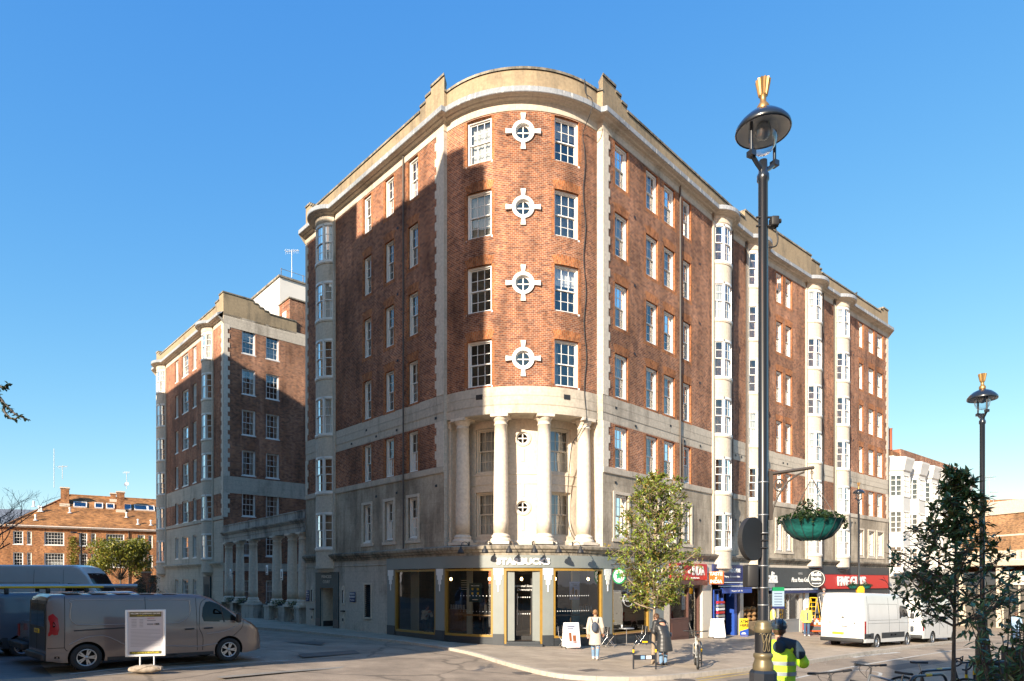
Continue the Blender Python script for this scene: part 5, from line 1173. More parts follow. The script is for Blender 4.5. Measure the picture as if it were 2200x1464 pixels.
# ---- low brick parade on the right
lp = thing('brick_parade', 'low brown brick parade with pale stone bands over shops at the far right', 'building', (45, 48, -1.5)); bpy.context.view_layer.update()
pa_, pb_ = Vector(ppt(2062, 63)), Vector(ppt(2420, 50)); PP = Path([pa_, pb_])
def pz(px, py): return CZ + (1250 - py) / F * PP(PP.at_px(px)).y
zt, zc = 8.6, 4.4
mb = MB(); wall(mb, PP, 0, PP.L[-1], zc, zt, [], 0); lpw = mb.build('brick_wall', [M_brickB], lp, lp.matrix_world.inverted())
mb = MB(); sweep(mb, PP, [(0, zt), (.12, zt), (.14, zt + 1.2), (-.4, zt + 1.25)]); sweep(mb, PP, [(0, 6.6), (.04, 6.6), (.04, 6.75), (0, 6.75)]); sweep(mb, PP, [(0, zc - .5), (.5, zc - .45), (.6, zc), (.5, zc + .1), (0, zc + .15)])
n = int(PP.L[-1] / .5)
for i in range(n): pbox(mb, PP, i * .5 + .1, i * .5 + .35, 0, .45, zc - .3, zc + .9)
mb.build('stone_bands', [M_stoneP], lp, lp.matrix_world.inverted())
mb = MB(); u = 0; k = 0
while u < PP.L[-1] - 3:
    pbox(mb, PP, u, u + .4, -.1, .12, -3, zc - .5, 0); pbox(mb, PP, u + .4, u + 3.6, -.3, -.1, -3, 2.2, 1); pbox(mb, PP, u + .4, u + 3.6, -.1, .1, 2.2, 3.4, (2, 3, 0, 4)[k % 4]); pbox(mb, PP, u + .45, u + .55, -.1, .0, -3, 2.2, 0); pbox(mb, PP, u + 1.9, u + 2.0, -.1, .0, -3, 2.2, 0); u += 3.6; k += 1
mb.build('shopfronts', [M_stoneP, M_room2, M_char, M_cream, M_red], lp, lp.matrix_world.inverted())
nP = Vector((PP.n[0].x, PP.n[0].y)); mb = MB(); bk = [pa_, pa_ - nP * 9, pb_ - nP * 9, pb_]
for a, b in zip(bk, bk[1:]): mb.face([(a.x, a.y, -3), (b.x, b.y, -3), (b.x, b.y, zt + 1), (a.x, a.y, zt + 1)])
mb.face([(q.x, q.y, zt + 1) for q in bk]); mb.build('rear_walls', [M_brickB], lp, lp.matrix_world.inverted())
fr = thing('far_house', 'distant house roof above the brick parade', 'building', (62, 78, -1)); mb = MB(); M_ = Mt(60, 76, 0, R(-20)); mb.box(-10, 12, 0, 8, -3, 9.9, 0, M_)
q = [M_ @ Vector(v) for v in ((-10, -.3, 9.9), (12, -.3, 9.9), (12, 8.3, 9.9), (-10, 8.3, 9.9), (-8, 4, 12.6), (12, 4, 12.6))]
for f in ((0, 1, 5, 4), (3, 2, 5, 4), (0, 4, 3)): mb.face([q[k] for k in f], 1)
mb.build('walls_and_roof', [M_brickB, M_tiles], fr, Matrix.Translation((-62, -78, 1)))
antenna('tv_antenna', 'antenna mast above the brick parade, taller one', 2125, 60, 12.2, 3.5, 'yagi'); antenna('tv_antenna', 'short antenna above the brick parade at far right', 2134, 62, 11.0, 2.0, 'dish')
# ------------------------------------------------------------------ buildings across the side street, behind the camera (they cast the long shade)
d2 = Vector((math.sin(SUN_AZ), math.cos(SUN_AZ))); tE = math.tan(SUN_EL)
nL = Vector((-.729, -.685)); P0 = Vector((-1.12, 26.6)); W_ = 24.
tsh = W_ / (-d2.dot(nL)) if False else W_ / abs(d2.dot(nL)); K0 = P0 - d2 * tsh; H0 = 19.55 + tsh * tE
ob = thing('opposite_block', 'tall brick block across the side street behind the viewer', 'building', (K0.x, K0.y, G(K0.x, K0.y))); bpy.context.view_layer.update()
Mo = Mt(K0.x, K0.y, 0, math.atan2(ndL.y, ndL.x))      # local x runs away along the street, local +y is away from... the sun side
def prj(px): p = P_left(P_left.at_px(px)); q = p.xy - d2 * tsh; return (q - K0).dot(ndL)
x1 = prj(763); x2 = prj(657) + .9
mb = MB(); side = 1 if (Mo.to_3x3() @ Vector((0, 1, 0))).xy.dot(nL) > 0 else -1
def ob_box(xa, xb, h, z0=-1): mb.box(xa, xb, min(0, side * 12), max(0, side * 12), z0, h, 0, Mo)
ob_box(0, x1, H0, 7.4); ob_box(.65, x1, 7.39, 6.2); ob_box(1.4, x1, 6.19, -1); ob_box(x1 + .002, x2, H0 + 1.75); ob_box(x2 + .002, 47.3, H0 - .2); ob_box(1.0, 2.1, H0 + .9, H0 - 1) 
mb.build('walls', [M_brickB], ob, ob.matrix_world.inverted())
# wing on the camera's right that shades the near kerb
rb = thing('near_right_block', 'brick block behind and right of the viewer', 'building', (14, -16, 0)); mb = MB(); mb.box(-21.7, 16, -8, 4, -2, 18, 0); mb.build('walls', [M_brickB], rb)
# ------------------------------------------------------------------ ground
def asphalt(name, c, spec_=.4, var=.35, cracks=True):
    m, nt, b = new_mat(name); N = nt.nodes; L = nt.links; tc = N.new('ShaderNodeTexCoord')
    n1 = N.new('ShaderNodeTexNoise'); n1.inputs['Scale'].default_value = 60; n1.inputs['Detail'].default_value = 3; L.new(tc.outputs['Object'], n1.inputs['Vector'])
    n2 = N.new('ShaderNodeTexNoise'); n2.inputs['Scale'].default_value = .7; n2.inputs['Detail'].default_value = 10; n2.inputs['Roughness'].default_value = .65; L.new(tc.outputs['Object'], n2.inputs['Vector'])
    r1 = N.new('ShaderNodeMapRange'); r1.inputs['From Min'].default_value = .3; r1.inputs['From Max'].default_value = .7; r1.inputs['To Min'].default_value = .72; r1.inputs['To Max'].default_value = 1.3; L.new(n1.outputs['Fac'], r1.inputs['Value'])
    r2 = N.new('ShaderNodeMapRange'); r2.inputs['From Min'].default_value = .3; r2.inputs['From Max'].default_value = .7; r2.inputs['To Min'].default_value = 1 - var; r2.inputs['To Max'].default_value = 1 + var; L.new(n2.outputs['Fac'], r2.inputs['Value'])
    m1 = N.new('ShaderNodeMath'); m1.operation = 'MULTIPLY'; L.new(r1.outputs[0], m1.inputs[0]); L.new(r2.outputs[0], m1.inputs[1])
    out = m1.outputs[0]
    if cracks:
        w = N.new('ShaderNodeTexVoronoi'); w.feature = 'DISTANCE_TO_EDGE'; w.inputs['Scale'].default_value = .33; wn_ = N.new('ShaderNodeTexNoise'); wn_.inputs['Scale'].default_value = 1.2; wn_.inputs['Detail'].default_value = 5; L.new(tc.outputs['Object'], wn_.inputs['Vector'])
        va = N.new('ShaderNodeMix'); va.data_type = 'RGBA'; va.inputs[0].default_value = .35; L.new(tc.outputs['Object'], va.inputs[6]); L.new(wn_.outputs['Color'], va.inputs[7]); L.new(va.outputs[2], w.inputs['Vector'])
        rc = N.new('ShaderNodeMapRange'); rc.inputs['From Min'].default_value = .004; rc.inputs['From Max'].default_value = .014; rc.inputs['To Min'].default_value = .6; L.new(w.outputs['Distance'], rc.inputs['Value'])
        m2 = N.new('ShaderNodeMath'); m2.operation = 'MULTIPLY'; L.new(out, m2.inputs[0]); L.new(rc.outputs[0], m2.inputs[1]); out = m2.outputs[0]
    mx = N.new('ShaderNodeMix'); mx.data_type = 'RGBA'; mx.blend_type = 'MULTIPLY'; mx.inputs[0].default_value = 1; mx.inputs[6].default_value = (*c, 1); L.new(out, mx.inputs[7]); L.new(mx.outputs[2], b.inputs['Base Color'])
    b.inputs['Roughness'].default_value = .8; bp = N.new('ShaderNodeBump'); bp.inputs['Strength'].default_value = .5; bp.inputs['Distance'].default_value = .01; L.new(n1.outputs['Fac'], bp.inputs['Height']); L.new(bp.outputs[0], b.inputs['Normal']); return m
def slab_mat(name, c, joint, w=.9, h=.6, rot=43., var=.18):
    m, nt, b = new_mat(name); N = nt.nodes; L = nt.links; tc = N.new('ShaderNodeTexCoord'); mp = N.new('ShaderNodeMapping'); mp.inputs['Rotation'].default_value = (0, 0, R(rot)); L.new(tc.outputs['Object'], mp.inputs[0])
    br = N.new('ShaderNodeTexBrick'); br.inputs['Scale'].default_value = 1; br.inputs['Brick Width'].default_value = w; br.inputs['Row Height'].default_value = h; br.inputs['Mortar Size'].default_value = .008; br.inputs['Mortar Smooth'].default_value = .3; br.inputs['Color1'].default_value = (*c, 1); br.inputs['Color2'].default_value = (*[x * (1 - var) for x in c], 1); br.inputs['Mortar'].default_value = (*joint, 1); L.new(mp.outputs[0], br.inputs['Vector'])
    n2 = N.new('ShaderNodeTexNoise'); n2.inputs['Scale'].default_value = .9; n2.inputs['Detail'].default_value = 9; n2.inputs['Roughness'].default_value = .7; L.new(tc.outputs['Object'], n2.inputs['Vector'])
    r2 = N.new('ShaderNodeMapRange'); r2.inputs['From Min'].default_value = .3; r2.inputs['From Max'].default_value = .7; r2.inputs['To Min'].default_value = .7; r2.inputs['To Max'].default_value = 1.2; L.new(n2.outputs['Fac'], r2.inputs['Value'])
    mx = N.new('ShaderNodeMix'); mx.data_type = 'RGBA'; mx.blend_type = 'MULTIPLY'; mx.inputs[0].default_value = 1; L.new(br.outputs['Color'], mx.inputs[6]); L.new(r2.outputs[0], mx.inputs[7]); L.new(mx.outputs[2], b.inputs['Base Color']); b.inputs['Roughness'].default_value = .75
    return m
M_asph = asphalt('asphalt', (.29, .23, .172)); M_slab = slab_mat('paving_slabs', (.43, .35, .265), (.2, .165, .125)); M_kerb = stone_mat('kerb_stone', (.46, .41, .35), (.3, .27, .23), .3, (.9, 3.), jd=.5)
M_line = stone_mat('worn_white_paint', (.55, .54, .50), (.14, .13, .12), .45, None, 6.); M_yline = stone_mat('worn_yellow_paint', (.55, .40, .10), (.16, .14, .10), .35, None, 6.)
xs = [-1500, -300, -60] + list(range(-50, 46, 5)) + [300, 1500]; ys = [-300, -10] + list(range(-5, 86, 5)) + [300, 2500]
gb = MB(); gb.grid([[(x, y, G(x, y) - .12) for x in xs] for y in ys], 0, sm=False); struct(gb.build('road', [M_asph]))
# pavement round the block: kerb follows these photo points
kerb_px = [(300, 1325), (420, 1335), (547, 1347), (650, 1355.5), (760, 1367), (860, 1377), (943, 1389), (985, 1396), (1028, 1406), (1080, 1421), (1151, 1439), (1200, 1448), (1260, 1453), (1340, 1455), (1420, 1452.5), (1500, 1446), (1570, 1439), (1640, 1431), (1720, 1422), (1800, 1410), (1880, 1399), (1960, 1389), (2040, 1378), (2110, 1369)]
kp = [gp(x, y) for x, y in kerb_px]; kp = [Vector((p.x, p.y)) for p in kp]
PK = Path([(p.x, p.y) for p in bez([(p.x, p.y, 0) for p in kp], 4)])
mb = MB(); inner = []
i0 = len(PK.L)
for i in range(i0):
    u = PK.L[i]; k = PK.p[i] + PK.mi[i] * -.15
    # inner edge: pushed to behind the building line
    inner.append(k)
cen2 = Vector((4, 45))
rws = [[(k.x, k.y, G(k.x, k.y)) for k in inner]]
for f in (.15, .3, .5, .8): rws.append([tuple((lambda q: (q.x, q.y, G(q.x, q.y)))(k + (cen2 - k) * f)) for k in inner])
mb.grid(rws, 0, sm=False); struct(mb.build('pavement', [M_slab]))
mb = MB()
for i in range(i0 - 1):
    a, b = PK.p[i], PK.p[i + 1]; ai, bi = a - PK.mi[i] * .15, b - PK.mi[i + 1] * .15; ga, gb_ = G(a.x, a.y) + .004, G(b.x, b.y) + .004
    mb.face([(a.x, a.y, ga), (b.x, b.y, gb_), (bi.x, bi.y, gb_), (ai.x, ai.y, ga)], 0, [(PK.L[i], .1), (PK.L[i + 1], .1), (PK.L[i + 1], .3), (PK.L[i], .3)])
    mb.face([(a.x, a.y, ga - .2), (b.x, b.y, gb_ - .2), (b.x, b.y, gb_), (a.x, a.y, ga)], 0, [(PK.L[i], .4), (PK.L[i + 1], .4), (PK.L[i + 1], .6), (PK.L[i], .6)])
struct(mb.build('kerb', [M_kerb]))
def line(name, pts, w, mt, dz=-.116, dash=None):
    mb = MB(); P = [gp(x, y, -.12) for x, y in pts]; P = bez(P, 6) if len(P) > 2 else [P[0] + (P[1] - P[0]) * i / 12 for i in range(13)]
    for i, (a, b) in enumerate(zip(P, P[1:])):
        if dash and i % dash[1] >= dash[0]: continue
        t = (b - a).normalized(); n = Vector((-t.y, t.x, 0)) * w / 2; q = [a - n, b - n, b + n, a + n]; mb.face([(v.x, v.y, G(v.x, v.y) + dz) for v in q])
    return struct(mb.build(name, [mt]))
line('road_marking', [(470, 1456), (700, 1437), (860, 1424), (1040, 1413.5)], .22, mat('patched_strip', (.26, .24, .21), .8, var=.3))
line('road_marking', [(150, 1449), (300, 1433), (560, 1412)], .10, M_line); line('road_marking', [(150, 1458), (330, 1441), (620, 1419)], .05, M_line)
line('road_marking', [(1500, 1464), (1580, 1452), (1660, 1441)], .07, M_yline); line('road_marking', [(1496, 1459), (1576, 1447), (1652, 1437)], .07, M_yline)
line('road_marking', [(1725, 1384), (1800, 1387), (1836, 1390)], .25, M_line); line('road_marking', [(1830, 1413), (1878, 1407), (1930, 1402)], .25, M_line)
line('road_marking', [(1740, 1448), (1800, 1442), (1850, 1441), (1890, 1446), (1885, 1456)], .10, M_line)
line('road_marking', [(1640, 1425), (1740, 1415)], .1, M_line); line('road_marking', [(1680, 1464), (1820, 1435), (2000, 1405), (2110, 1390)], .10, M_line)
# slabs at the lower left where the vans stand
mb = MB(); pts = [gp(x, y, -.11) for x, y in ((-200, 1464 + 60), (190, 1466), (60, 1385), (40, 1340), (-60, 1320), (-700, 1330))]; mb.face([(p.x, p.y, p.z) for p in pts]); struct(mb.build('parking_slabs', [slab_mat('grey_slabs', (.16, .16, .16), (.08, .08, .08), .6, .6, 20)]))
# near pavement with the cycle stands and the lamp
mb = MB(); npx = [(1480, 1620), (1600, 1560), (1750, 1528), (1880, 1502), (2000, 1478), (2110, 1452), (2240, 1425), (2600, 1390), (2900, 1600), (3600, 3200), (2000, 3600), (1450, 3000)]
pts = [gp(x, y) for x, y in npx]
mb.face([(p.x, p.y, G(p.x, p.y) + .0) for p in pts]); [mb.face([(a.x, a.y, G(a.x, a.y) - .2), (b.x, b.y, G(b.x, b.y) - .2), (b.x, b.y, G(b.x, b.y)), (a.x, a.y, G(a.x, a.y))]) for a, b in zip(pts, pts[1:] + pts[:1])]
struct(mb.build('near_pavement', [slab_mat('dark_slabs', (.20, .18, .155), (.1, .09, .08), .6, .45, 43)]))
# inspection covers
for px, py in ((1266, 1441), (1610, 1395)):
    p = gp(px, py); mb = MB(); mb.box(-.35, .35, -.25, .25, .002, .008, 0); mb.box(-.3, .3, -.2, .2, .008, .012, 1); struct(mb.build('inspection_cover', [M_kerb, M_rust], None, Mt(p.x, p.y, p.z, R(40))))

# tarmac repairs, gully, fallen leaves
M_patch = asphalt('patched_asphalt', (.13, .115, .10), var=.25, cracks=False)
for pts in (((880, 1440), (1010, 1432), (1040, 1462), (900, 1470)), ((640, 1405), (760, 1397), (775, 1404), (650, 1413)), ((1560, 1462), (1700, 1447), (1720, 1456), (1590, 1474)), ((1900, 1432), (2010, 1417), (2030, 1424), (1925, 1441)), ((590, 1372), (700, 1380), (690, 1386), (575, 1377))):
    mb = MB(); q = [gp(x, y, -.12) for x, y in pts]; mb.face([(v.x, v.y, v.z + .003) for v in q]); struct(mb.build('tarmac_patch', [M_patch]))
for px, py in ((1120, 1447), (860, 1392), (1470, 1462)):
    p = gp(px, py, -.12); mb = MB(); mb.lathe([(0, .006), (.28, .006), (.3, .004), (.3, 0)], 20); struct(mb.build('manhole_cover', [M_rust], None, Matrix.Translation(p)))
mb = MB(); lr2 = random.Random(77)
for i in range(900):
    if i % 3: u = lr2.uniform(0, PK.L[-1]); p = PK(u, abs(lr2.gauss(0, .35)) + .03); z = -.112
    else: q = gp(lr2.uniform(900, 2000), lr2.uniform(1385, 1445)); p = Vector((q.x, q.y, 0)); z = .004
    a = lr2.random() * 6.28; s_ = lr2.uniform(.015, .04); zz = G(p.x, p.y) + (z if i % 3 else .004)
    if i % 3 == 0 and not (PK(PK.at_px(1100 + F * p.x / p.y), 0).y < p.y - .3): continue
    mb.face([(p.x + s_ * math.cos(a + k * 1.57) * (1 if k % 2 else .5), p.y + s_ * math.sin(a + k * 1.57) * (1 if k % 2 else .5), zz + (.006 if k == 1 else 0)) for k in range(4)], i % 2)
struct(mb.build('fallen_leaves', [mat('dry_leaf', (.30, .16, .05), .8), mat('litter', (.45, .42, .38), .8)]), 'stuff')
# ------------------------------------------------------------------ street lamps
M_goldm = mat('gilded_metal', (.42, .25, .10), .42, metal=.7); M_iron = mat('dark_iron', (.014, .018, .026), .28, coat=.6, spec=.6); M_brz = mat('bronze_paint', (.16, .13, .075), .4, metal=.4)
def clear_glass(name):
    m = bpy.data.materials.new(name); m.use_nodes = True; nt = m.node_tree; N = nt.nodes; L = nt.links; N.clear(); o = N.new('ShaderNodeOutputMaterial'); t = N.new('ShaderNodeBsdfTransparent'); g = N.new('ShaderNodeBsdfGlossy'); x = N.new('ShaderNodeMixShader'); lw = N.new('ShaderNodeLayerWeight'); lw.inputs[0].default_value = .25
    g.inputs['Roughness'].default_value = .05; t.inputs[0].default_value = (.88, .92, .95, 1); L.new(lw.outputs['Facing'], x.inputs[0]); L.new(t.outputs[0], x.inputs[1]); L.new(g.outputs[0], x.inputs[2]); L.new(x.outputs[0], o.inputs[0]); return m
M_clear = clear_glass('clear_bowl')
def street_lamp(label, loc, H, rz=0.):
    "H: height of the finial tip over the foot"
    o = thing('street_lamp', label, 'street lamp', loc, rz, 'black street lamps with gold finials')
    b = MB(); b.lathe([(.0, 0), (.17, 0), (.17, .3), (.15, .32), (.15, 1.36), (.13, 1.39)], 8, 0, None, False); b.build('base', [M_iron], o)
    b = MB(); b.lathe([(.11, 1.37), (.115, 1.40), (.115, 1.44), (.095, 1.50), (.093, 1.52), (.108, 1.54), (.108, 1.57), (.09, 1.59)], 24); b.build('collar', [M_brz], o)
    b = MB(); b.lathe([(.092, 1.58), (.092, 1.83)], 24); dr_ = b.build('drum', [M_black], o)
    b = MB(); c = []
    for s in (-1, 1):
        c = [(s * .005, .0, .07), (s * .02, 0, .10), (s * .045, 0, .08), (s * .03, 0, .0), (s * .04, 0, -.07), (s * .02, 0, -.09), (s * .005, 0, -.03), (0, 0, .06)]
        def wr_(p): a = p[0] / .10 - math.pi / 2 - .45; return (.094 * math.cos(a), .094 * math.sin(a), 1.705 + p[2] * 1.05)
        b.tube([wr_(p) for p in bez(c, 5)], .0055, 5)
        b.tube([wr_(p) for p in bez([(s * .0, 0, .07), (s * .035, 0, -.0), (s * .06, 0, .10), (s * .085, 0, .09)], 5)], .0045, 5)
    b.build('monogram', [M_brz], dr_)
    b = MB(); b.lathe([(.092, 1.82), (.10, 1.84), (.102, 1.88), (.085, 1.90), (.092, 1.93), (.06, 1.96)], 24); b.build('collar', [M_brz], o)
    b = MB(); zt = H - .93; b.lathe([(.058, 1.94), (.058, 3.6), (.055, 3.62), (.053, zt - .25), (.068, zt - .23), (.068, zt - .17), (.05, zt - .14), (.046, zt), (.0, zt)], 16); b.build('pole', [M_iron], o)
    b = MB()
    for s in (-1, 1): b.tube([(0, 0, zt - .13), (s * .10, 0, zt - .06), (s * .19, 0, zt + .02)], .028, 6); b.box(s * .19 - .035, s * .19 + .035, -.04, .04, zt - .01, zt + .05); b.tube([(s * .19, 0, zt + .03), (s * .19, 0, zt + .38)], .019, 8)
    b.build('bracket', [M_iron], o); z = zt + .35
    b = MB(); b.lathe([(.288, z - .016), (.296, z - .03), (.308, z - .01), (.30, z + .03), (.26, z + .085), (.19, z + .15), (.12, z + .185), (.07, z + .205), (.06, z + .235), (.0, z + .235)], 32, 0); b.lathe([(.288, z - .016), (.23, z + .03), (.14, z + .07), (0, z + .08)], 32, 1); b.build('hood', [M_iron, M_letter], o)
    b = MB(); b.lathe([(.165, z + .02), (.16, z - .1), (.135, z - .19), (.09, z - .245), (.0, z - .27)], 24); b.build('bowl', [M_clear], o)
    b = MB(); b.ell((0, 0, z - .01), (.09, .09, .1)); b.build('bulb', [M_galv], o)
    b = MB(); b.lathe([(.06, z + .20), (.068, z + .22), (.068, z + .27), (.05, z + .30), (.034, z + .32), (.034, z + .37), (.05, z + .40)], 20); b.lathe([(.046, z + .39), (.055, z + .43), (.080, z + .57), (.074, z + .57), (.0, z + .56)], 24, 0, None, False, .10); b.build('finial', [M_goldm], o)
    return o, zt
p = Vector((2.89, 7.5)); gL = G(*p); lamp, zt = street_lamp('tall black street lamp in the near foreground with hanging basket bracket', (p.x, p.y, gL), 2.5 + (1250 - 172) / F * 7.5 - gL, R(28))
b = MB()
for z in (3.9, 4.0): b.tube([(-.09, -.03, z), (.16, -.03, z)], .012, 6)
b.rbox(.07, .16, -.08, .03, 3.89, 4.0, .015); b.tube([(.14, -.03, 3.95), (.19, -.03, 3.96)], .025, 10)
zc = 2.5 + (1250 - 480) / F * 7.5 - gL - 3.95
cam_o = b.build('camera_box', [M_blackm], lamp, Mt(0, 0, zc, R(-28)))
b = MB(); b.tube(bez([(.13, -.02, 3.89), (.16, -.02, 3.77), (.14, -.02, 3.68), (.06, -.02, 3.66)], 5), .009, 5); b.build('cable', [M_blackm], cam_o)
# hanging basket arm with scroll
hz_ = lambda py: 2.5 + (1250 - py) / F * 7.5 - gL
ang = R(-28) + R(10)
b = MB(); L_ = .60; AM = Mt(0, 0, 0, ang)
b.box(.075, .115, -.015, .015, hz_(1117), hz_(1012), 0, AM); b.tube([AM @ Vector((.095, 0, hz_(1018))), AM @ Vector((.095 + L_ - .05, 0, hz_(1018) + .09))], .019, 4)
b.tube([AM @ Vector(v) for v in bez([(.11, 0, hz_(1110)), (.14, 0, hz_(1085)), (.26, 0, hz_(1045)), (.40, 0, hz_(1022)), (.52, 0, hz_(1012))], 6)], .011, 6)
cc = Vector((.205, 0, hz_(1042))); b.tube([AM @ (cc + Vector((.068 * math.cos(a * math.pi / 10), 0, .068 * math.sin(a * math.pi / 10)))) for a in range(21)], .009, 6)
b.prism([(.205 + x * .055, cc.z + y * .055) for x, y in ((0, .8), (.22, .25), (.75, .45), (.5, -.35), (0, -.75), (-.5, -.35), (-.75, .45), (-.22, .25))], -.006, .006, 'y', 0, AM)
b.tube([AM @ Vector((.62, 0, hz_(1018) + .075)), AM @ Vector((.62, 0, hz_(1018) + .03))], .008, 5)
b.build('basket_arm', [mat('weathered_brown_iron', (.075, .06, .05), .6)], lamp)
# round sign seen from behind, traffic light box, bus notice
b = MB(); SMx = Matrix.Translation((-.20, -.02, hz_(1160))) @ Matrix.Rotation(R(62), 4, 'Z') 
b.prism([(.245 * math.cos(a * math.pi / 20), .245 * math.sin(a * math.pi / 20)) for a in range(40)], -.035, .02, 'y', 0, Matrix.Translation((-.02, 0, hz_(1160))) @ Matrix.Rotation(R(38), 4, 'Z') @ Matrix.Translation((-.2, 0, 0)))
for z in (1148, 1162, 1178): b.tube([(-.17, -.06, hz_(z)), (.03, -.07, hz_(z))], .008, 5)
sg = b.build('round_road_sign', [M_blackm], lamp, Mt(0, 0, 0, R(-28)))
b = MB()
for z in (1037, 1107, 1146, 1178, 1216, 1263, 1300): b.lathe([(.056, hz_(z) - .006), (.0605, hz_(z) - .006), (.0605, hz_(z) + .006), (.056, hz_(z) + .006)], 20)
b.build('steel_straps', [M_galv], lamp)
b = MB(); b.rbox(-.22, -.09, -.12, .06, hz_(1262), hz_(1214), .02, 0); b.build('signal_box', [M_blackm], lamp, Mt(0, 0, 0, R(-28)))
b = MB(); b.box(.10, .235, -.02, -.008, hz_(1308), hz_(1262), 0); b.box(.10, .235, -.022, -.007, hz_(1270), hz_(1262), 1); b.box(.10, .235, -.022, -.007, hz_(1308), hz_(1303), 2)
for i in range(5): b.box(.12, .21, -.0225, -.019, hz_(1300 - i * 6), hz_(1300 - i * 6) + .006, 2)
b.build('notice_plate', [mat('pale_blue_notice', (.28, .38, .48), .5), M_green, M_navy], lamp, Mt(0, 0, 0, R(-28)))
p = Vector((10.9, 15.1)); g2 = G(*p); street_lamp('street lamp behind the dark tree at right', (p.x, p.y, g2), 2.5 + (1250 - 803) / F * 15.1 - g2, R(80))
p = Vector((19.42, 36.5)); g3 = G(*p); street_lamp('most distant street lamp, in front of the FIVE GUYS fascia', (p.x, p.y, g3), 2.5 + (1250 - 1037) / F * 36.5 - g3, R(20))
# hanging baskets
M_teal = mat('teal_liner', (.01, .15, .135), .6, var=.35, scale=14, bump=.4)
def basket(name, label, c, r, hang, seed):
    o = thing(name, label, 'hanging basket', c, 0); rnd = random.Random(seed); b = MB()
    b.lathe([(.0, -r * .72), (r * .35, -r * .70), (r * .62, -r * .58), (r * .86, -r * .32), (r, 0), (r * 1.02, .0), (r * .9, .0), (0, -.02)], 28); b.build('bowl', [M_teal], o)
    b = MB()
    for i in range(16): a = i * math.pi / 8; b.tube([(r * f * 1.01 * math.cos(a), r * f * 1.01 * math.sin(a), z * r) for f, z in ((.35, -.71), (.62, -.59), (.86, -.33), (1.01, .0))], r * .012, 4)
    b.build('wire_frame', [M_dark], o)
    if hang:
        b = MB()
        for i in range(4): a = i * math.pi / 2 + .4; b.tube([(r * math.cos(a), r * math.sin(a), 0), (0, 0, hang - .06)], .005, 4)
        b.tube([(0, 0, hang - .07), (0, 0, hang)], .007, 4); b.tube([(.018 * math.cos(t * .785), 0, hang + .0 + .018 * math.sin(t * .785)) for t in range(9)], .004, 4); b.build('chains', [M_rust], o)
    b = MB(); leafball(b, (0, 0, r * .12), r * .98, int(900 * r / .3), r * .075, rnd, 0, .22)
    for i in range(14):
        a = rnd.random() * 6.28; l = r * rnd.uniform(.15, .6)
        for k in range(12): t = k / 12; leafball(b, (r * (1.02 + .12 * math.sin(t * 3)) * math.cos(a), r * (1.02 + .12 * math.sin(t * 3)) * math.sin(a), .05 - l * t), r * .06, 3, r * .06, rnd)
    leafball(b, (-r * .1, 0, r * .38), r * .42, int(260), r * .07, rnd, 0, .9); b.build('plants', [M_leafd, M_leaf], o)
    b = MB(); leafball(b, (r * .15, -r * .2, r * .3), r * .4, 26, r * .04, rnd, 0, .7); b.build('flowers', [mat('dull_pink', (.35, .12, .14), .6)], o); return o
lw_ = Mt(2.89, 7.5, gL, R(28)); q = lw_ @ (AM @ Vector((.62, 0, hz_(1018)))); zb = 2.5 + (1250 - 1118) / F * q.y
basket('hanging_basket', 'teal hanging basket with trailing plants on the near lamp post', (q.x, q.y, zb), .335, q.z - zb + .03, 3)
p = Vector((19.42, 36.5)); zb = 2.5 + (1250 - 1258) / F * 36.5
for dx in (-.36, .34): basket('flower_basket', 'small teal flower basket on the distant lamp post, ' + ('left one' if dx < 0 else 'right one'), (p.x + dx, p.y - .1, zb), .30, 0, 5 + int(dx * 10))
b = MB(); b.rbox(-.2, .2, -.1, .1, 0, .56, .02); o = b.build('amber_notice', [mat('amber_board', (.75, .38, .02), .5)], None, Mt(p.x, p.y - .15, 2.5 - 31 / F * 36.5, 0)); tag(o, 'amber board strapped under baskets on the distant lamp post', 'sign')
# ------------------------------------------------------------------ trees
M_bark = mat('pale_bark', (.28, .22, .16), .85, var=.3, scale=12, bump=.3); M_barkd = mat('grey_bark', (.10, .09, .08), .85, var=.3, scale=10, bump=.3)
def mag_mat(name, top, under, rough):
    m, nt, b_ = new_mat(name); N = nt.nodes; L = nt.links; g = N.new('ShaderNodeNewGeometry'); cr = N.new('ShaderNodeValToRGB'); e = cr.color_ramp.elements
    e[0].color = (*[x * .6 for x in top], 1); e[1].color = (*[min(1, x * 1.9) for x in top], 1); q = e.new(.6); q.color = (*top, 1); L.new(g.outputs['Random Per Island'], cr.inputs[0])
    mx = N.new('ShaderNodeMix'); mx.data_type = 'RGBA'; L.new(cr.outputs[0], mx.inputs[6]); mx.inputs[7].default_value = (*under, 1)
    th = N.new('ShaderNodeMath'); th.operation = 'FRACT'; ml = N.new('ShaderNodeMath'); ml.operation = 'MULTIPLY'; ml.inputs[1].default_value = 7.31; L.new(g.outputs['Random Per Island'], ml.inputs[0]); L.new(ml.outputs[0], th.inputs[0])
    gt = N.new('ShaderNodeMath'); gt.operation = 'GREATER_THAN'; gt.inputs[1].default_value = .76; L.new(th.outputs[0], gt.inputs[0]); mm = N.new('ShaderNodeMath'); mm.operation = 'MULTIPLY'; mm.inputs[1].default_value = .85; L.new(gt.outputs[0], mm.inputs[0]); L.new(mm.outputs[0], mx.inputs[0])
    L.new(mx.outputs[2], b_.inputs['Base Color']); b_.inputs['Roughness'].default_value = rough; b_.inputs['Specular IOR Level'].default_value = .6
    t = N.new('ShaderNodeBsdfTranslucent'); x = N.new('ShaderNodeMixShader'); x.inputs[0].default_value = .18; L.new(mx.outputs[2], t.inputs[0]); out = N['Material Output']; L.new(b_.outputs[0], x.inputs[1]); L.new(t.outputs[0], x.inputs[2]); L.new(x.outputs[0], out.inputs[0]); return m
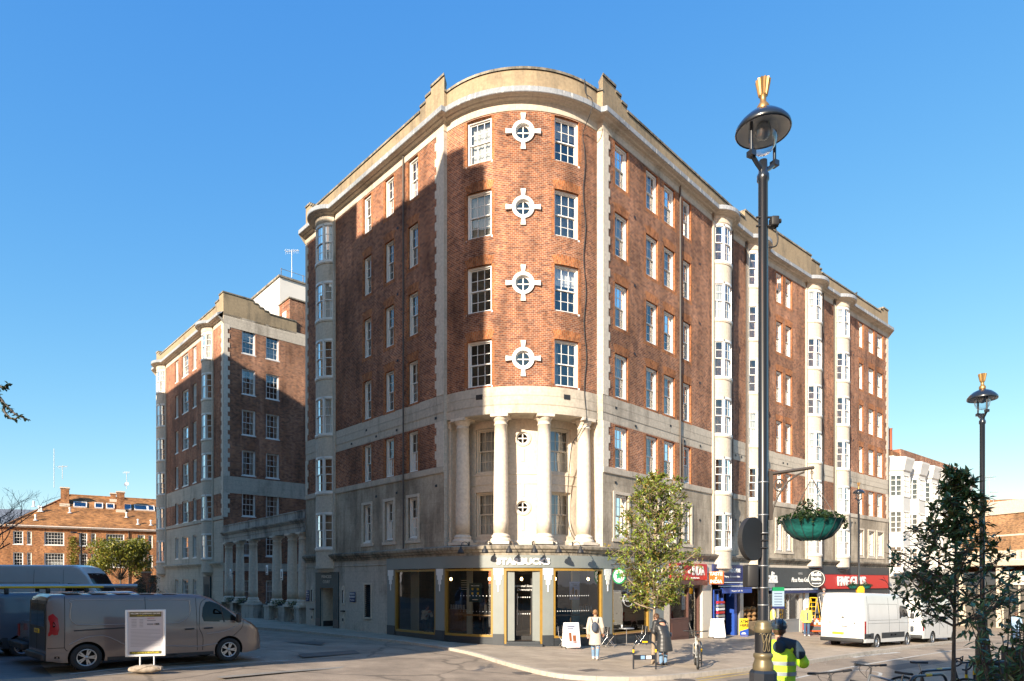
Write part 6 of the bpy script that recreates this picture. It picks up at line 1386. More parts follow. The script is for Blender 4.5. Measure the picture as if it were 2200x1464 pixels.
M_mag = mag_mat('magnolia_leaves', (.17, .235, .035), (.34, .20, .06), .3); M_magd = mag_mat('dark_magnolia_leaves', (.08, .17, .075), (.14, .12, .05), .25)
def leaf(mb, p, d, l, w, rnd, mi=0):
    "one folded, bent leaf from p along d"
    d = d.normalized(); s = d.cross(Vector((rnd.gauss(0, .5), rnd.gauss(0, .5), 1))).normalized(); n = s.cross(d)
    c = -n * l * .12; m1 = p + d * l * .5 + c * .4; e = p + d * l + c
    mb.face([p, m1 - s * w * .5 + n * w * .14, e, m1], mi); mb.face([p, m1, e, m1 + s * w * .5 + n * w * .14], mi)
def magnolia(label, base, th, prof, r_trunk, nbr, nleaf, ll, mt, bark, seed, zc, lean=(0, 0), skew=0):
    rnd = random.Random(seed); o = thing('magnolia_tree', label, 'tree', base, 0); b = MB(); lv = MB(); H = prof[-1][0]
    tr = bez([(0, 0, 0), (.02, .01, th * .4), (lean[0] * .3, 0, th * .8), (lean[0], lean[1], H * .95)], 8); n = len(tr)
    b.tube(tr, [r_trunk * (1.15 if i == 0 else 1 - .85 * (i / n) ** 1.3) for i in range(n)], 10); b.build('trunk', [bark], o); b = MB()
    def rad(z):
        for (z0, r0), (z1, r1) in zip(prof, prof[1:]):
            if z0 <= z <= z1: return r0 + (r1 - r0) * (z - z0) / (z1 - z0)
        return .05
    tips = []
    for i in range(nbr):
        t = (i + .5) / nbr; z = th + (H - th) * t * .97; a = i * 2.4 + rnd.uniform(-.5, .5); r = rad(z) * rnd.uniform(.62, 1.28)
        k = min(n - 1, int(n * z / H * .95)); s = Vector(tr[k]) ; s.z = max(th * .85, z - r * .55)
        e = Vector((r * math.cos(a) + lean[0] * t + skew * (1 - t), r * math.sin(a), z + r * rnd.uniform(-.05, .25))); mid = (s + e) / 2 + Vector((0, 0, -.06 * r)) + Vector((rnd.uniform(-.06, .06), rnd.uniform(-.06, .06), 0))
        P = bez([s, mid, e], 5); b.tube(P, [r_trunk * .30 * (1 - .8 * j / len(P)) + .003 for j in range(len(P))], 5)
        for j in range(3, len(P)):
            for q in range(3):
                d = Vector((rnd.gauss(0, 1), rnd.gauss(0, 1), rnd.gauss(.3, .7))).normalized(); e2 = P[j] + d * r * rnd.uniform(.12, .34); tips.append((e2, d)); b.tube([P[j], (P[j] + e2) / 2 + Vector((0, 0, .01)), e2], [.006, .005, .003], 4, cap=False)
        tips.append((e, (e - mid).normalized()))
    tips.append((Vector(tr[-1]) + Vector((0, 0, H * .05)), Vector((0, 0, 1)))); b.build('branches', [bark], o)
    for k in range(nleaf):
        e, d = tips[rnd.randrange(len(tips))]
        dd = (d * .7 + Vector((rnd.gauss(0, 1), rnd.gauss(0, 1), rnd.gauss(.1, .8)))).normalized(); p_ = e - d * rnd.random() * ll * .9
        leaf(lv, p_, dd, ll * rnd.uniform(.6, 1.15), ll * rnd.uniform(.3, .42), rnd)
    lv.build('crown', [mt], o); return o
tb = gp(1403, 1427); 
mg1 = magnolia('sunlit young magnolia on the corner pavement by the woman in the padded coat', tb, 2.05, [(0, .1), (1.9, .25), (2.2, 1.0), (3.0, 1.25), (3.9, 1.2), (4.8, 1.12), (5.5, .8), (6.1, .30)], .075, 64, 12500, .14, M_mag, M_bark, 21, zc=4, lean=(.12, 0))
b = MB()
tb2 = Vector((7.1, 10.5, 0)); tb2.z = G(7.1, 10.5)
magnolia('dark glossy magnolia in the right foreground by the cycle stands', tb2, 2.15, [(0, .1), (2.0, .5), (2.25, 1.0), (2.7, .84), (3.2, .60), (3.8, .32), (4.4, .06)], .048, 44, 3300, .155, M_magd, M_barkd, 33, zc=3, lean=(.08, 0))
# shrub at the right edge
rnd = random.Random(44)
sb = Vector((5.42, 7.0, G(5.4, 7.0))); o = thing('evergreen_shrub', 'low dark broad-leaved bush at the bottom right edge', 'bush', sb); b = MB(); lv = MB()
for i in range(60):
    a = rnd.uniform(0, 6.28); r = rnd.uniform(.05, .62); h = rnd.uniform(1.1, 2.55) * (1 - .25 * r) ; s = Vector((rnd.gauss(0, .08), rnd.gauss(0, .08), 0)); e = Vector((r * math.cos(a), r * .6 * math.sin(a), h)); m_ = (s + e) / 2 + Vector((0, 0, .15)); P = bez([s, m_, e], 6); b.tube(P, [.012 * (1 - .7 * j / len(P)) for j in range(len(P))], 5)
    for j in range(5, len(P)):
        for q in range(4): leaf(lv, P[j], Vector((rnd.gauss(0, 1), rnd.gauss(0, 1), rnd.gauss(.1, .7))), rnd.uniform(.09, .15), rnd.uniform(.03, .05), rnd)
b.build('stems', [M_barkd], o); lv.build('leaves', [M_magd], o)
def bare_tree(label, base, H, spread, seed, depth=6, r0=.12, mt=None):
    rnd = random.Random(seed); o = thing('bare_tree', label, 'tree', base); tk = MB(); tw = MB()
    def grow(p, d, l, r, k):
        n = 4; P = [p]
        for i in range(n): d = (d + Vector((rnd.gauss(0, .10), rnd.gauss(0, .10), .05))).normalized(); P.append(P[-1] + d * l / n)
        (tk if k < 2 else tw).tube(P, [r * (1 - .35 * i / n) for i in range(n + 1)], 6 if k < 3 else 4, cap=False)
        if k >= depth: return
        for i in range(3 if k < 3 else 2 + (rnd.random() < .5)):
            a = Vector((rnd.gauss(0, 1), rnd.gauss(0, 1), rnd.gauss(.1, .5))).normalized(); nd = (d + a * spread).normalized(); grow(P[rnd.choice((2, 3, 4))], nd, l * rnd.uniform(.62, .82), r * .58, k + 1)
    grow(Vector((0, 0, 0)), Vector((.1, 0, 1)), H * .34, r0, 0); tk.build('trunk', [mt or M_barkd], o); tw.build('twigs', [mt or M_barkd], o); return o
bp = ray(-45, 1250, 44); bare_tree('bare winter tree at the left edge in front of the tiled houses', (bp.x, bp.y, G(bp.x, bp.y)), 11.5, .85, 4, 6, .16)
def round_tree(name, label, cat, base, H, c0, r, nl, ls, mt, seed, flat=.8):
    rnd = random.Random(seed); o = thing(name, label, cat, base); b = MB(); b.tube([(0, 0, 0), (.05, 0, c0 * .6), (0, 0, H * .8)], [.10, .08, .02], 7)
    lv = MB()
    for i in range(18):
        a = rnd.random() * 6.28; e = Vector((r * .7 * math.cos(a), r * .7 * math.sin(a), rnd.uniform(c0, H))); b.tube([(0, 0, c0 * .7), Vector((e.x * .5, e.y * .5, (c0 * .7 + e.z) / 2)), e], [.04, .025, .008], 5)
        leafball(lv, e, r * .45, nl // 18, ls, rnd, 0, flat)
    b.build('trunk', [M_barkd], o); lv.build('crown', [mt], o); return o
bp = ray(258, 1250, 66); round_tree('garden_tree', 'small round yellow-green tree behind the garden wall', 'tree', (bp.x, bp.y, G(bp.x, bp.y)), 5.9, 3.2, 2.6, 8500, .14, M_leafy, 8)
bp = ray(318, 1250, 54); round_tree('garden_bush', 'dark green bush against the far end of the wing', 'bush', (bp.x, bp.y, G(bp.x, bp.y)), 2.6, .8, 1.0, 1500, .07, M_leafd, 9)
# creeper on the houses
o = thing('climbing_ivy', 'yellow-green creeper column climbing the brick houses', 'climbing plant', (0, 0, 0)); q = PH(PH.at_px(157), .12, 0); o.location = (q.x, q.y, 2.5); lv = MB(); rnd = random.Random(12); WMAT[o.name] = Mt(q.x, q.y, 2.5)
for i in range(1600): z = rnd.random() * 5.3; w = .55 + .5 * math.sin(z * 1.3) ** 2 * .6; p_ = Vector((rnd.gauss(0, w * .5), rnd.uniform(-.25, .05), z)); leafball(lv, p_, .1, 1, .09, rnd)
lv.build('foliage', [M_leafy], o)
# overhanging twigs top left (near tree out of frame)
o = thing('overhanging_branch', 'dark leafy ivy branch hanging in from the left edge against the sky', 'branch', ray(-60, 800, 9.0)); b = MB(); lv = MB(); rnd = random.Random(5); O = Vector(o.location)
for P in ([(-90, 760), (-20, 815), (8, 835), (14, 828), (22, 824)], [(-80, 800), (0, 860), (20, 878), (36, 892), (58, 901)], [(-80, 800), (0, 855), (10, 885), (28, 901), (44, 893)], [(-60, 780), (-10, 830), (0, 858)]):
    pts = bez([ray(x, y, 9.0) - O for x, y in P], 6); b.tube(pts, [.02 * (1 - .8 * i / len(pts)) + .003 for i in range(len(pts))], 5)
    for q in pts[4:]: 
        for _ in range(2): leaf(lv, q, Vector((rnd.gauss(0, 1), rnd.gauss(0, 1), rnd.gauss(-.3, .6))), rnd.uniform(.04, .075), rnd.uniform(.03, .05), rnd)
b.build('stems', [M_barkd], o); lv.build('leaves', [M_leafd], o)
# ------------------------------------------------------------------ cycle stands, boards, cafe furniture
M_yb = mat('yellow_band', (.80, .48, .01), .45)
gq = lambda px, Y: Vector(((px - 1100) / F * Y, Y, G((px - 1100) / F * Y, Y)))
def hoop(label, p0, p1, h=.80, rail=True):
    p0, p1 = Vector(p0), Vector(p1); c = (p0 + p1) / 2; w = (p1 - p0).length / 2; rz = math.atan2(p1.y - p0.y, p1.x - p0.x); o = thing('cycle_stand', label, 'bike rack', c, rz, 'black cycle stands with yellow bands')
    P = [(-w, 0, 0), (-w, 0, h - .18)] + [(-w + .18 - .18 * math.cos(a), 0, h - .18 + .18 * math.sin(a)) for a in [i * math.pi / 10 for i in range(1, 6)]]; P += [(-x, y, z) for x, y, z in reversed(P)]
    b = MB(); b.tube(P, .026, 10); b.build('hoop', [M_iron], o); b = MB()
    for s in (-1, 1): b.tube([(s * w, 0, h * .62), (s * w, 0, h * .62 + .09)], .029, 10)
    b.tube([(-.08, 0, h), (.08, 0, h)], .029, 10); b.build('yellow_band', [M_yb], o)
    if rail: b = MB(); b.box(-w, w, -.012, .012, .28, .42, 0); b.box(-.12, .0, -.015, -.012, .3, .4, 1); b.box(.04, .2, -.015, -.012, .3, .4, 2); b.build('crossbar', [M_iron, mat('pale_blue_sticker', (.2, .35, .6), .5), M_letter], o)
    return o
hoop('cycle_stand on the corner pavement, left of the woman in the padded coat'.replace('cycle_stand', 'hoop stand with stickers'), gp(1361, 1438), gp(1409, 1438.5), .80)
hoop('hoop stand holding a bicycle, seen end on', gp(1494, 1428), gp(1507, 1434), .78)
hoop('near hoop stand in front of the dark tree', gq(1954, 12.1), gq(2033, 12.5), .82, False)
hoop('hoop stand behind the near one, by the bicycle', gq(1980, 13.1), gq(2052, 13.6), .82, False)
hoop('hoop stand lowest at the bottom edge, holding the mountain bike', gq(1878, 11.0), gq(1954, 11.3), .82, False)
hoop('slim hoop stand beside the bin', gq(2076, 14.2), gq(2093, 14.8), .9)
# litter bin
p = gq(2136, 14.6).xy; o = thing('litter_bin', 'square black litter bin under the bush at right', 'bin', (p.x, p.y, G(*p)), R(10)); b = MB(); b.rbox(-.2, .2, -.2, .2, 0, .85, .03); b.build('body', [M_blackm], o); b = MB(); b.rbox(-.22, .22, -.22, .22, .85, .93, .02); b.build('lid', [M_blackm], o)
p = gq(2190, 15.6).xy; o = thing('utility_cabinet', 'grey-green street cabinet beside the bin', 'cabinet', (p.x, p.y, G(*p)), R(5)); b = MB(); b.rbox(-.3, .3, -.2, .2, 0, 1.15, .015); b.box(-.003, .003, -.203, -.2, .08, 1.1, 1); b.build('body', [M_dark, M_blackm], o)
def a_board(label, p, w, h, rz, face, items=(), txt=()):
    o = thing('a_board', label, 'sandwich board', p, rz, 'boards on the shop pavement'); b = MB(); sp_d = .26
    for s in (-1, 1):
        T = Matrix.Translation((0, s * sp_d, 0)) @ Matrix.Rotation(math.atan2(-s * sp_d, h), 4, 'X') if False else Matrix.Translation((0, s * sp_d, 0)) @ Matrix.Rotation(s * math.atan2(sp_d, h), 4, 'X')
        bb = MB(); bb.rbox(-w / 2, w / 2, -.015, .015, .06, h, .006, 0, T); bb.box(-w / 2 + .0, -w / 2 + .03, -.018, .018, 0, .1, 1, T); bb.box(w / 2 - .03, w / 2, -.018, .018, 0, .1, 1, T)
        if s < 0:
            mats = [face, M_blackm]
            bb.box(-w / 2 + .03, w / 2 - .03, -.017, -.014, .10, h - .04, 0, T)
            for x0, x1, z0, z1, m_ in items: mats.append(m_); bb.box(x0 * w, x1 * w, -.021, -.015, z0 * h, z1 * h, len(mats) - 1, T)
            pn = bb.build('panel', mats, o)
            for s_, sz, z in txt: text('lettering', s_, sz, M_black, pn, T @ Matrix(((1, 0, 0, 0), (0, 0, -1, -.023), (0, 1, 0, z * h), (0, 0, 0, 1))), .002, bold=.004)
        else: bb.build('panel', [face, M_blackm], o)
    return o
M_brd = mat('white_board', (.72, .72, .74), .5)
a_board('white board with two iced drinks outside the coffee shop', gp(1227, 1394), .62, 1.05, R(14), M_brd, [(-.32, .38, .06, .30, M_pink), (-.22, -.05, .30, .62, M_cup), (.02, .24, .22, .52, M_cup), (-.3, .2, .82, .86, M_navy), (-.3, .1, .74, .78, M_navy)])
a_board('blank white board outside the blue shop', gp(1541, 1372), .70, 1.05, R(12), M_brd)
p = gp(1598, 1367.5); o = thing('atm_sign', 'yellow and blue ATM HERE board leaning on the pavement', 'sign', p, R(5), 'boards on the shop pavement'); b = MB(); h = .98; w = .52
b.rbox(-w / 2, w / 2, -.03, .03, .04, h, .04, 0); b.box(-w / 2 + .01, w / 2 - .01, -.034, -.03, .06, .28, 1); b.prism([(-w / 2 + .01, .28), (w / 2 - .01, .28), (w / 2 - .01, .42)], -.034, -.03, 'y', 1); b.prism([(.13 * math.cos(a * .3142) - .02, .12 + .10 * math.sin(a * .3142)) for a in range(11)], -.037, -.034, 'y', 2); b.box(-.2, .2, -.12, .12, 0, .04, 1); pn = b.build('panel', [M_yellow, M_blue, M_letter], o)
for s_, z in (('ATM', .80), ('HERE', .60)): text('lettering', s_, .21, M_black, pn, Matrix(((1, 0, 0, 0), (0, 0, -1, -.036), (0, 1, 0, z), (0, 0, 0, 1))), .002, bold=.006)
a_board('red and white price board against the blue shopfront', gp(1534, 1366), .6, .8, R(8), M_red, [(-.4, .4, .2, .34, M_letter), (-.4, .4, .5, .62, M_letter), (-.4, .4, .74, .84, M_navy)])
# cafe tables and chairs
def cafe_chair(label, p, rz):
    o = thing('cafe_chair', label, 'chair', p, rz, 'metal chairs outside the coffee shop'); b = MB(); b.rbox(-.21, .21, -.2, .2, .44, .465, .01); b.build('seat', [M_blackm], o); b = MB(); b.rbox(-.21, .21, .19, .205, .56, .84, .01, 0, Matrix.Rotation(R(-6), 4, 'X')); b.build('backrest', [M_blackm], o)
    for x in (-.2, .2):
        for s in (1, -1): b = MB(); b.tube([(x, s * .2, 0), (x, -s * .16, .45)] + ([(x, .2, .84)] if s < 0 else []), .011, 6); b.build('leg', [M_steel], o)
    return o
def cafe_table(label, p):
    o = thing('cafe_table', label, 'table', p, 0, 'round tables outside the coffee shop'); b = MB(); b.lathe([(0, .72), (.32, .72), (.33, .735), (.32, .75), (0, .75)], 24); b.build('tabletop', [M_galv], o); b = MB(); b.tube([(0, 0, .02), (0, 0, .72)], .02, 8); b.build('pedestal', [M_steel], o)
    for a in range(3): b = MB(); b.tube([(0, 0, .06), (.25 * math.cos(a * 2.1), .25 * math.sin(a * 2.1), .01)], .012, 6); b.build('leg', [M_steel], o)
    return o
tb_ = gp(1346, 1388); cafe_table('round cafe table with a white paper cup on it', tb_)
o = thing('paper_cup', 'white takeaway cup on the round cafe table', 'cup', (tb_.x - .2, tb_.y - .05, tb_.z + .752)); b = MB(); b.lathe([(0, 0), (.03, 0), (.04, .11), (.043, .115), (.04, .13), (0, .135)], 14); b.build('cup', [M_letter], o)
cafe_chair('metal chair between the walking woman and the cafe table', gp(1311, 1390), R(75)); cafe_chair('metal chair right of the cafe table, near the tree', gp(1375, 1386), R(-80)); cafe_chair('metal chair half hidden behind the drinks board', gp(1213, 1391), R(60)); cafe_table('round cafe table behind the drinks board', gp(1262, 1387)); cafe_chair('chair directly behind the walking woman', gp(1292, 1391), R(-70))
b = MB(); q0, q1 = gp(1316, 1384), gp(1406, 1378); M_ = Mt(q0.x, q0.y, q0.z, math.atan2(q1.y - q0.y, q1.x - q0.x)); l = (q1 - q0).length
o = thing('wooden_bench', 'long low timber bench against the coffee shop window', 'bench', q0, math.atan2(q1.y - q0.y, q1.x - q0.x)); b.box(0, l, -.17, .17, .40, .45); b.build('seat', [M_wood], o)
for x in (.1, l / 2, l - .1): b = MB(); b.box(x - .02, x + .02, -.14, .14, 0, .4); b.build('leg', [M_blackm], o)
# car park notice on a sandbag
sb = gp(313, 1446, -.12); o = thing('car_park_sign', 'white framed car park notice on two short legs, in front of grey van', 'sign', sb, math.atan2(.33, 1)); 
Wd, Z0, Z1 = .86, .40, 1.52; b = MB()
for x0, x1, z0, z1 in ((-Wd / 2, -Wd / 2 + .05, Z0, Z1), (Wd / 2 - .05, Wd / 2, Z0, Z1), (-Wd / 2 + .05, Wd / 2 - .05, Z0, Z0 + .05), (-Wd / 2 + .05, Wd / 2 - .05, Z1 - .05, Z1)): b.rbox(x0, x1, -.03, .03, z0, z1, .006)
b.build('frame', [M_letter], o); b = MB(); b.box(-Wd / 2 + .04, Wd / 2 - .04, -.012, .012, Z0 + .04, Z1 - .04); b.build('panel', [mat('notice_paper', (.50, .48, .50), .5)], o)
M_olive = mat('olive_header', (.10, .085, .02), .5); M_yt = mat('yellow_lettering', (.75, .62, .05), .5); M_gt = mat('grey_print', (.22, .22, .24), .6); M_redt = mat('red_print', (.5, .05, .08), .6)
b = MB(); b.box(-.34, .34, -.016, -.012, Z1 - .17, Z1 - .05, 0); b.box(-.34, .34, -.016, -.012, Z0 + .055, Z0 + .12, 0); b.build('header_band', [M_olive], o)
TM = lambda x, z: Matrix(((1, 0, 0, x), (0, 0, -1, -.018), (0, 1, 0, z), (0, 0, 0, 1)))
text('lettering', 'WELCOME TO QUEENSWAY CAR PARK', .046, M_letter, o, TM(0, Z1 - .09), .001, sx=.78, bold=.001); text('lettering', 'THIS CAR PARK IS PRIVATE LAND', .05, M_yt, o, TM(0, Z0 + .087), .001, sx=.78, bold=.001); text('lettering', 'Conditions apply at all times', .032, M_yt, o, TM(0, Z1 - .14), .001)
text('lettering', 'HOW TO PAY', .035, M_redt, o, TM(.04, Z1 - .21), .001, align='LEFT', sx=.7); text('lettering', '1005', .06, M_black, o, TM(.24, Z1 - .35), .001, bold=.002)
b = MB()
for i in range(6): b.box(-.30, -.19, -.014, -.012, Z1 - .24 - i * .035, Z1 - .23 - i * .035); b.box(-.13, -.05, -.014, -.012, Z1 - .24 - i * .035, Z1 - .23 - i * .035)
b.box(.03, .17, -.014, -.012, Z1 - .37, Z1 - .33); b.box(.03, .22, -.014, -.012, Z1 - .27, Z1 - .25)
for i in range(13): b.box(-.32, .32 - (.2 if i % 5 == 4 else 0), -.014, -.012, Z1 - .48 - i * .033, Z1 - .474 - i * .033)
b.build('small_print', [M_gt], o)
for x in (-.12, .18): b = MB(); b.tube([(x, 0, .05), (x, 0, Z0 + .02)], .016, 8); b.build('leg', [M_letter], o)
o = thing('sandbag', 'pale canvas sandbag weighing down the car park notice', 'sandbag', sb, R(12)); b = MB(); rows = []
for i in range(15):
    t = i / 14; x = -.36 + .72 * t; k = math.sin(math.pi * min(max(t, .04), .96)) ** .35; row = []
    for j in range(18): a = 2 * math.pi * j / 18; q = Vector((x, .17 * k * math.cos(a), .10 + .10 * k * math.sin(a))); q += Vector((0, 1, 1)) * .018 * noise.noise(q * 9); q.z = max(q.z, .0); row.append(q)
    rows.append(row)
b.grid(rows, 0, True); b.face(rows[0]); b.face(rows[-1]); b.tube(bez([(-.3, -.12, .14), (-.1, -.17, .11), (.1, -.13, .18), (.3, -.12, .13)], 5), .012, 6); b.build('bag', [mat('canvas', (.34, .28, .22), .9, var=.25, scale=20, bump=.5)], o)
# slim lamp column by the houses, barriers at the works
bp = ray(175, 1250, 56); o = thing('lamp_column', 'thin black lamp column in front of the ivy on the houses', 'street lamp', (bp.x, bp.y, G(bp.x, bp.y))); b = MB(); b.tube([(0, 0, 0), (0, 0, 6.2)], .06, 8); b.build('pole', [M_iron], o); b = MB(); b.tube([(0, 0, 6.1), (-.35, -.2, 6.25)], .04, 6); b.rbox(-.75, -.3, -.3, -.1, 6.18, 6.3, .03); b.build('lantern', [M_iron], o)
def barrier(label, p, rz):
    o = thing('works_barrier', label, 'barrier', p, rz, 'orange barriers around the works'); w = .55
    b = MB(); b.rbox(-w, w, -.03, .03, .22, .92, .02, 0); M_or = mat('orange_plastic', (.80, .09, .01), .5) if 'orange_plastic' not in bpy.data.materials else bpy.data.materials['orange_plastic']
    for i in range(8):
        for j in range(2):
            if (i + j) % 2: b.box(-w + .02 + i * .135, -w + .02 + (i + 1) * .135, -.034, -.03, .66 + j * .12, .78 + j * .12, 1)
    b.box(-.35, .35, -.035, -.031, .3, .56, 2); b.build('panel', [M_or, M_letter, M_dark], o)
    for x in (-.4, .4): b = MB(); b.rbox(x - .04, x + .04, -.25, .25, 0, .07, .02); b.tube([(x, 0, .05), (x, 0, .25)], .025, 6); b.build('foot', [M_blackm], o)
    return o
for (px, py), rz, lab in (((1752, 1366), R(-20), 'orange and white barrier left of the stepladder'), ((1771, 1364), R(60), 'orange barrier directly under the stepladder'), ((1742, 1361), R(10), 'orange barrier behind the man in the yellow coat')): barrier(lab, gp(px, py), rz)
# stepladders
def stepladder(label, p, rz, H, mt, sp_=.55):
    o = thing('stepladder', label, 'ladder', p, rz, 'stepladders at the works')
    for s in (-1, 1):
        for x in (-1, 1): b = MB(); b.tube([(x * .28, s * sp_, 0), (x * .19, s * .04, H)], .025, 4); b.build('rail', [mt], o)
    n = int(H / .27)
    for i in range(1, n): t = i / n; b = MB(); w = .28 - .09 * t; y = -(sp_ - (sp_ - .04) * t); b.box(-w, w, y - .04, y + .04, H * t - .015, H * t + .015); b.build('tread', [mt], o)
    b = MB(); b.rbox(-.22, .22, -.1, .1, H - .02, H + .03, .01); b.build('top_plate', [mt], o); return o
ldp = gp(1765, 1363); stepladder('aluminium stepladder with a man standing on it', ldp, R(15), 2.3, M_galv); stepladder('yellow stepladder leaning open behind the barriers', gp(1748, 1360), R(-50), 2.2, M_yb)
# bollard-like pale sacks by the Italian window, pigeon on the parapet
u = P_full.at_px(1841); p = P_full(u, -.1, ZP + .10); o = thing('pigeon', 'small dark pigeon perched on the far parapet', 'bird', p, R(20)); b = MB(); b.ell((0, 0, .12), (.16, .08, .09)); b.ell((.13, 0, .24), (.05, .05, .05)); b.tube([(.08, 0, .15), (.13, 0, .24)], [.05, .035], 8); b.tube([(-.12, 0, .12), (-.3, 0, .08)], [.05, .02], 6); b.tube([(.17, 0, .24), (.21, 0, .23)], [.012, .003], 5); b.tube([(0, .03, .06), (0, .03, 0)], .008, 4); b.tube([(0, -.03, .06), (0, -.03, 0)], .008, 4); b.build('body', [mat('pigeon_grey', (.06, .065, .075), .7)], o)
# ------------------------------------------------------------------ vehicles (local x forward, y to the left, z up)
M_tyre = mat('tyre_rubber', (.018, .018, .018), .8, bump=.3, bscale=60); M_alloy = mat('alloy', (.42, .42, .43), .3, metal=.9); M_trim = mat('black_trim', (.025, .026, .028), .6)
M_tail = mat('tail_lamp', (.28, .006, .01), .25, coat=.3); M_head = mat('headlamp', (.55, .58, .6), .15, coat=1.); M_plate = mat('number_plate', (.75, .50, .03), .5)
M_cglass = mat('car_glass', (.010, .012, .013), .06, spec=.35); M_seam = mat('panel_gap', (.01, .01, .01), .8)
def wheel(o, x, y, r, w, spokes=True, steel=False):
    s = 1 if y > 0 else -1; M_ = Matrix.Translation((x, y, r)) @ Matrix.Rotation(R(90) * -s, 4, 'X'); b = MB()     # local z points outwards
    b.lathe([(r * .60, -w / 2), (r * .9, -w / 2), (r, -w * .36), (r, w * .36), (r * .93, w * .49), (r * .64, w * .5), (r * .62, w * .40)], 28, 0, M_); t = b.build('wheel', [M_tyre], o)
    b = MB(); b.lathe([(r * .64, w * .44), (r * .60, w * .47), (r * .57, w * .40), (r * .55, w * .05), (0, w * .02)], 24, 0, M_)
    b.lathe([(r * .66, w * .46), (r * .63, w * .50), (r * .57, w * .49), (r * .55, w * .40)], 24, 1, M_); b.lathe([(0, w * .42), (r * .14, w * .42), (r * .16, w * .3)], 14, 1, M_)
    if spokes:
        for i in range(5):
            for d in (-.16, .16):
                a = i * math.pi * .4 + d; c, s_ = math.cos(a), math.sin(a); R_ = Matrix.Rotation(a, 4, 'Z'); b.box(r * .10, r * .60, -r * .05, r * .05, w * .28, w * .42, 1, M_ @ R_)
    else:
        b.lathe([(r * .42, w * .3), (r * .40, w * .36), (r * .2, w * .34), (r * .16, w * .38)], 20, 1, M_)
    b.build('rim', [M_trim, M_galv if steel else M_alloy], t)
def interp(T, x):
    for (a, b), (c, d) in zip(T, T[1:]):
        if a <= x <= c: return b + (d - b) * (x - a) / (c - a) if c > a else d
    return T[0][1] if x < T[0][0] else T[-1][1]
class Car:
    def __init__(s, top, bot, hw, plan, tumble, wz=1.0, H=2.0):
        s.top, s.bot, s.hw, s.plan, s.tb, s.wz, s.H = top, bot, hw, plan, tumble, wz, H
    def zt(s, x): return interp(s.top, x)
    def W(s, x, z):
        k = max(0, (z - s.wz) / (s.H - s.wz)); lo = max(0, (.55 - z) / .55); return s.hw * interp(s.plan, x) * (1 - s.tb * k ** 1.5 - .05 * lo ** 2)
    def body(s, o, mt, wheels, wr, name='body', n=64):
        x0, x1 = s.top[0][0], s.top[-1][0]; xs = sorted(set([x0 + (x1 - x0) * i / n for i in range(n + 1)] + [p[0] for p in s.top])); rows = []
        for x in xs:
            zt, zb = s.zt(x), interp(s.bot, x); h = []; c = min(.13, (zt - zb) * .3)
            for k in range(11): z = zb + (zt - c - zb) * k / 10; h.append((s.W(x, z), z))
            w1 = s.W(x, zt - c)
            for k in range(1, 6): a = k / 5 * math.pi / 2; h.append((w1 - c * 1.1 * (1 - math.cos(a)), zt - c + c * math.sin(a)))
            h.append((w1 * .5, zt + .015)); h.append((0, zt + .02)); full = [(x, w, z) for w, z in h] + [(x, -w, z) for w, z in reversed(h[:-1])]
            rows.append(full)
        b = MB(); b.grid(rows, 0, True); b.face(rows[0][::-1], 0); b.face(rows[-1], 0)
        me = b.mesh(name, [mt, M_seam], True, .0005); ob = bpy.data.objects.new(name, me); COL.objects.link(ob)
        cut = MB()
        for x in wheels:
            for sg in (-1, 1): cut.prism([(x + (wr + .055) * math.cos(a * math.pi / 14), wr + .01 + (wr + .055) * math.sin(a * math.pi / 14)) for a in range(28)], sg * s.hw * .72, sg * (s.hw + .2), 'y', 1)
        cm_ = cut.mesh('cut', [mt, M_seam], True); co = bpy.data.objects.new('cut', cm_); COL.objects.link(co)
        md = ob.modifiers.new('b', 'BOOLEAN'); md.object = co; md.operation = 'DIFFERENCE'; md.solver = 'EXACT'; md.material_mode = 'TRANSFER'
        bpy.context.view_layer.update(); m2 = bpy.data.meshes.new_from_object(ob.evaluated_get(bpy.context.evaluated_depsgraph_get())); m2.name = name
        bpy.data.objects.remove(ob); bpy.data.objects.remove(co); m2.set_sharp_from_angle(angle=R(32)); r = link(name, m2, o); return r
    def panel(s, o, name, poly, mt, sides=(-1, 1), pr=.004, par=None):
        "flat-ish panel on the flank, outline in (x, z)"
        for sg in sides:
            b = MB(); pts = [(x, sg * (s.W(x, z) + pr), z) for x, z in poly]
            cx = sum(p[0] for p in poly) / len(poly); cz = sum(p[1] for p in poly) / len(poly); c = (cx, sg * (s.W(cx, cz) + pr), cz); n = 4; P = []
            rows = [[tuple(Vector(c).lerp(Vector(q), k / n)) for q in pts] for k in range(1, n + 1)]
            rows = [[(x, sg * (s.W(x, z) + pr), z) for x, y, z in r] for r in rows]
            b.grid(rows, 0, True); m = len(pts); [b.face([c, rows[0][i], rows[0][(i + 1) % m]], 0, sm=True) for i in range(m)]
            b.build(name, [mt], par or o, None, fix=False, weld=.0005)
    def seam(s, o, name, lines, mt=None, r=.006, sides=(-1, 1), pr=.0):
        for sg in sides:
            b = MB()
            for L_ in lines:
                P = bez([(x, 0, z) for x, z in L_], 4) if len(L_) > 2 else [Vector((L_[0][0] + (L_[1][0] - L_[0][0]) * i / 8, 0, L_[0][1] + (L_[1][1] - L_[0][1]) * i / 8)) for i in range(9)]
                b.tube([(p.x, sg * (s.W(p.x, p.z) + pr), p.z) for p in P], r, 4)
            b.build(name, [mt or M_seam], o)
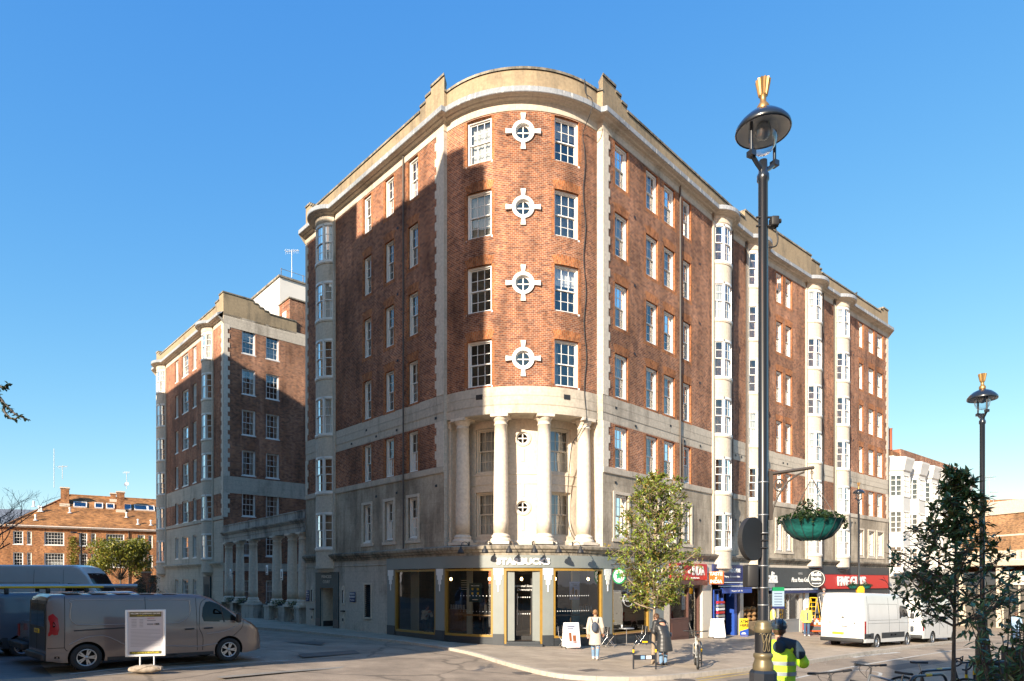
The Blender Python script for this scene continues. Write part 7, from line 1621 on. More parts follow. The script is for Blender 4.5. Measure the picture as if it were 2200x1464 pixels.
    def over(s, o, name, xa, xb, wa, wb, mt, pr=.006):
        "glass on the sloping top (windscreen)"
        b = MB(); rows = []
        for i in range(9):
            x = xa + (xb - xa) * i / 8; zt = s.zt(x); w = s.W(x, zt - .1) * (wa + (wb - wa) * i / 8); rows.append([(x + pr, w * j / 4, zt + .018 * (1 - abs(j / 4) ** 3) + pr) for j in range(-4, 5)])
        b.grid(rows, 0); b.build(name, [mt], o)
def plate(o, M_, txt, w=.52):
    b = MB(); b.rbox(-w / 2, w / 2, -.006, .006, -.055, .055, .004, 0, M_); p = b.build('number_plate', [M_plate], o)
    text('lettering', txt, .085, M_black, p, M_ @ Matrix(((1, 0, 0, 0), (0, 0, -1, -.008), (0, 1, 0, 0), (0, 0, 0, 1))), .001, bold=.001)
RW_ = lambda y, z: Matrix.Translation((0, y, z)) @ Matrix.Rotation(R(-90), 4, 'Z')      # a face on the tail, seen from behind
def mirror(c, o, x, z):
    for sg in (-1, 1): y = sg * (c.W(x, z) + .10); b = MB(); b.rbox(x - .06, x + .06, min(y, y + sg * .16), max(y, y + sg * .16), z - .15, z + .13, .04); b.tube([(x, sg * c.W(x, z), z - .08), (x, y, z - .08)], .03, 6); b.build('wing_mirror', [M_trim], o)
def put_vehicle(o, pw_r, pw_f, xr, hw, sgn=-1):
    "stand the vehicle so its wheels on side sgn touch two ground points (rear, front)"
    d = (pw_f - pw_r); rz = math.atan2(d.y, d.x); t = Vector((math.cos(rz), math.sin(rz), 0)); n = Vector((-t.y, t.x, 0)); p = pw_r - t * xr - n * sgn * hw
    o.location = p; z = lambda q: G(q.x, q.y) - .12; q_ = pw_r - n * sgn * hw; dz = z(q_ + t * 3.5) - z(q_); o.location.z = z(q_) - dz / 3.5 * xr; o.rotation_euler = (0, -math.atan2(dz, 3.5), rz); return rz
# the grey-brown van
def paint(name, c, rough=.3, metal=.0): return mat(name, c, rough, metal=metal, coat=.8, spec=.5, var=.06, scale=1.2)
M_taupe = paint('taupe_metallic_paint', (.20, .155, .135), .38, .45)
o = thing('panel_van', 'grey-brown long panel van parked side-on at the left', 'van', (0, 0, 0)); bpy.context.view_layer.update()
c = Car([(0, 1.78), (.03, 1.88), (.12, 1.945), (.6, 1.965), (3.2, 1.985), (3.6, 1.96), (3.85, 1.88), (4.2, 1.66), (4.62, 1.36), (4.74, 1.27), (5.05, 1.13), (5.28, .96), (5.37, .78), (5.40, .45)], [(0, .32), (.3, .24), (4.9, .24), (5.40, .30)], .955, [(0, .97), (.1, .99), (.4, 1), (4.5, 1), (4.9, .96), (5.2, .84), (5.40, .66)], .13, 1.0, 1.97)
c.body(o, M_taupe, (.83, 4.33), .345)
for x in (.83, 4.33):
    for y in (-.84, .84): wheel(o, x, y, .345, .22)
c.panel(o, 'side_window', [(3.62, 1.20), (4.60, 1.16), (4.56, 1.26), (4.30, 1.50), (4.02, 1.70), (3.80, 1.78), (3.68, 1.76), (3.60, 1.60), (3.57, 1.35)], M_cglass)
c.seam(o, 'window_pillar', [[(4.18, 1.17), (4.08, 1.66)]], M_trim, .02)
c.over(o, 'windscreen', 3.78, 4.64, .86, .84, M_cglass)
c.panel(o, 'tail_lamp', [(.03, .92), (.22, .95), (.25, 1.1), (.22, 1.36), (.12, 1.48), (.03, 1.42)], M_tail)
c.seam(o, 'panel_seams', [[(.36, .62), (.36, 1.9)], [(.36, .62), (.40, .55), (.44, .54)], [(2.16, .36), (2.14, 1.9)], [(3.46, .38), (3.44, .9), (3.42, 1.88)], [(3.60, .38), (3.60, .75), (3.5, 1.0), (3.50, 1.2), (3.54, 1.7), (3.7, 1.86)], [(4.74, 1.22), (4.70, 1.0), (4.45, .75)], [(.02, .62), (.36, .62)]], r=.007)
c.seam(o, 'slide_rail', [[(.55, 1.04), (2.14, 1.10)]], M_trim, .016)
c.seam(o, 'crease_highlight_line', [[(.5, 1.72), (.47, 1.4), (.55, 1.24), (.8, 1.18), (2.1, 1.18)], [(.5, 1.72), (.6, 1.82), (2.1, 1.82)], [(2.2, 1.82), (3.15, 1.82), (3.25, 1.72), (3.25, 1.45), (3.1, 1.25), (2.85, 1.17), (2.2, 1.17)], [(.45, .70), (.8, .86), (1.2, .88), (1.5, .74), (1.8, .62), (3.3, .5), (3.6, .5), (4.0, .55)], [(3.7, .84), (4.2, .9), (4.7, 1.12)]], paint('crease_highlight', (.33, .28, .25), .35, .5), .013)  # highlight along the pressed creases painted in as lighter lines
c.panel(o, 'rear_bumper_side', [(.0, .30), (.25, .28), (.42, .28), (.40, .50), (.0, .52)], M_taupe, pr=.012); c.panel(o, 'sill', [(1.28, .24), (3.9, .24), (3.9, .33), (1.28, .33)], M_trim, pr=.006)
for x, z in ((3.12, .99), (3.62, 1.0)): c.seam(o, 'door_handle', [[(x, z), (x + .24, z + .01)]], M_trim, .022, pr=.01)
mirror(c, o, 4.52, 1.30)
b = MB(); b.box(-.012, .001, -.86, .86, .55, 1.80, 0); b.box(-.016, -.011, -.72, .72, 1.15, 1.72, 1); b.box(-.016, -.011, -.01, .01, .55, 1.8, 2); b.build('rear_doors', [mat('rear_dark_reflection', (.02, .018, .016), .4), M_cglass, M_seam], o)  # dark reflection on the rear doors put into their near-black colour
b = MB(); b.rbox(-.09, .05, -.90, .90, .30, .48, .04); b.build('rear_bumper', [M_trim], o)
plate(o, RW_(-0, 1.02) @ Matrix.Translation((0, -.02, 0)), 'LK18 VXR')
for sg in (-1, 1): b = MB(); b.grid([[(x + .012, sg * (c.W(x, z) * f), z + .008) for f in (1.006, .93, .8)] for x, z in ((4.85, 1.16), (5.05, 1.06), (5.22, .90))], 0); b.build('headlamp', [M_head], o)
b = MB(); b.rbox(5.28, 5.42, -.62, .62, .34, .60, .04); b.build('front_grille', [M_trim], o)
b = MB(); [b.box(-.2 + .55 * i + .6, -.2 + .55 * i + .95, -.78, .78, 1.985, 1.995) for i in range(5)]; b.tube([(2.9, -.3, 2.0), (2.8, -.3, 2.12)], .008, 4); b.build('roof_ribs', [paint('roof_pale', (.36, .36, .38))], o)
q0 = gp(188, 1443, -.12); best = min((abs(1100 + F * (q0.x + 3.5 * math.cos(R(a))) / (q0.y + 3.5 * math.sin(R(a))) - 500), a) for a in [20 + .25 * i for i in range(180)])[1]
put_vehicle(o, q0, q0 + Vector((math.cos(R(best)), math.sin(R(best)), 0)) * 3.5, .83, .955); o.scale = (.975, 1, .94)
gv_rz = o.rotation_euler.z; gvp = Vector(o.location); tv = Vector((math.cos(gv_rz), math.sin(gv_rz), 0)); nv = Vector((-tv.y, tv.x, 0))
# small parked vans and a pickup behind it
def small_van(label, mt, back, fwd, H=1.85, L_=4.4, rack=False, txt=None):
    o = thing('small_van', label, 'van', (0, 0, 0)); c = Car([(0, H - .25), (.04, H - .1), (.15, H - .02), (2.6, H), (2.9, H - .08), (3.5, 1.1), (4.2, .92), (4.38, .6), (4.4, .4)], [(0, .3), (4.4, .28)], .9, [(0, .96), (.2, 1), (3.6, 1), (4.4, .7)], .12, .95, H)
    c.body(o, mt, (.75, 3.55), .31, n=40)
    for x in (.75, 3.55):
        for y in (-.8, .8): wheel(o, x, y, .31, .2)
    c.panel(o, 'tail_lamp', [(.02, .8), (.12, .8), (.14, 1.3), (.1, 1.5), (.02, 1.5)], M_tail); c.panel(o, 'side_window', [(2.5, 1.08), (3.35, 1.08), (2.95, 1.5), (2.6, 1.6)], M_cglass); c.over(o, 'windscreen', 2.92, 3.5, .85, .85, M_cglass)
    c.panel(o, 'bumper_side', [(0, .3), (.45, .28), (.4, .6), (0, .62)], M_trim, pr=.01); b = MB(); b.rbox(-.1, .03, -.85, .85, .3, .58, .03); b.build('rear_bumper', [M_trim], o); b = MB(); b.box(-.012, 0, -.62, -.05, 1.05, H - .3); b.box(-.012, 0, .05, .62, 1.05, H - .3); b.build('rear_window', [M_cglass], o); plate(o, RW_(0, .8) @ Matrix.Translation((0, -.012, 0)), 'BD67 OXY')
    if txt: t_ = text('lettering', txt, .22, M_black, o, Matrix(((1, 0, 0, .75), (0, 0, -1, -.905), (0, 1, 0, 1.22), (0, 0, 0, 1))), .003, bold=.004)
    if rack:
        for x in (.4, 1.4, 2.4): b = MB(); b.box(x - .03, x + .03, -.75, .75, H + .09, H + .13); b.rbox(x - .05, x + .05, -.78, -.66, H - .03, H + .12, .01); b.rbox(x - .05, x + .05, .66, .78, H - .03, H + .12, .01); b.build('rack_bar', [M_trim], o)
    p = gvp + nv * back + tv * fwd; o.location = (p.x, p.y, G(p.x, p.y) - .12); o.rotation_euler = (0, 0, gv_rz); WMAT[o.name] = Mt(*o.location, gv_rz); return o
M_wpaint = paint('white_van_paint', (.62, .62, .60), .35); M_bluew = paint('pale_blue_van_paint', (.33, .40, .48), .35)
small_van('pale blue small van with black BOS lettering behind the grey-brown van', M_bluew, 6.9, 1.3, 1.9, txt='BOSS')
v = small_van('grey small van with roof rack at the left edge', mat('grey_van_paint', (.09, .10, .12), .35, coat=.8), 5.2, -.3, 1.9, rack=True)
o = thing('ladder', 'yellow and grey ladder and pipe carrier on the roof of the grey small van', 'ladder', v.location + Vector((0, 0, 2.05)), gv_rz)
b = MB(); [b.tube([(-.3, y, .0), (2.9, y, .0)], .035, 6) for y in (-.55, -.2)]; [b.tube([(x, -.55, 0), (x, -.2, 0)], .018, 5) for x in [i * .35 for i in range(9)]]; b.build('rails', [M_yb], o); b = MB(); b.tube([(-.1, .2, .03), (4.1, .2, .03)], .06, 12); b.build('pipe_carrier', [M_galv], o)
o = thing('pickup_truck', 'dark teal pickup tail beside the grey-brown van', 'pickup', (0, 0, 0)); M_teald = paint('dark_teal_paint', (.02, .05, .075), .25, .4)
c = Car([(0, 1.05), (.05, 1.12), (1.7, 1.14), (1.72, 1.15), (1.9, 1.7), (3.2, 1.76), (3.9, 1.15), (5.1, 1.0), (5.25, .5)], [(0, .42), (5.25, .4)], .92, [(0, .94), (.2, 1), (4.6, 1), (5.25, .75)], .12, .95, 1.76); c.body(o, M_teald, (1.0, 4.2), .37, n=40)
for x in (1.0, 4.2):
    for y in (-.82, .82): wheel(o, x, y, .37, .24)
c.panel(o, 'tail_lamp', [(.0, .72), (.12, .72), (.14, 1.02), (.0, 1.02)], M_tail); b = MB(); [b.box(-.02, .002, y - .09, y + .09, .70, 1.02, 0) for y in (-.78, .78)]; b.build('tail_lamp', [M_tail], o); c.panel(o, 'side_window', [(2.0, 1.22), (3.7, 1.2), (3.1, 1.62), (2.1, 1.62)], M_cglass)
b = MB(); b.rbox(-.22, .0, -.85, .85, .42, .6, .04); b.build('rear_bumper', [M_trim], o)
p = gvp + nv * 2.25 + tv * .15; o.location = (p.x, p.y, G(p.x, p.y) - .12); o.rotation_euler = (0, 0, gv_rz)
# white vans
def big_van(label, mt, H=2.6, L_=6.0, lower=True, rr=.34):
    o = thing('white_van', label, 'van', (0, 0, 0)); c = Car([(0, H - .3), (.03, H - .12), (.14, H - .02), (1.0, H + .0), (L_ - 1.75, H), (L_ - 1.45, H - .10), (L_ - 1.15, H - .42), (L_ - .62, 1.42), (L_ - .45, 1.26), (L_ - .1, 1.05), (L_ - .02, .8), (L_, .45)], [(0, .36), (L_, .30)], 1.0, [(0, .96), (.15, .99), (.5, 1), (L_ - 1.0, 1), (L_ - .3, .88), (L_, .7)], .12, 1.05, H)
    wx = (1.35, L_ - 1.02); c.body(o, mt, wx, rr)
    for x in wx:
        for y in (-.88, .88): wheel(o, x, y, rr, .22, False, True)
    c.panel(o, 'side_window', [(L_ - 2.02, 1.42), (L_ - .78, 1.38), (L_ - .98, 1.72), (L_ - 1.3, 2.02), (L_ - 1.9, 2.05), (L_ - 2.0, 1.9)], M_cglass); c.over(o, 'windscreen', L_ - 1.2, L_ - .6, .86, .84, M_cglass); mirror(c, o, L_ - .85, 1.55)
    c.panel(o, 'tail_lamp', [(.02, .75), (.14, .75), (.15, 1.32), (.02, 1.32)], M_tail)
    if lower: c.panel(o, 'rubbing_strip', [(1.80, .52), (L_ - 1.45, .52), (L_ - 1.45, .78), (1.80, .78)], M_trim, pr=.012); c.panel(o, 'rubbing_strip', [(.0, .52), (.92, .52), (.92, .78), (.0, .78)], M_trim, pr=.012)
    c.seam(o, 'panel_seams', [[(.35, .5), (.35, H - .15)], [(.36, 1.22), (L_ - 2.1, 1.22)], [(L_ - 2.1, .5), (L_ - 2.1, H - .2)], [(L_ - 3.3, .5), (L_ - 3.3, H - .2)], [(L_ - 2.1, 1.22), (L_ - .8, 1.2)], [(.45, 1.36), (L_ - 2.25, 1.36), ], [(.45, 1.36), (.45, 2.1)], [(.45, 2.1), (L_ - 2.25, 2.1)], [(L_ - 2.25, 1.36), (L_ - 2.25, 2.1)]], r=.006)
    b = MB(); b.box(-.008, .0, -.82, .82, .6, H - .15, 0); b.box(-.012, -.007, -.006, .006, .6, H - .15, 1); b.box(-.02, -.006, -.22, -.02, 1.05, 1.08, 2); b.box(-.02, -.006, -.09, .03, 1.45, 1.5, 2); [b.box(-.02, -.006, y - .03, y + .03, 1.2, 1.25, 2) for y in (-.55, .55)]; b.build('rear_doors', [mt, M_seam, M_trim], o)
    b = MB(); b.rbox(-.14, .05, -.95, .95, .36, .54, .04); b.build('rear_bumper', [M_trim], o); plate(o, RW_(.18, .74) @ Matrix.Translation((0, -.012, 0)), 'LA73 OPK'); return o
o = big_van('large white panel van parked rear towards the viewer, dark rubbing strip, the nearer one', M_wpaint); put_vehicle(o, gp(1885, 1397, -.12), gp(1962, 1389.5, -.12), 1.35, 1.0)
o = big_van('white panel van partly hidden by the dark tree, the farther one', M_wpaint, 2.5, 5.6, False); put_vehicle(o, gp(2004, 1386, -.12), gp(2072, 1379.5, -.12), 1.35, 1.0)
o = big_van('high-roofed white van at the back left of the car park', M_wpaint, 2.85, 6.9, False, .36); p = Vector(ppt(268, 29.5)); rz = R(6); q = p - Vector((math.cos(rz), math.sin(rz))) * 6.9; o.location = (q.x, q.y, G(q.x, q.y) - .12); o.rotation_euler = (0, 0, rz)
o = thing('parked_car', 'dark estate car behind the grey-brown van roof, near the wing', 'car', (0, 0, 0)); c = Car([(0, .9), (.1, 1.15), (.4, 1.55), (.8, 1.66), (2.6, 1.70), (3.3, 1.2), (4.3, 1.0), (4.45, .5)], [(0, .3), (4.45, .28)], .9, [(0, .9), (.4, 1), (3.8, 1), (4.45, .75)], .22, .95, 1.7); c.body(o, M_teald, (.8, 3.6), .33, n=40)
for x in (.8, 3.6):
    for y in (-.8, .8): wheel(o, x, y, .33, .2)
c.panel(o, 'side_window', [(.5, 1.05), (2.95, 1.05), (2.45, 1.55), (.9, 1.55)], M_cglass); c.over(o, 'windscreen', 2.65, 3.25, .85, .85, M_cglass); c.seam(o, 'roof_rail', [[(.8, 1.62), (2.4, 1.65)]], M_galv, .02, pr=-.05)
p = Vector(ppt(266, 27)); o.location = (p.x, p.y, G(p.x, p.y) - .12); o.rotation_euler = (0, 0, R(12))
# ------------------------------------------------------------------ bicycles (local x forward)
def bicycle(label, p, rz, mt, drop=False, lean=0., steer=0.):
    o = thing('bicycle', label, 'bicycle', p, rz, 'bicycles locked to the stands'); o.rotation_euler = (lean, 0, rz); o.scale = (1.07, 1.07, 1.07); r = .335
    def whl(x):
        b = MB(); pts = [(x + r * math.cos(a * math.pi / 16), 0, r + r * math.sin(a * math.pi / 16)) for a in range(33)]; b.tube(pts, .018 if drop else .026, 6, cap=False); w = b.build('wheel', [M_tyre], o)
        b = MB(); [b.tube([(x, (-1) ** i * .025, r), (x + r * .95 * math.cos(i * math.pi / 9), 0, r + r * .95 * math.sin(i * math.pi / 9))], .002, 3) for i in range(18)]; b.tube([(x, -.05, r), (x, .05, r)], .02, 8); b.tube([(x + r * .93 * math.cos(a * math.pi / 12), 0, r + r * .93 * math.sin(a * math.pi / 12)) for a in range(25)], .009, 4, cap=False); b.build('spokes', [M_galv], w)
    whl(0); whl(1.03); b = MB(); bb, st, hd, hb = (.42, 0, .28), (.30, 0, .78), (.84, 0, .84), (.88, 0, .70)
    for a, c_, w in ((bb, st, .017), (st, hd, .017), (bb, hb, .02), (hd, hb, .02)): b.tube([a, c_], w, 8)
    for y in (-.06, .06): b.tube([(0, y, r), bb], .009, 6); b.tube([(0, y, r), st], .008, 6); b.tube([hb, (.95, y, .6), (1.03, y, r)], .011, 6)
    b.build('frame', [mt], o); b = MB(); b.tube([st, (.26, 0, .93)], .013, 8); b.build('seat_post', [M_steel], o)
    b = MB(); b.grid([[(x, w * math.cos(a), .945 + .02 * math.sin(a) - .02 * (x - .25) ** 2) for a in [k * math.pi / 4 for k in range(8)]] for x, w in ((.12, .02), (.14, .07), (.22, .07), (.32, .03), (.40, .018), (.41, .005))], 0, True); b.build('saddle', [M_blackm], o)
    b = MB(); b.tube([hd, (.83, 0, .95), (.88, 0, .99)], .014, 8)
    if drop:
        b.tube([(.89, -.20, .99), (.89, .20, .99)], .014, 8)
        for y in (-.2, .2): b.tube(bez([(.89, y, .99), (.99, y, 1.0), (1.02, y, .93), (.96, y, .87), (.88, y, .87)], 5), .015, 6); b.tube([(.98, y, 1.0), (1.04, y, 1.05), (1.03, y, .95)], .014, 6)
    else:
        b.tube(bez([(.84, -.34, 1.01), (.87, -.15, .995), (.88, 0, .99), (.87, .15, .995), (.84, .34, 1.01)], 4), .014, 8)
        for y in (-1, 1): b.tube([(.845, y * .22, 1.0), (.84, y * .35, 1.01)], .02, 8); b.tube([(.87, y * .2, .99), (.95, y * .24, .97)], .006, 4); b.tube(bez([(.9, y * .15, .99), (.98, y * .08, .9), (.9, 0, .78)], 4), .004, 4)
    b.build('handlebar', [M_blackm], o); b = MB(); b.lathe([(0, -.004), (.09, -.004), (.09, .004), (0, .004)], 16, 0, Matrix.Translation((.42, -.05, .28)) @ Matrix.Rotation(R(90), 4, 'X')); b.tube([(.42, -.06, .28), (.55, -.07, .18)], .01, 6); b.box(.5, .6, -.13, -.06, .17, .19); b.tube([(.42, .05, .28), (.29, .07, .38)], .01, 6); b.build('crank', [M_trim], o); return o
M_silverf = mat('silver_frame', (.25, .27, .30), .35, metal=.6); M_blackf = mat('black_frame', (.015, .017, .02), .3, coat=.6); M_whitef = mat('white_frame', (.5, .5, .48), .4)
bicycle('bicycle on the hoop stand, seen end on, on corner pavement', gp(1499, 1438), R(78), M_whitef)
bicycle('road bicycle with dropped bars behind the near hoop stands', gq(1938, 12.85), R(-14), M_blackf, True, R(3))
bicycle('silver mountain bike with raised flat bars at bottom edge', Vector((6.55, 10.55, G(6.5, 10.5))), R(112), M_silverf, False, R(4))
bicycle('bicycle lowest in the frame, only its handlebars showing', Vector((5.15, 9.25, G(5.1, 9.2))), R(100), M_blackf, False, R(-3))
# ------------------------------------------------------------------ people: overlapping tapered volumes remeshed into one skin, clothes as children
M_skin = mat('skin', (.50, .27, .19), .55, var=.06, scale=9); M_eye = mat('eye', (.02, .015, .01), .2); M_lip = mat('lips', (.36, .12, .10), .5)
def remesh(name, b, vox, mt, parent, sm=3):
    me = b.mesh(name, mt, True, .0002); t = bpy.data.objects.new('t', me); COL.objects.link(t); md = t.modifiers.new('r', 'REMESH'); md.mode = 'VOXEL'; md.voxel_size = vox; md.use_smooth_shade = True
    if sm: s_ = t.modifiers.new('s', 'SMOOTH'); s_.iterations = sm; s_.factor = .5
    bpy.context.view_layer.update(); m2 = bpy.data.meshes.new_from_object(t.evaluated_get(bpy.context.evaluated_depsgraph_get())); m2.name = name; bpy.data.objects.remove(t); return link(name, m2, parent)
def limb(b, pts, rad):
    b.tube(pts, rad, 14)
    for p, r in zip(pts, rad): b.ell(p, (r, r, r), n=12, m=8)
def trunk(b, rows):
    "rows: (x, y, z, half width, half depth)"
    out = []
    for x, y, z, rx, ry in rows: out.append([(x + rx * math.cos(a), y + ry * math.sin(a), z) for a in [i * math.pi / 10 for i in range(20)]])
    b.grid(out, 0, True); b.face(out[0][::-1]); b.face(out[-1])
def hand(b, w, d, side, curl=.5):
    w = Vector(w); d = Vector(d).normalized(); n = Vector((0, -1, 0)) if abs(d.y) < .7 else Vector((0, 0, 1)); s = d.cross(n).normalized() * side; n = s.cross(d).normalized() * side
    M_ = Matrix(((s.x, n.x, d.x, w.x), (s.y, n.y, d.y, w.y), (s.z, n.z, d.z, w.z), (0, 0, 0, 1))); b.ell((0, 0, .045), (.040, .016, .055), M=M_)
    for i, (x, l) in enumerate(((-.028, .068), (-.010, .078), (.009, .073), (.027, .058))):
        p = Vector((x, 0, .085)); P = [M_ @ p]; a = .15
        for k in range(3): a += curl * .75; q = Vector((0, -math.sin(a), math.cos(a))) * l * (.42, .33, .25)[k]; p = p + q; P.append(M_ @ p)
        b.tube([M_ @ Vector((x * .8, 0, .06))] + P, [.010, .0095, .009, .0085, .0075], 8)
    b.tube([M_ @ Vector((-.025, 0, .015)), M_ @ Vector((-.052, -.012, .045)), M_ @ Vector((-.060, -.028, .075)), M_ @ Vector((-.055, -.040, .095))], [.014, .011, .0095, .008], 8)
def head(b, c, M=None):
    M = (M or Matrix.Identity(4)); T = Matrix.Translation(c) @ M
    b.ell((0, .01, .03), (.074, .092, .095), M=T); b.ell((0, -.02, -.045), (.055, .065, .065), M=T); b.ell((0, -.055, -.075), (.028, .03, .025), M=T)
    b.tube([T @ Vector((0, -.085, .02)), T @ Vector((0, -.108, -.018)), T @ Vector((0, -.085, -.03))], [.009, .014, .010], 8); b.ell((0, -.078, .035), (.05, .015, .01), M=T)
    for s in (-1, 1): b.ell((s * .077, .01, -.0), (.010, .02, .032), M=T)
    return T
def face_bits(o, T):
    b = MB(); [b.ell((s * .030, -.083, .012), (.012, .007, .007), M=T) for s in (-1, 1)]; b.build('eyes', [M_eye], o); b = MB(); b.ell((0, -.083, -.050), (.022, .008, .006), M=T); b.build('mouth', [M_lip], o)
def person(label, loc, rz, J, hd=None, curl=.5, H=1.75, vox=.007):
    "J: joints of a 1.75 m figure facing -y"
    o = thing('person', label, 'person', loc, rz); k = H / 1.75; o.scale = (k, k, k); b = MB(); j = dict(hipL=(.09, 0, .92), hipR=(-.09, 0, .92), kneeL=(.10, -.02, .50), kneeR=(-.10, -.02, .50), ankL=(.10, .02, .09), ankR=(-.10, .02, .09), toeL=(.12, -.13, .03), toeR=(-.12, -.13, .03), pel=(0, 0, .96), che=(0, 0, 1.28), nek=(0, .01, 1.47), hed=(0, -.01, 1.61), shL=(.18, 0, 1.41), shR=(-.18, 0, 1.41), elL=(.23, .03, 1.13), elR=(-.23, .03, 1.13), wrL=(.24, -.06, .88), wrR=(-.24, -.06, .88)); j.update(J); j = {a: Vector(v) for a, v in j.items()}
    P, C, Nk = j['pel'], j['che'], j['nek']; limb(b, [P, (P + C) / 2, C, (C * .4 + Nk * .6)], [.14, .125, .14, .09]); limb(b, [j['shL'], C.lerp(Nk, .6), j['shR']], [.055, .09, .055]); limb(b, [Nk - Vector((0, 0, .04)), Nk, j['hed'] - Vector((0, -.02, .05))], [.065, .052, .05]); limb(b, [j['hipL'], P, j['hipR']], [.10, .12, .10])
    for s in 'LR':
        limb(b, [j['hip' + s], j['knee' + s], j['ank' + s]], [.088, .058, .040]); m = j['knee' + s].lerp(j['ank' + s], .3); b.ell(m + Vector((0, .015, 0)), (.052, .056, .09)); limb(b, [j['ank' + s], j['ank' + s] * .5 + j['toe' + s] * .5 - Vector((0, 0, .01)), j['toe' + s]], [.040, .038, .028])
        limb(b, [j['sh' + s], j['el' + s], j['wr' + s]], [.052, .038, .026]); hand(b, j['wr' + s], j['wr' + s] - j['el' + s], 1 if s == 'L' else -1, curl)
    T = head(b, j['hed'], hd); remesh('body', b, vox, M_skin, o, 2); return o, j, T
def legs(o, j, mt, r=(.105, .078, .066), name='trousers', to=1.):
    b = MB()
    for s in 'LR': a = j['knee' + s].lerp(j['ank' + s], to); limb(b, [j['hip' + s] + Vector((0, 0, .02)), j['knee' + s], a], list(r))
    limb(b, [j['hipL'], j['pel'], j['hipR']], [.11, .135, .11]); remesh(name, b, .014, mt, o, 3)
def shoes(o, j, mt, hi=.0):
    for s in 'LR': b = MB(); a, t = j['ank' + s], j['toe' + s]; d = (t - a); d.z = 0; d.normalize(); b.tube([a + Vector((0, 0, -.045)) - d * .045, a + d * .06 + Vector((0, 0, -.045)), t + Vector((0, 0, .008)), t + d * .04], [.045, .046, .040, .022], 12); b.ell(a - d * .02 - Vector((0, 0, .02)), (.05, .05, .06)); (hi and b.tube([a, a + Vector((0, 0, hi))], .055, 12)); b.box(-.01, .01, -.01, .01, 0, 0.001) if False else None; remesh('shoe', b, .010, mt, o, 2)
def coat(o, j, mt, hem, flare=.20, vox=.014, rs=(.085, .068, .055), bulk=1., name='coat', puff=0, sm=3):
    b = MB(); P, C, Nk = j['pel'], j['che'], j['nek']; rows = []; zs = 22
    for i in range(zs + 1):
        t = i / zs; z = hem + (Nk.z - .02 - hem) * t
        if z <= P.z: c = Vector((P.x * 1.0, P.y, z)); k = (P.z - z) / max(.01, P.z - hem); rx = (.185 + (flare - .185) * k) * bulk; ry = (.145 + (flare - .03 - .145) * k) * bulk
        elif z <= C.z: q = (z - P.z) / (C.z - P.z); c = P.lerp(C, q); rx = (.185 + .015 * q) * bulk; ry = (.145 - .005 * q) * bulk
        else: q = (z - C.z) / (Nk.z - .02 - C.z); c = C.lerp(Nk, q); rx = (.20 - .12 * q ** 1.6) * bulk; ry = (.14 - .065 * q) * bulk
        if puff: w = 1 + .05 * abs(math.sin(z * puff * math.pi)) ** .5; rx *= w; ry *= w
        rows.append((c.x, c.y, z, rx, ry))
    trunk(b, rows); limb(b, [j['shL'] - Vector((.015, 0, 0)), C.lerp(Nk, .7), j['shR'] + Vector((.015, 0, 0))], [.075 * bulk, .095, .075 * bulk])
    for s in 'LR': e = j['el' + s].lerp(j['wr' + s], .88); limb(b, [j['sh' + s], j['el' + s], e], list(rs))
    return remesh(name, b, vox, mt, o, sm)
def cap(o, T, mt, name='hair', r=(.088, .104, .10), c=(0, .022, .045), extra=(), vox=.009):
    b = MB(); b.ell(c, r, M=T)
    for e, rr in extra: b.ell(e, rr, M=T)
    return remesh(name, b, vox, mt, o, 1)
M_denim = mat('pale_denim', (.16, .27, .42), .85, var=.2, scale=6); M_denimd = mat('blue_denim', (.05, .09, .17), .85, var=.2, scale=6); M_oat = mat('oatmeal_wool', (.50, .43, .36), .9, var=.12, scale=14, bump=.3); M_pad = mat('black_padded_nylon', (.028, .03, .034), .45, var=.2, scale=8)
M_navyb = mat('navy_bag', (.035, .05, .08), .7); M_blond = mat('light_brown_hair', (.26, .14, .06), .6, bump=.5, bscale=50); M_brownh = mat('brown_hair', (.09, .045, .025), .6, bump=.5, bscale=50); M_wshoe = mat('white_shoe', (.65, .62, .6), .6)
M_lime = mat('lime_hi_vis', (.42, .75, .03), .7, var=.1, scale=5); M_refl = mat('reflective_tape', (.30, .34, .38), .3, metal=.3); M_navyc = mat('navy_cloth', (.015, .035, .06), .8); M_hvy = mat('yellow_hi_vis', (.78, .74, .12), .7, var=.08); M_khaki = mat('khaki_cloth', (.26, .20, .13), .85); M_gtop = mat('grey_top', (.10, .11, .13), .85)
# 1 woman in the oatmeal coat, walking away
p = gp(1279, 1418); o, j, T = person('person in pale oatmeal knee-length coat with dark backpack, walking away past the coffee shop', p, R(168), dict(kneeL=(.09, -.12, .52), ankL=(.08, -.16, .10), toeL=(.09, -.30, .05), kneeR=(-.09, .02, .50), ankR=(-.08, .22, .13), toeR=(-.09, .10, .03), elL=(.25, .06, 1.13), wrL=(.25, .02, .88), elR=(-.25, .0, 1.14), wrR=(-.24, -.12, .92)), H=1.66)
legs(o, j, M_denim, (.10, .072, .058)); shoes(o, j, M_wshoe); coat(o, j, M_oat, .52, .225); cap(o, T, M_blond, extra=[((0, .11, .04), (.04, .04, .04))])
b = MB(); b.ell((0, .20, 1.15), (.12, .075, .19)); b.ell((0, .25, 1.06), (.09, .045, .09)); bk = remesh('backpack', b, .012, M_navyb, o, 2)
b = MB(); [b.tube(bez([(s * .09, .17, 1.30), (s * .12, .08, 1.45), (s * .13, -.06, 1.44), (s * .14, -.15, 1.3)], 4), .014, 6) for s in (-1, 1)]; b.build('straps', [M_navyb], bk)
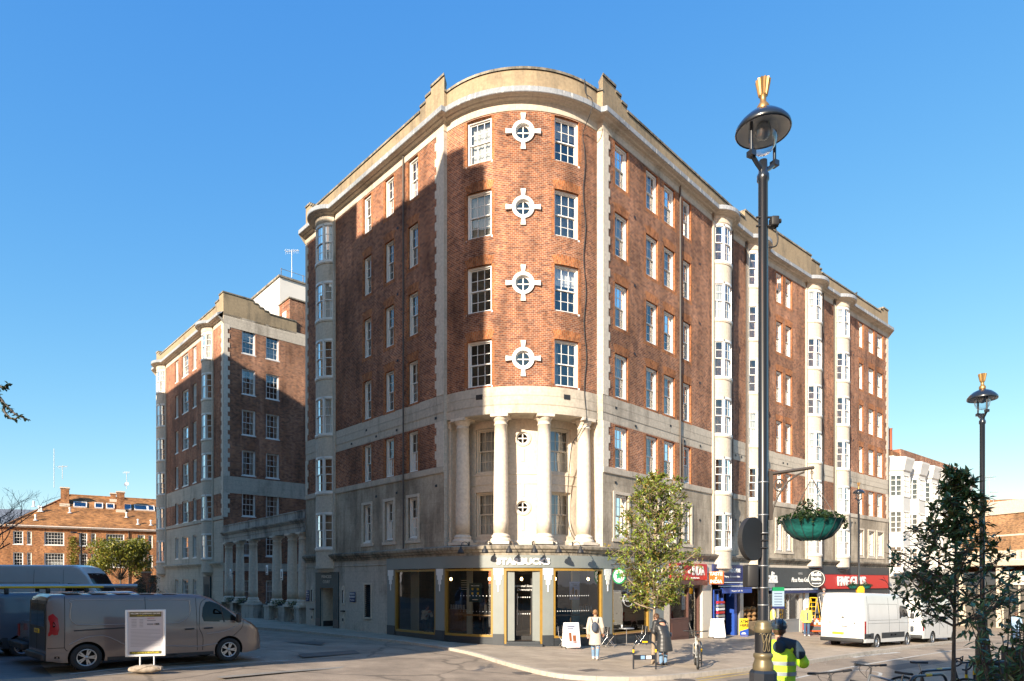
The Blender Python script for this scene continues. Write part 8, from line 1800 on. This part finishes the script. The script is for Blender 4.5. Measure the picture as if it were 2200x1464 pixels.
# 2 woman in the black padded coat, head bowed
p = gp(1424, 1430); o, j, T = person('person in long black padded coat bent forward beside the magnolia trunk', p, R(215), dict(pel=(0, .06, .95), hipL=(.09, .06, .92), hipR=(-.09, .06, .92), che=(0, -.06, 1.25), nek=(0, -.17, 1.40), hed=(0, -.26, 1.49), shL=(.18, -.14, 1.35), shR=(-.18, -.14, 1.35), elL=(.23, -.16, 1.07), elR=(-.23, -.16, 1.07), wrL=(.10, -.36, 1.12), wrR=(-.10, -.36, 1.12), kneeL=(.09, .0, .5), kneeR=(-.09, .04, .5)), Matrix.Rotation(R(38), 4, 'X'), .9, H=1.72)
legs(o, j, M_denim, (.10, .07, .058)); shoes(o, j, M_blackm, .08); coat(o, j, M_pad, .46, .25, .012, (.098, .085, .07), 1.12, 'padded_coat', 8.3, 1); cap(o, T, M_brownh, r=(.092, .11, .104))
b = MB(); b.ell((0, -.10, 1.41), (.125, .13, .10)); remesh('hood', b, .012, M_pad, o, 1); b = MB(); b.rbox(-.33, -.24, -.1, .1, .88, 1.04, .03); hb = b.build('shoulder_bag', [M_navyb], o); b = MB(); b.tube(bez([(-.27, 0, 1.04), (-.21, .02, 1.3), (0, .05, 1.42), (.17, -.1, 1.38)], 5), .01, 5); b.build('strap', [M_navyb], hb)
# 3 person in the lime jacket
p = Vector((3.93, 9.6)); gz_ = G(*p) - .02; o, j, T = person('person in lime hi-vis jacket and dark cycle helmet, back turned, beside the near lamp post', (p.x, p.y, gz_), R(150), dict(elR=(-.30, -.06, 1.20), wrR=(-.08, -.24, 1.42), elL=(.24, -.04, 1.12), wrL=(.20, -.2, .98), hed=(0, -.03, 1.62)), Matrix.Rotation(R(8), 4, 'Z'), .9, H=1.89)
legs(o, j, M_navyc); shoes(o, j, M_blackm); jk = coat(o, j, M_lime, .86, .21, .011, (.094, .08, .062), 1.14, 'hi_vis_jacket')
def band(z, h, mt, rx, ry, o, par, cy=0, cx=0., name='reflective_band'):
    b = MB(); rows = [[(cx + rx * math.cos(a), cy + ry * math.sin(a), z + dz) for a in [i * math.pi / 18 for i in range(36)]] for dz in (0, h)]; b.grid(rows, 0, True); b.build(name, [mt], par)
for z in (1.03, 1.17): band(z, .05, M_refl, .226, .172, o, jk)
b = MB(); limb(b, [(-.19, 0, 1.42), (-.05, .02, 1.455)], [.092, .09]); b.ell((-.02, .115, 1.41), (.085, .06, .09)); limb(b, [(-.19, 0, 1.42), (-.245, -.02, 1.33)], [.093, .09]); remesh('dark_yoke', b, .011, M_navyc, jk, 2)
for s_, z in (('living', .975), ('streets', .915)): text('lettering', s_, .075, M_navyc, jk, Matrix(((-1, 0, 0, .02), (0, 0, 1, .212), (0, 1, 0, z), (0, 0, 0, 1))), .002)
cap(o, T, M_brownh, r=(.083, .10, .092), c=(0, .02, .02)); hl = cap(o, T, mat('dark_blue_helmet', (.02, .035, .06), .35, coat=.5), 'cycle_helmet', (.108, .138, .098), (0, .01, .075)); 
b = MB(); [b.tube(bez([T @ Vector((x, -.10, .12)), T @ Vector((x, .01, .168)), T @ Vector((x, .13, .11))], 5), .011, 5) for x in (-.045, 0, .045)]; b.build('helmet_ribs', [M_blackm], hl)
# 4 hard hat man
p = gp(1733, 1367); o, j, T = person('person in white hard hat, yellow coat and jeans standing by the barriers', p, R(-12), dict(elL=(.26, .05, 1.13), wrL=(.24, .0, .90), elR=(-.26, .04, 1.13), wrR=(-.25, -.05, .9)), H=1.74, vox=.009)
legs(o, j, M_denimd); shoes(o, j, M_wshoe); coat(o, j, M_hvy, .78, .23, .014, (.095, .08, .065), 1.12); face_bits(o, T); cap(o, T, M_letter, 'hard_hat', (.10, .125, .095), (0, .0, .075), [((0, -.02, .045), (.112, .15, .014))]); b = MB(); b.rbox(-.05, .05, -.175, -.15, .9, 1.38, .01); b.build('dark_jumper', [M_gtop], o)
# 5 man in the hi-vis vest near the lamp post
p = gp(1661, 1366); o, j, T = person('person in yellow hi-vis vest seen side-on, right of the near lamp post', p, R(75), dict(elL=(.2, -.04, 1.13), wrL=(.18, -.22, 1.0), elR=(-.22, .0, 1.13)), H=1.76, vox=.009)
legs(o, j, M_navyc); shoes(o, j, M_blackm); coat(o, j, M_oat, .86, .19, .014, bulk=.98, name='pale_sweatshirt'); b = MB(); trunk(b, [(0, 0, .92, .195, .155), (0, 0, 1.1, .20, .16), (0, 0, 1.3, .205, .155), (0, 0, 1.42, .13, .12), (0, 0, 1.46, .08, .08)]); remesh('hi_vis_vest', b, .014, M_hvy, o, 1); face_bits(o, T); cap(o, T, M_brownh, c=(0, .028, .05))
# 6 man on the ladder
o, j, T = person('person in grey top and khaki trousers on the stepladder, arm raised to red fascia', (ldp.x + .05, ldp.y - .22, ldp.z + 1.06), R(160), dict(elR=(-.30, -.25, 1.42), wrR=(-.36, -.46, 1.45), elL=(.30, -.22, 1.3), wrL=(.24, -.42, 1.4), nek=(0, -.04, 1.46), hed=(0, -.08, 1.60), kneeL=(.10, -.08, .5)), H=1.75, vox=.009)
legs(o, j, M_khaki); shoes(o, j, M_blackm); coat(o, j, M_gtop, .88, .19, .014, name='grey_top'); cap(o, T, mat('grey_hair', (.25, .22, .2), .7), c=(0, .028, .04))
# 7, 8 people inside the coffee shop
sit = dict(pel=(0, .05, .62), hipL=(.09, .05, .58), hipR=(-.09, .05, .58), kneeL=(.11, -.36, .60), kneeR=(-.11, -.36, .60), ankL=(.10, -.34, .16), ankR=(-.12, -.30, .16), toeL=(.11, -.48, .10), toeR=(-.13, -.44, .10), che=(0, -.05, .92), nek=(0, -.16, 1.10), hed=(0, -.24, 1.22), shL=(.17, -.13, 1.05), shR=(-.17, -.13, 1.05), elL=(.20, -.30, .84), elR=(-.20, -.30, .84), wrL=(.10, -.42, 1.0), wrR=(-.06, -.42, 1.0))
def inside(px, off, dz): q = P_low(uu(px), off, .12 + dz); return q
M_wt = mat('pale_shirt', (.6, .62, .62), .8)
o, j, T = person('person in white top seated hunched behind the leftmost shop window', inside(884, -.75, 0), R(35), sit, Matrix.Rotation(R(30), 4, 'X'), .8, 1.7, .009); legs(o, j, M_navyc, (.10, .08, .06)); shoes(o, j, M_wshoe); coat(o, j, M_wt, .56, .16, .014, (.075, .06, .05), .95, 'white_top'); cap(o, T, M_brownh, c=(0, .03, .04))
q_ = inside(884, -.72, 0); o = thing('stool', 'dark stool under the seated person behind the leftmost window', 'stool', q_, R(35)); b = MB(); b.lathe([(0, .44), (.17, .44), (.18, .46), (.17, .48), (0, .48)], 16); b.build('seat', [M_trim], o, Matrix.Translation((0, .07, 0))); [(lambda bb: (bb.tube([(.1 * sx, .07 + .1 * sy, .45), (.16 * sx, .07 + .16 * sy, 0)], .012, 5), bb.build('leg', [M_trim], o)))(MB()) for sx in (-1, 1) for sy in (-1, 1)]
o, j, T = person('person in dark jacket over white shirt standing inside the second shop window', inside(1003, -1.5, 0), R(5), {}, None, .5, 1.72, .009); legs(o, j, M_blackm); shoes(o, j, M_blackm); coat(o, j, M_gtop, .85, .19, .014, name='dark_jacket'); b = MB(); b.rbox(-.06, .06, -.155, -.135, .95, 1.42, .01); b.build('white_shirt', [M_wt], o); face_bits(o, T); cap(o, T, M_brownh)
# 9 person far right
p = gp(2183, 1383); o, j, T = person('person in pale blue jacket at right edge behind the bush', p, R(170), {}, None, .5, 1.7, .009); legs(o, j, M_denimd); shoes(o, j, M_blackm); coat(o, j, mat('pale_blue_jacket', (.25, .36, .50), .8), .8, .20, .014, name='jacket'); cap(o, T, M_brownh)
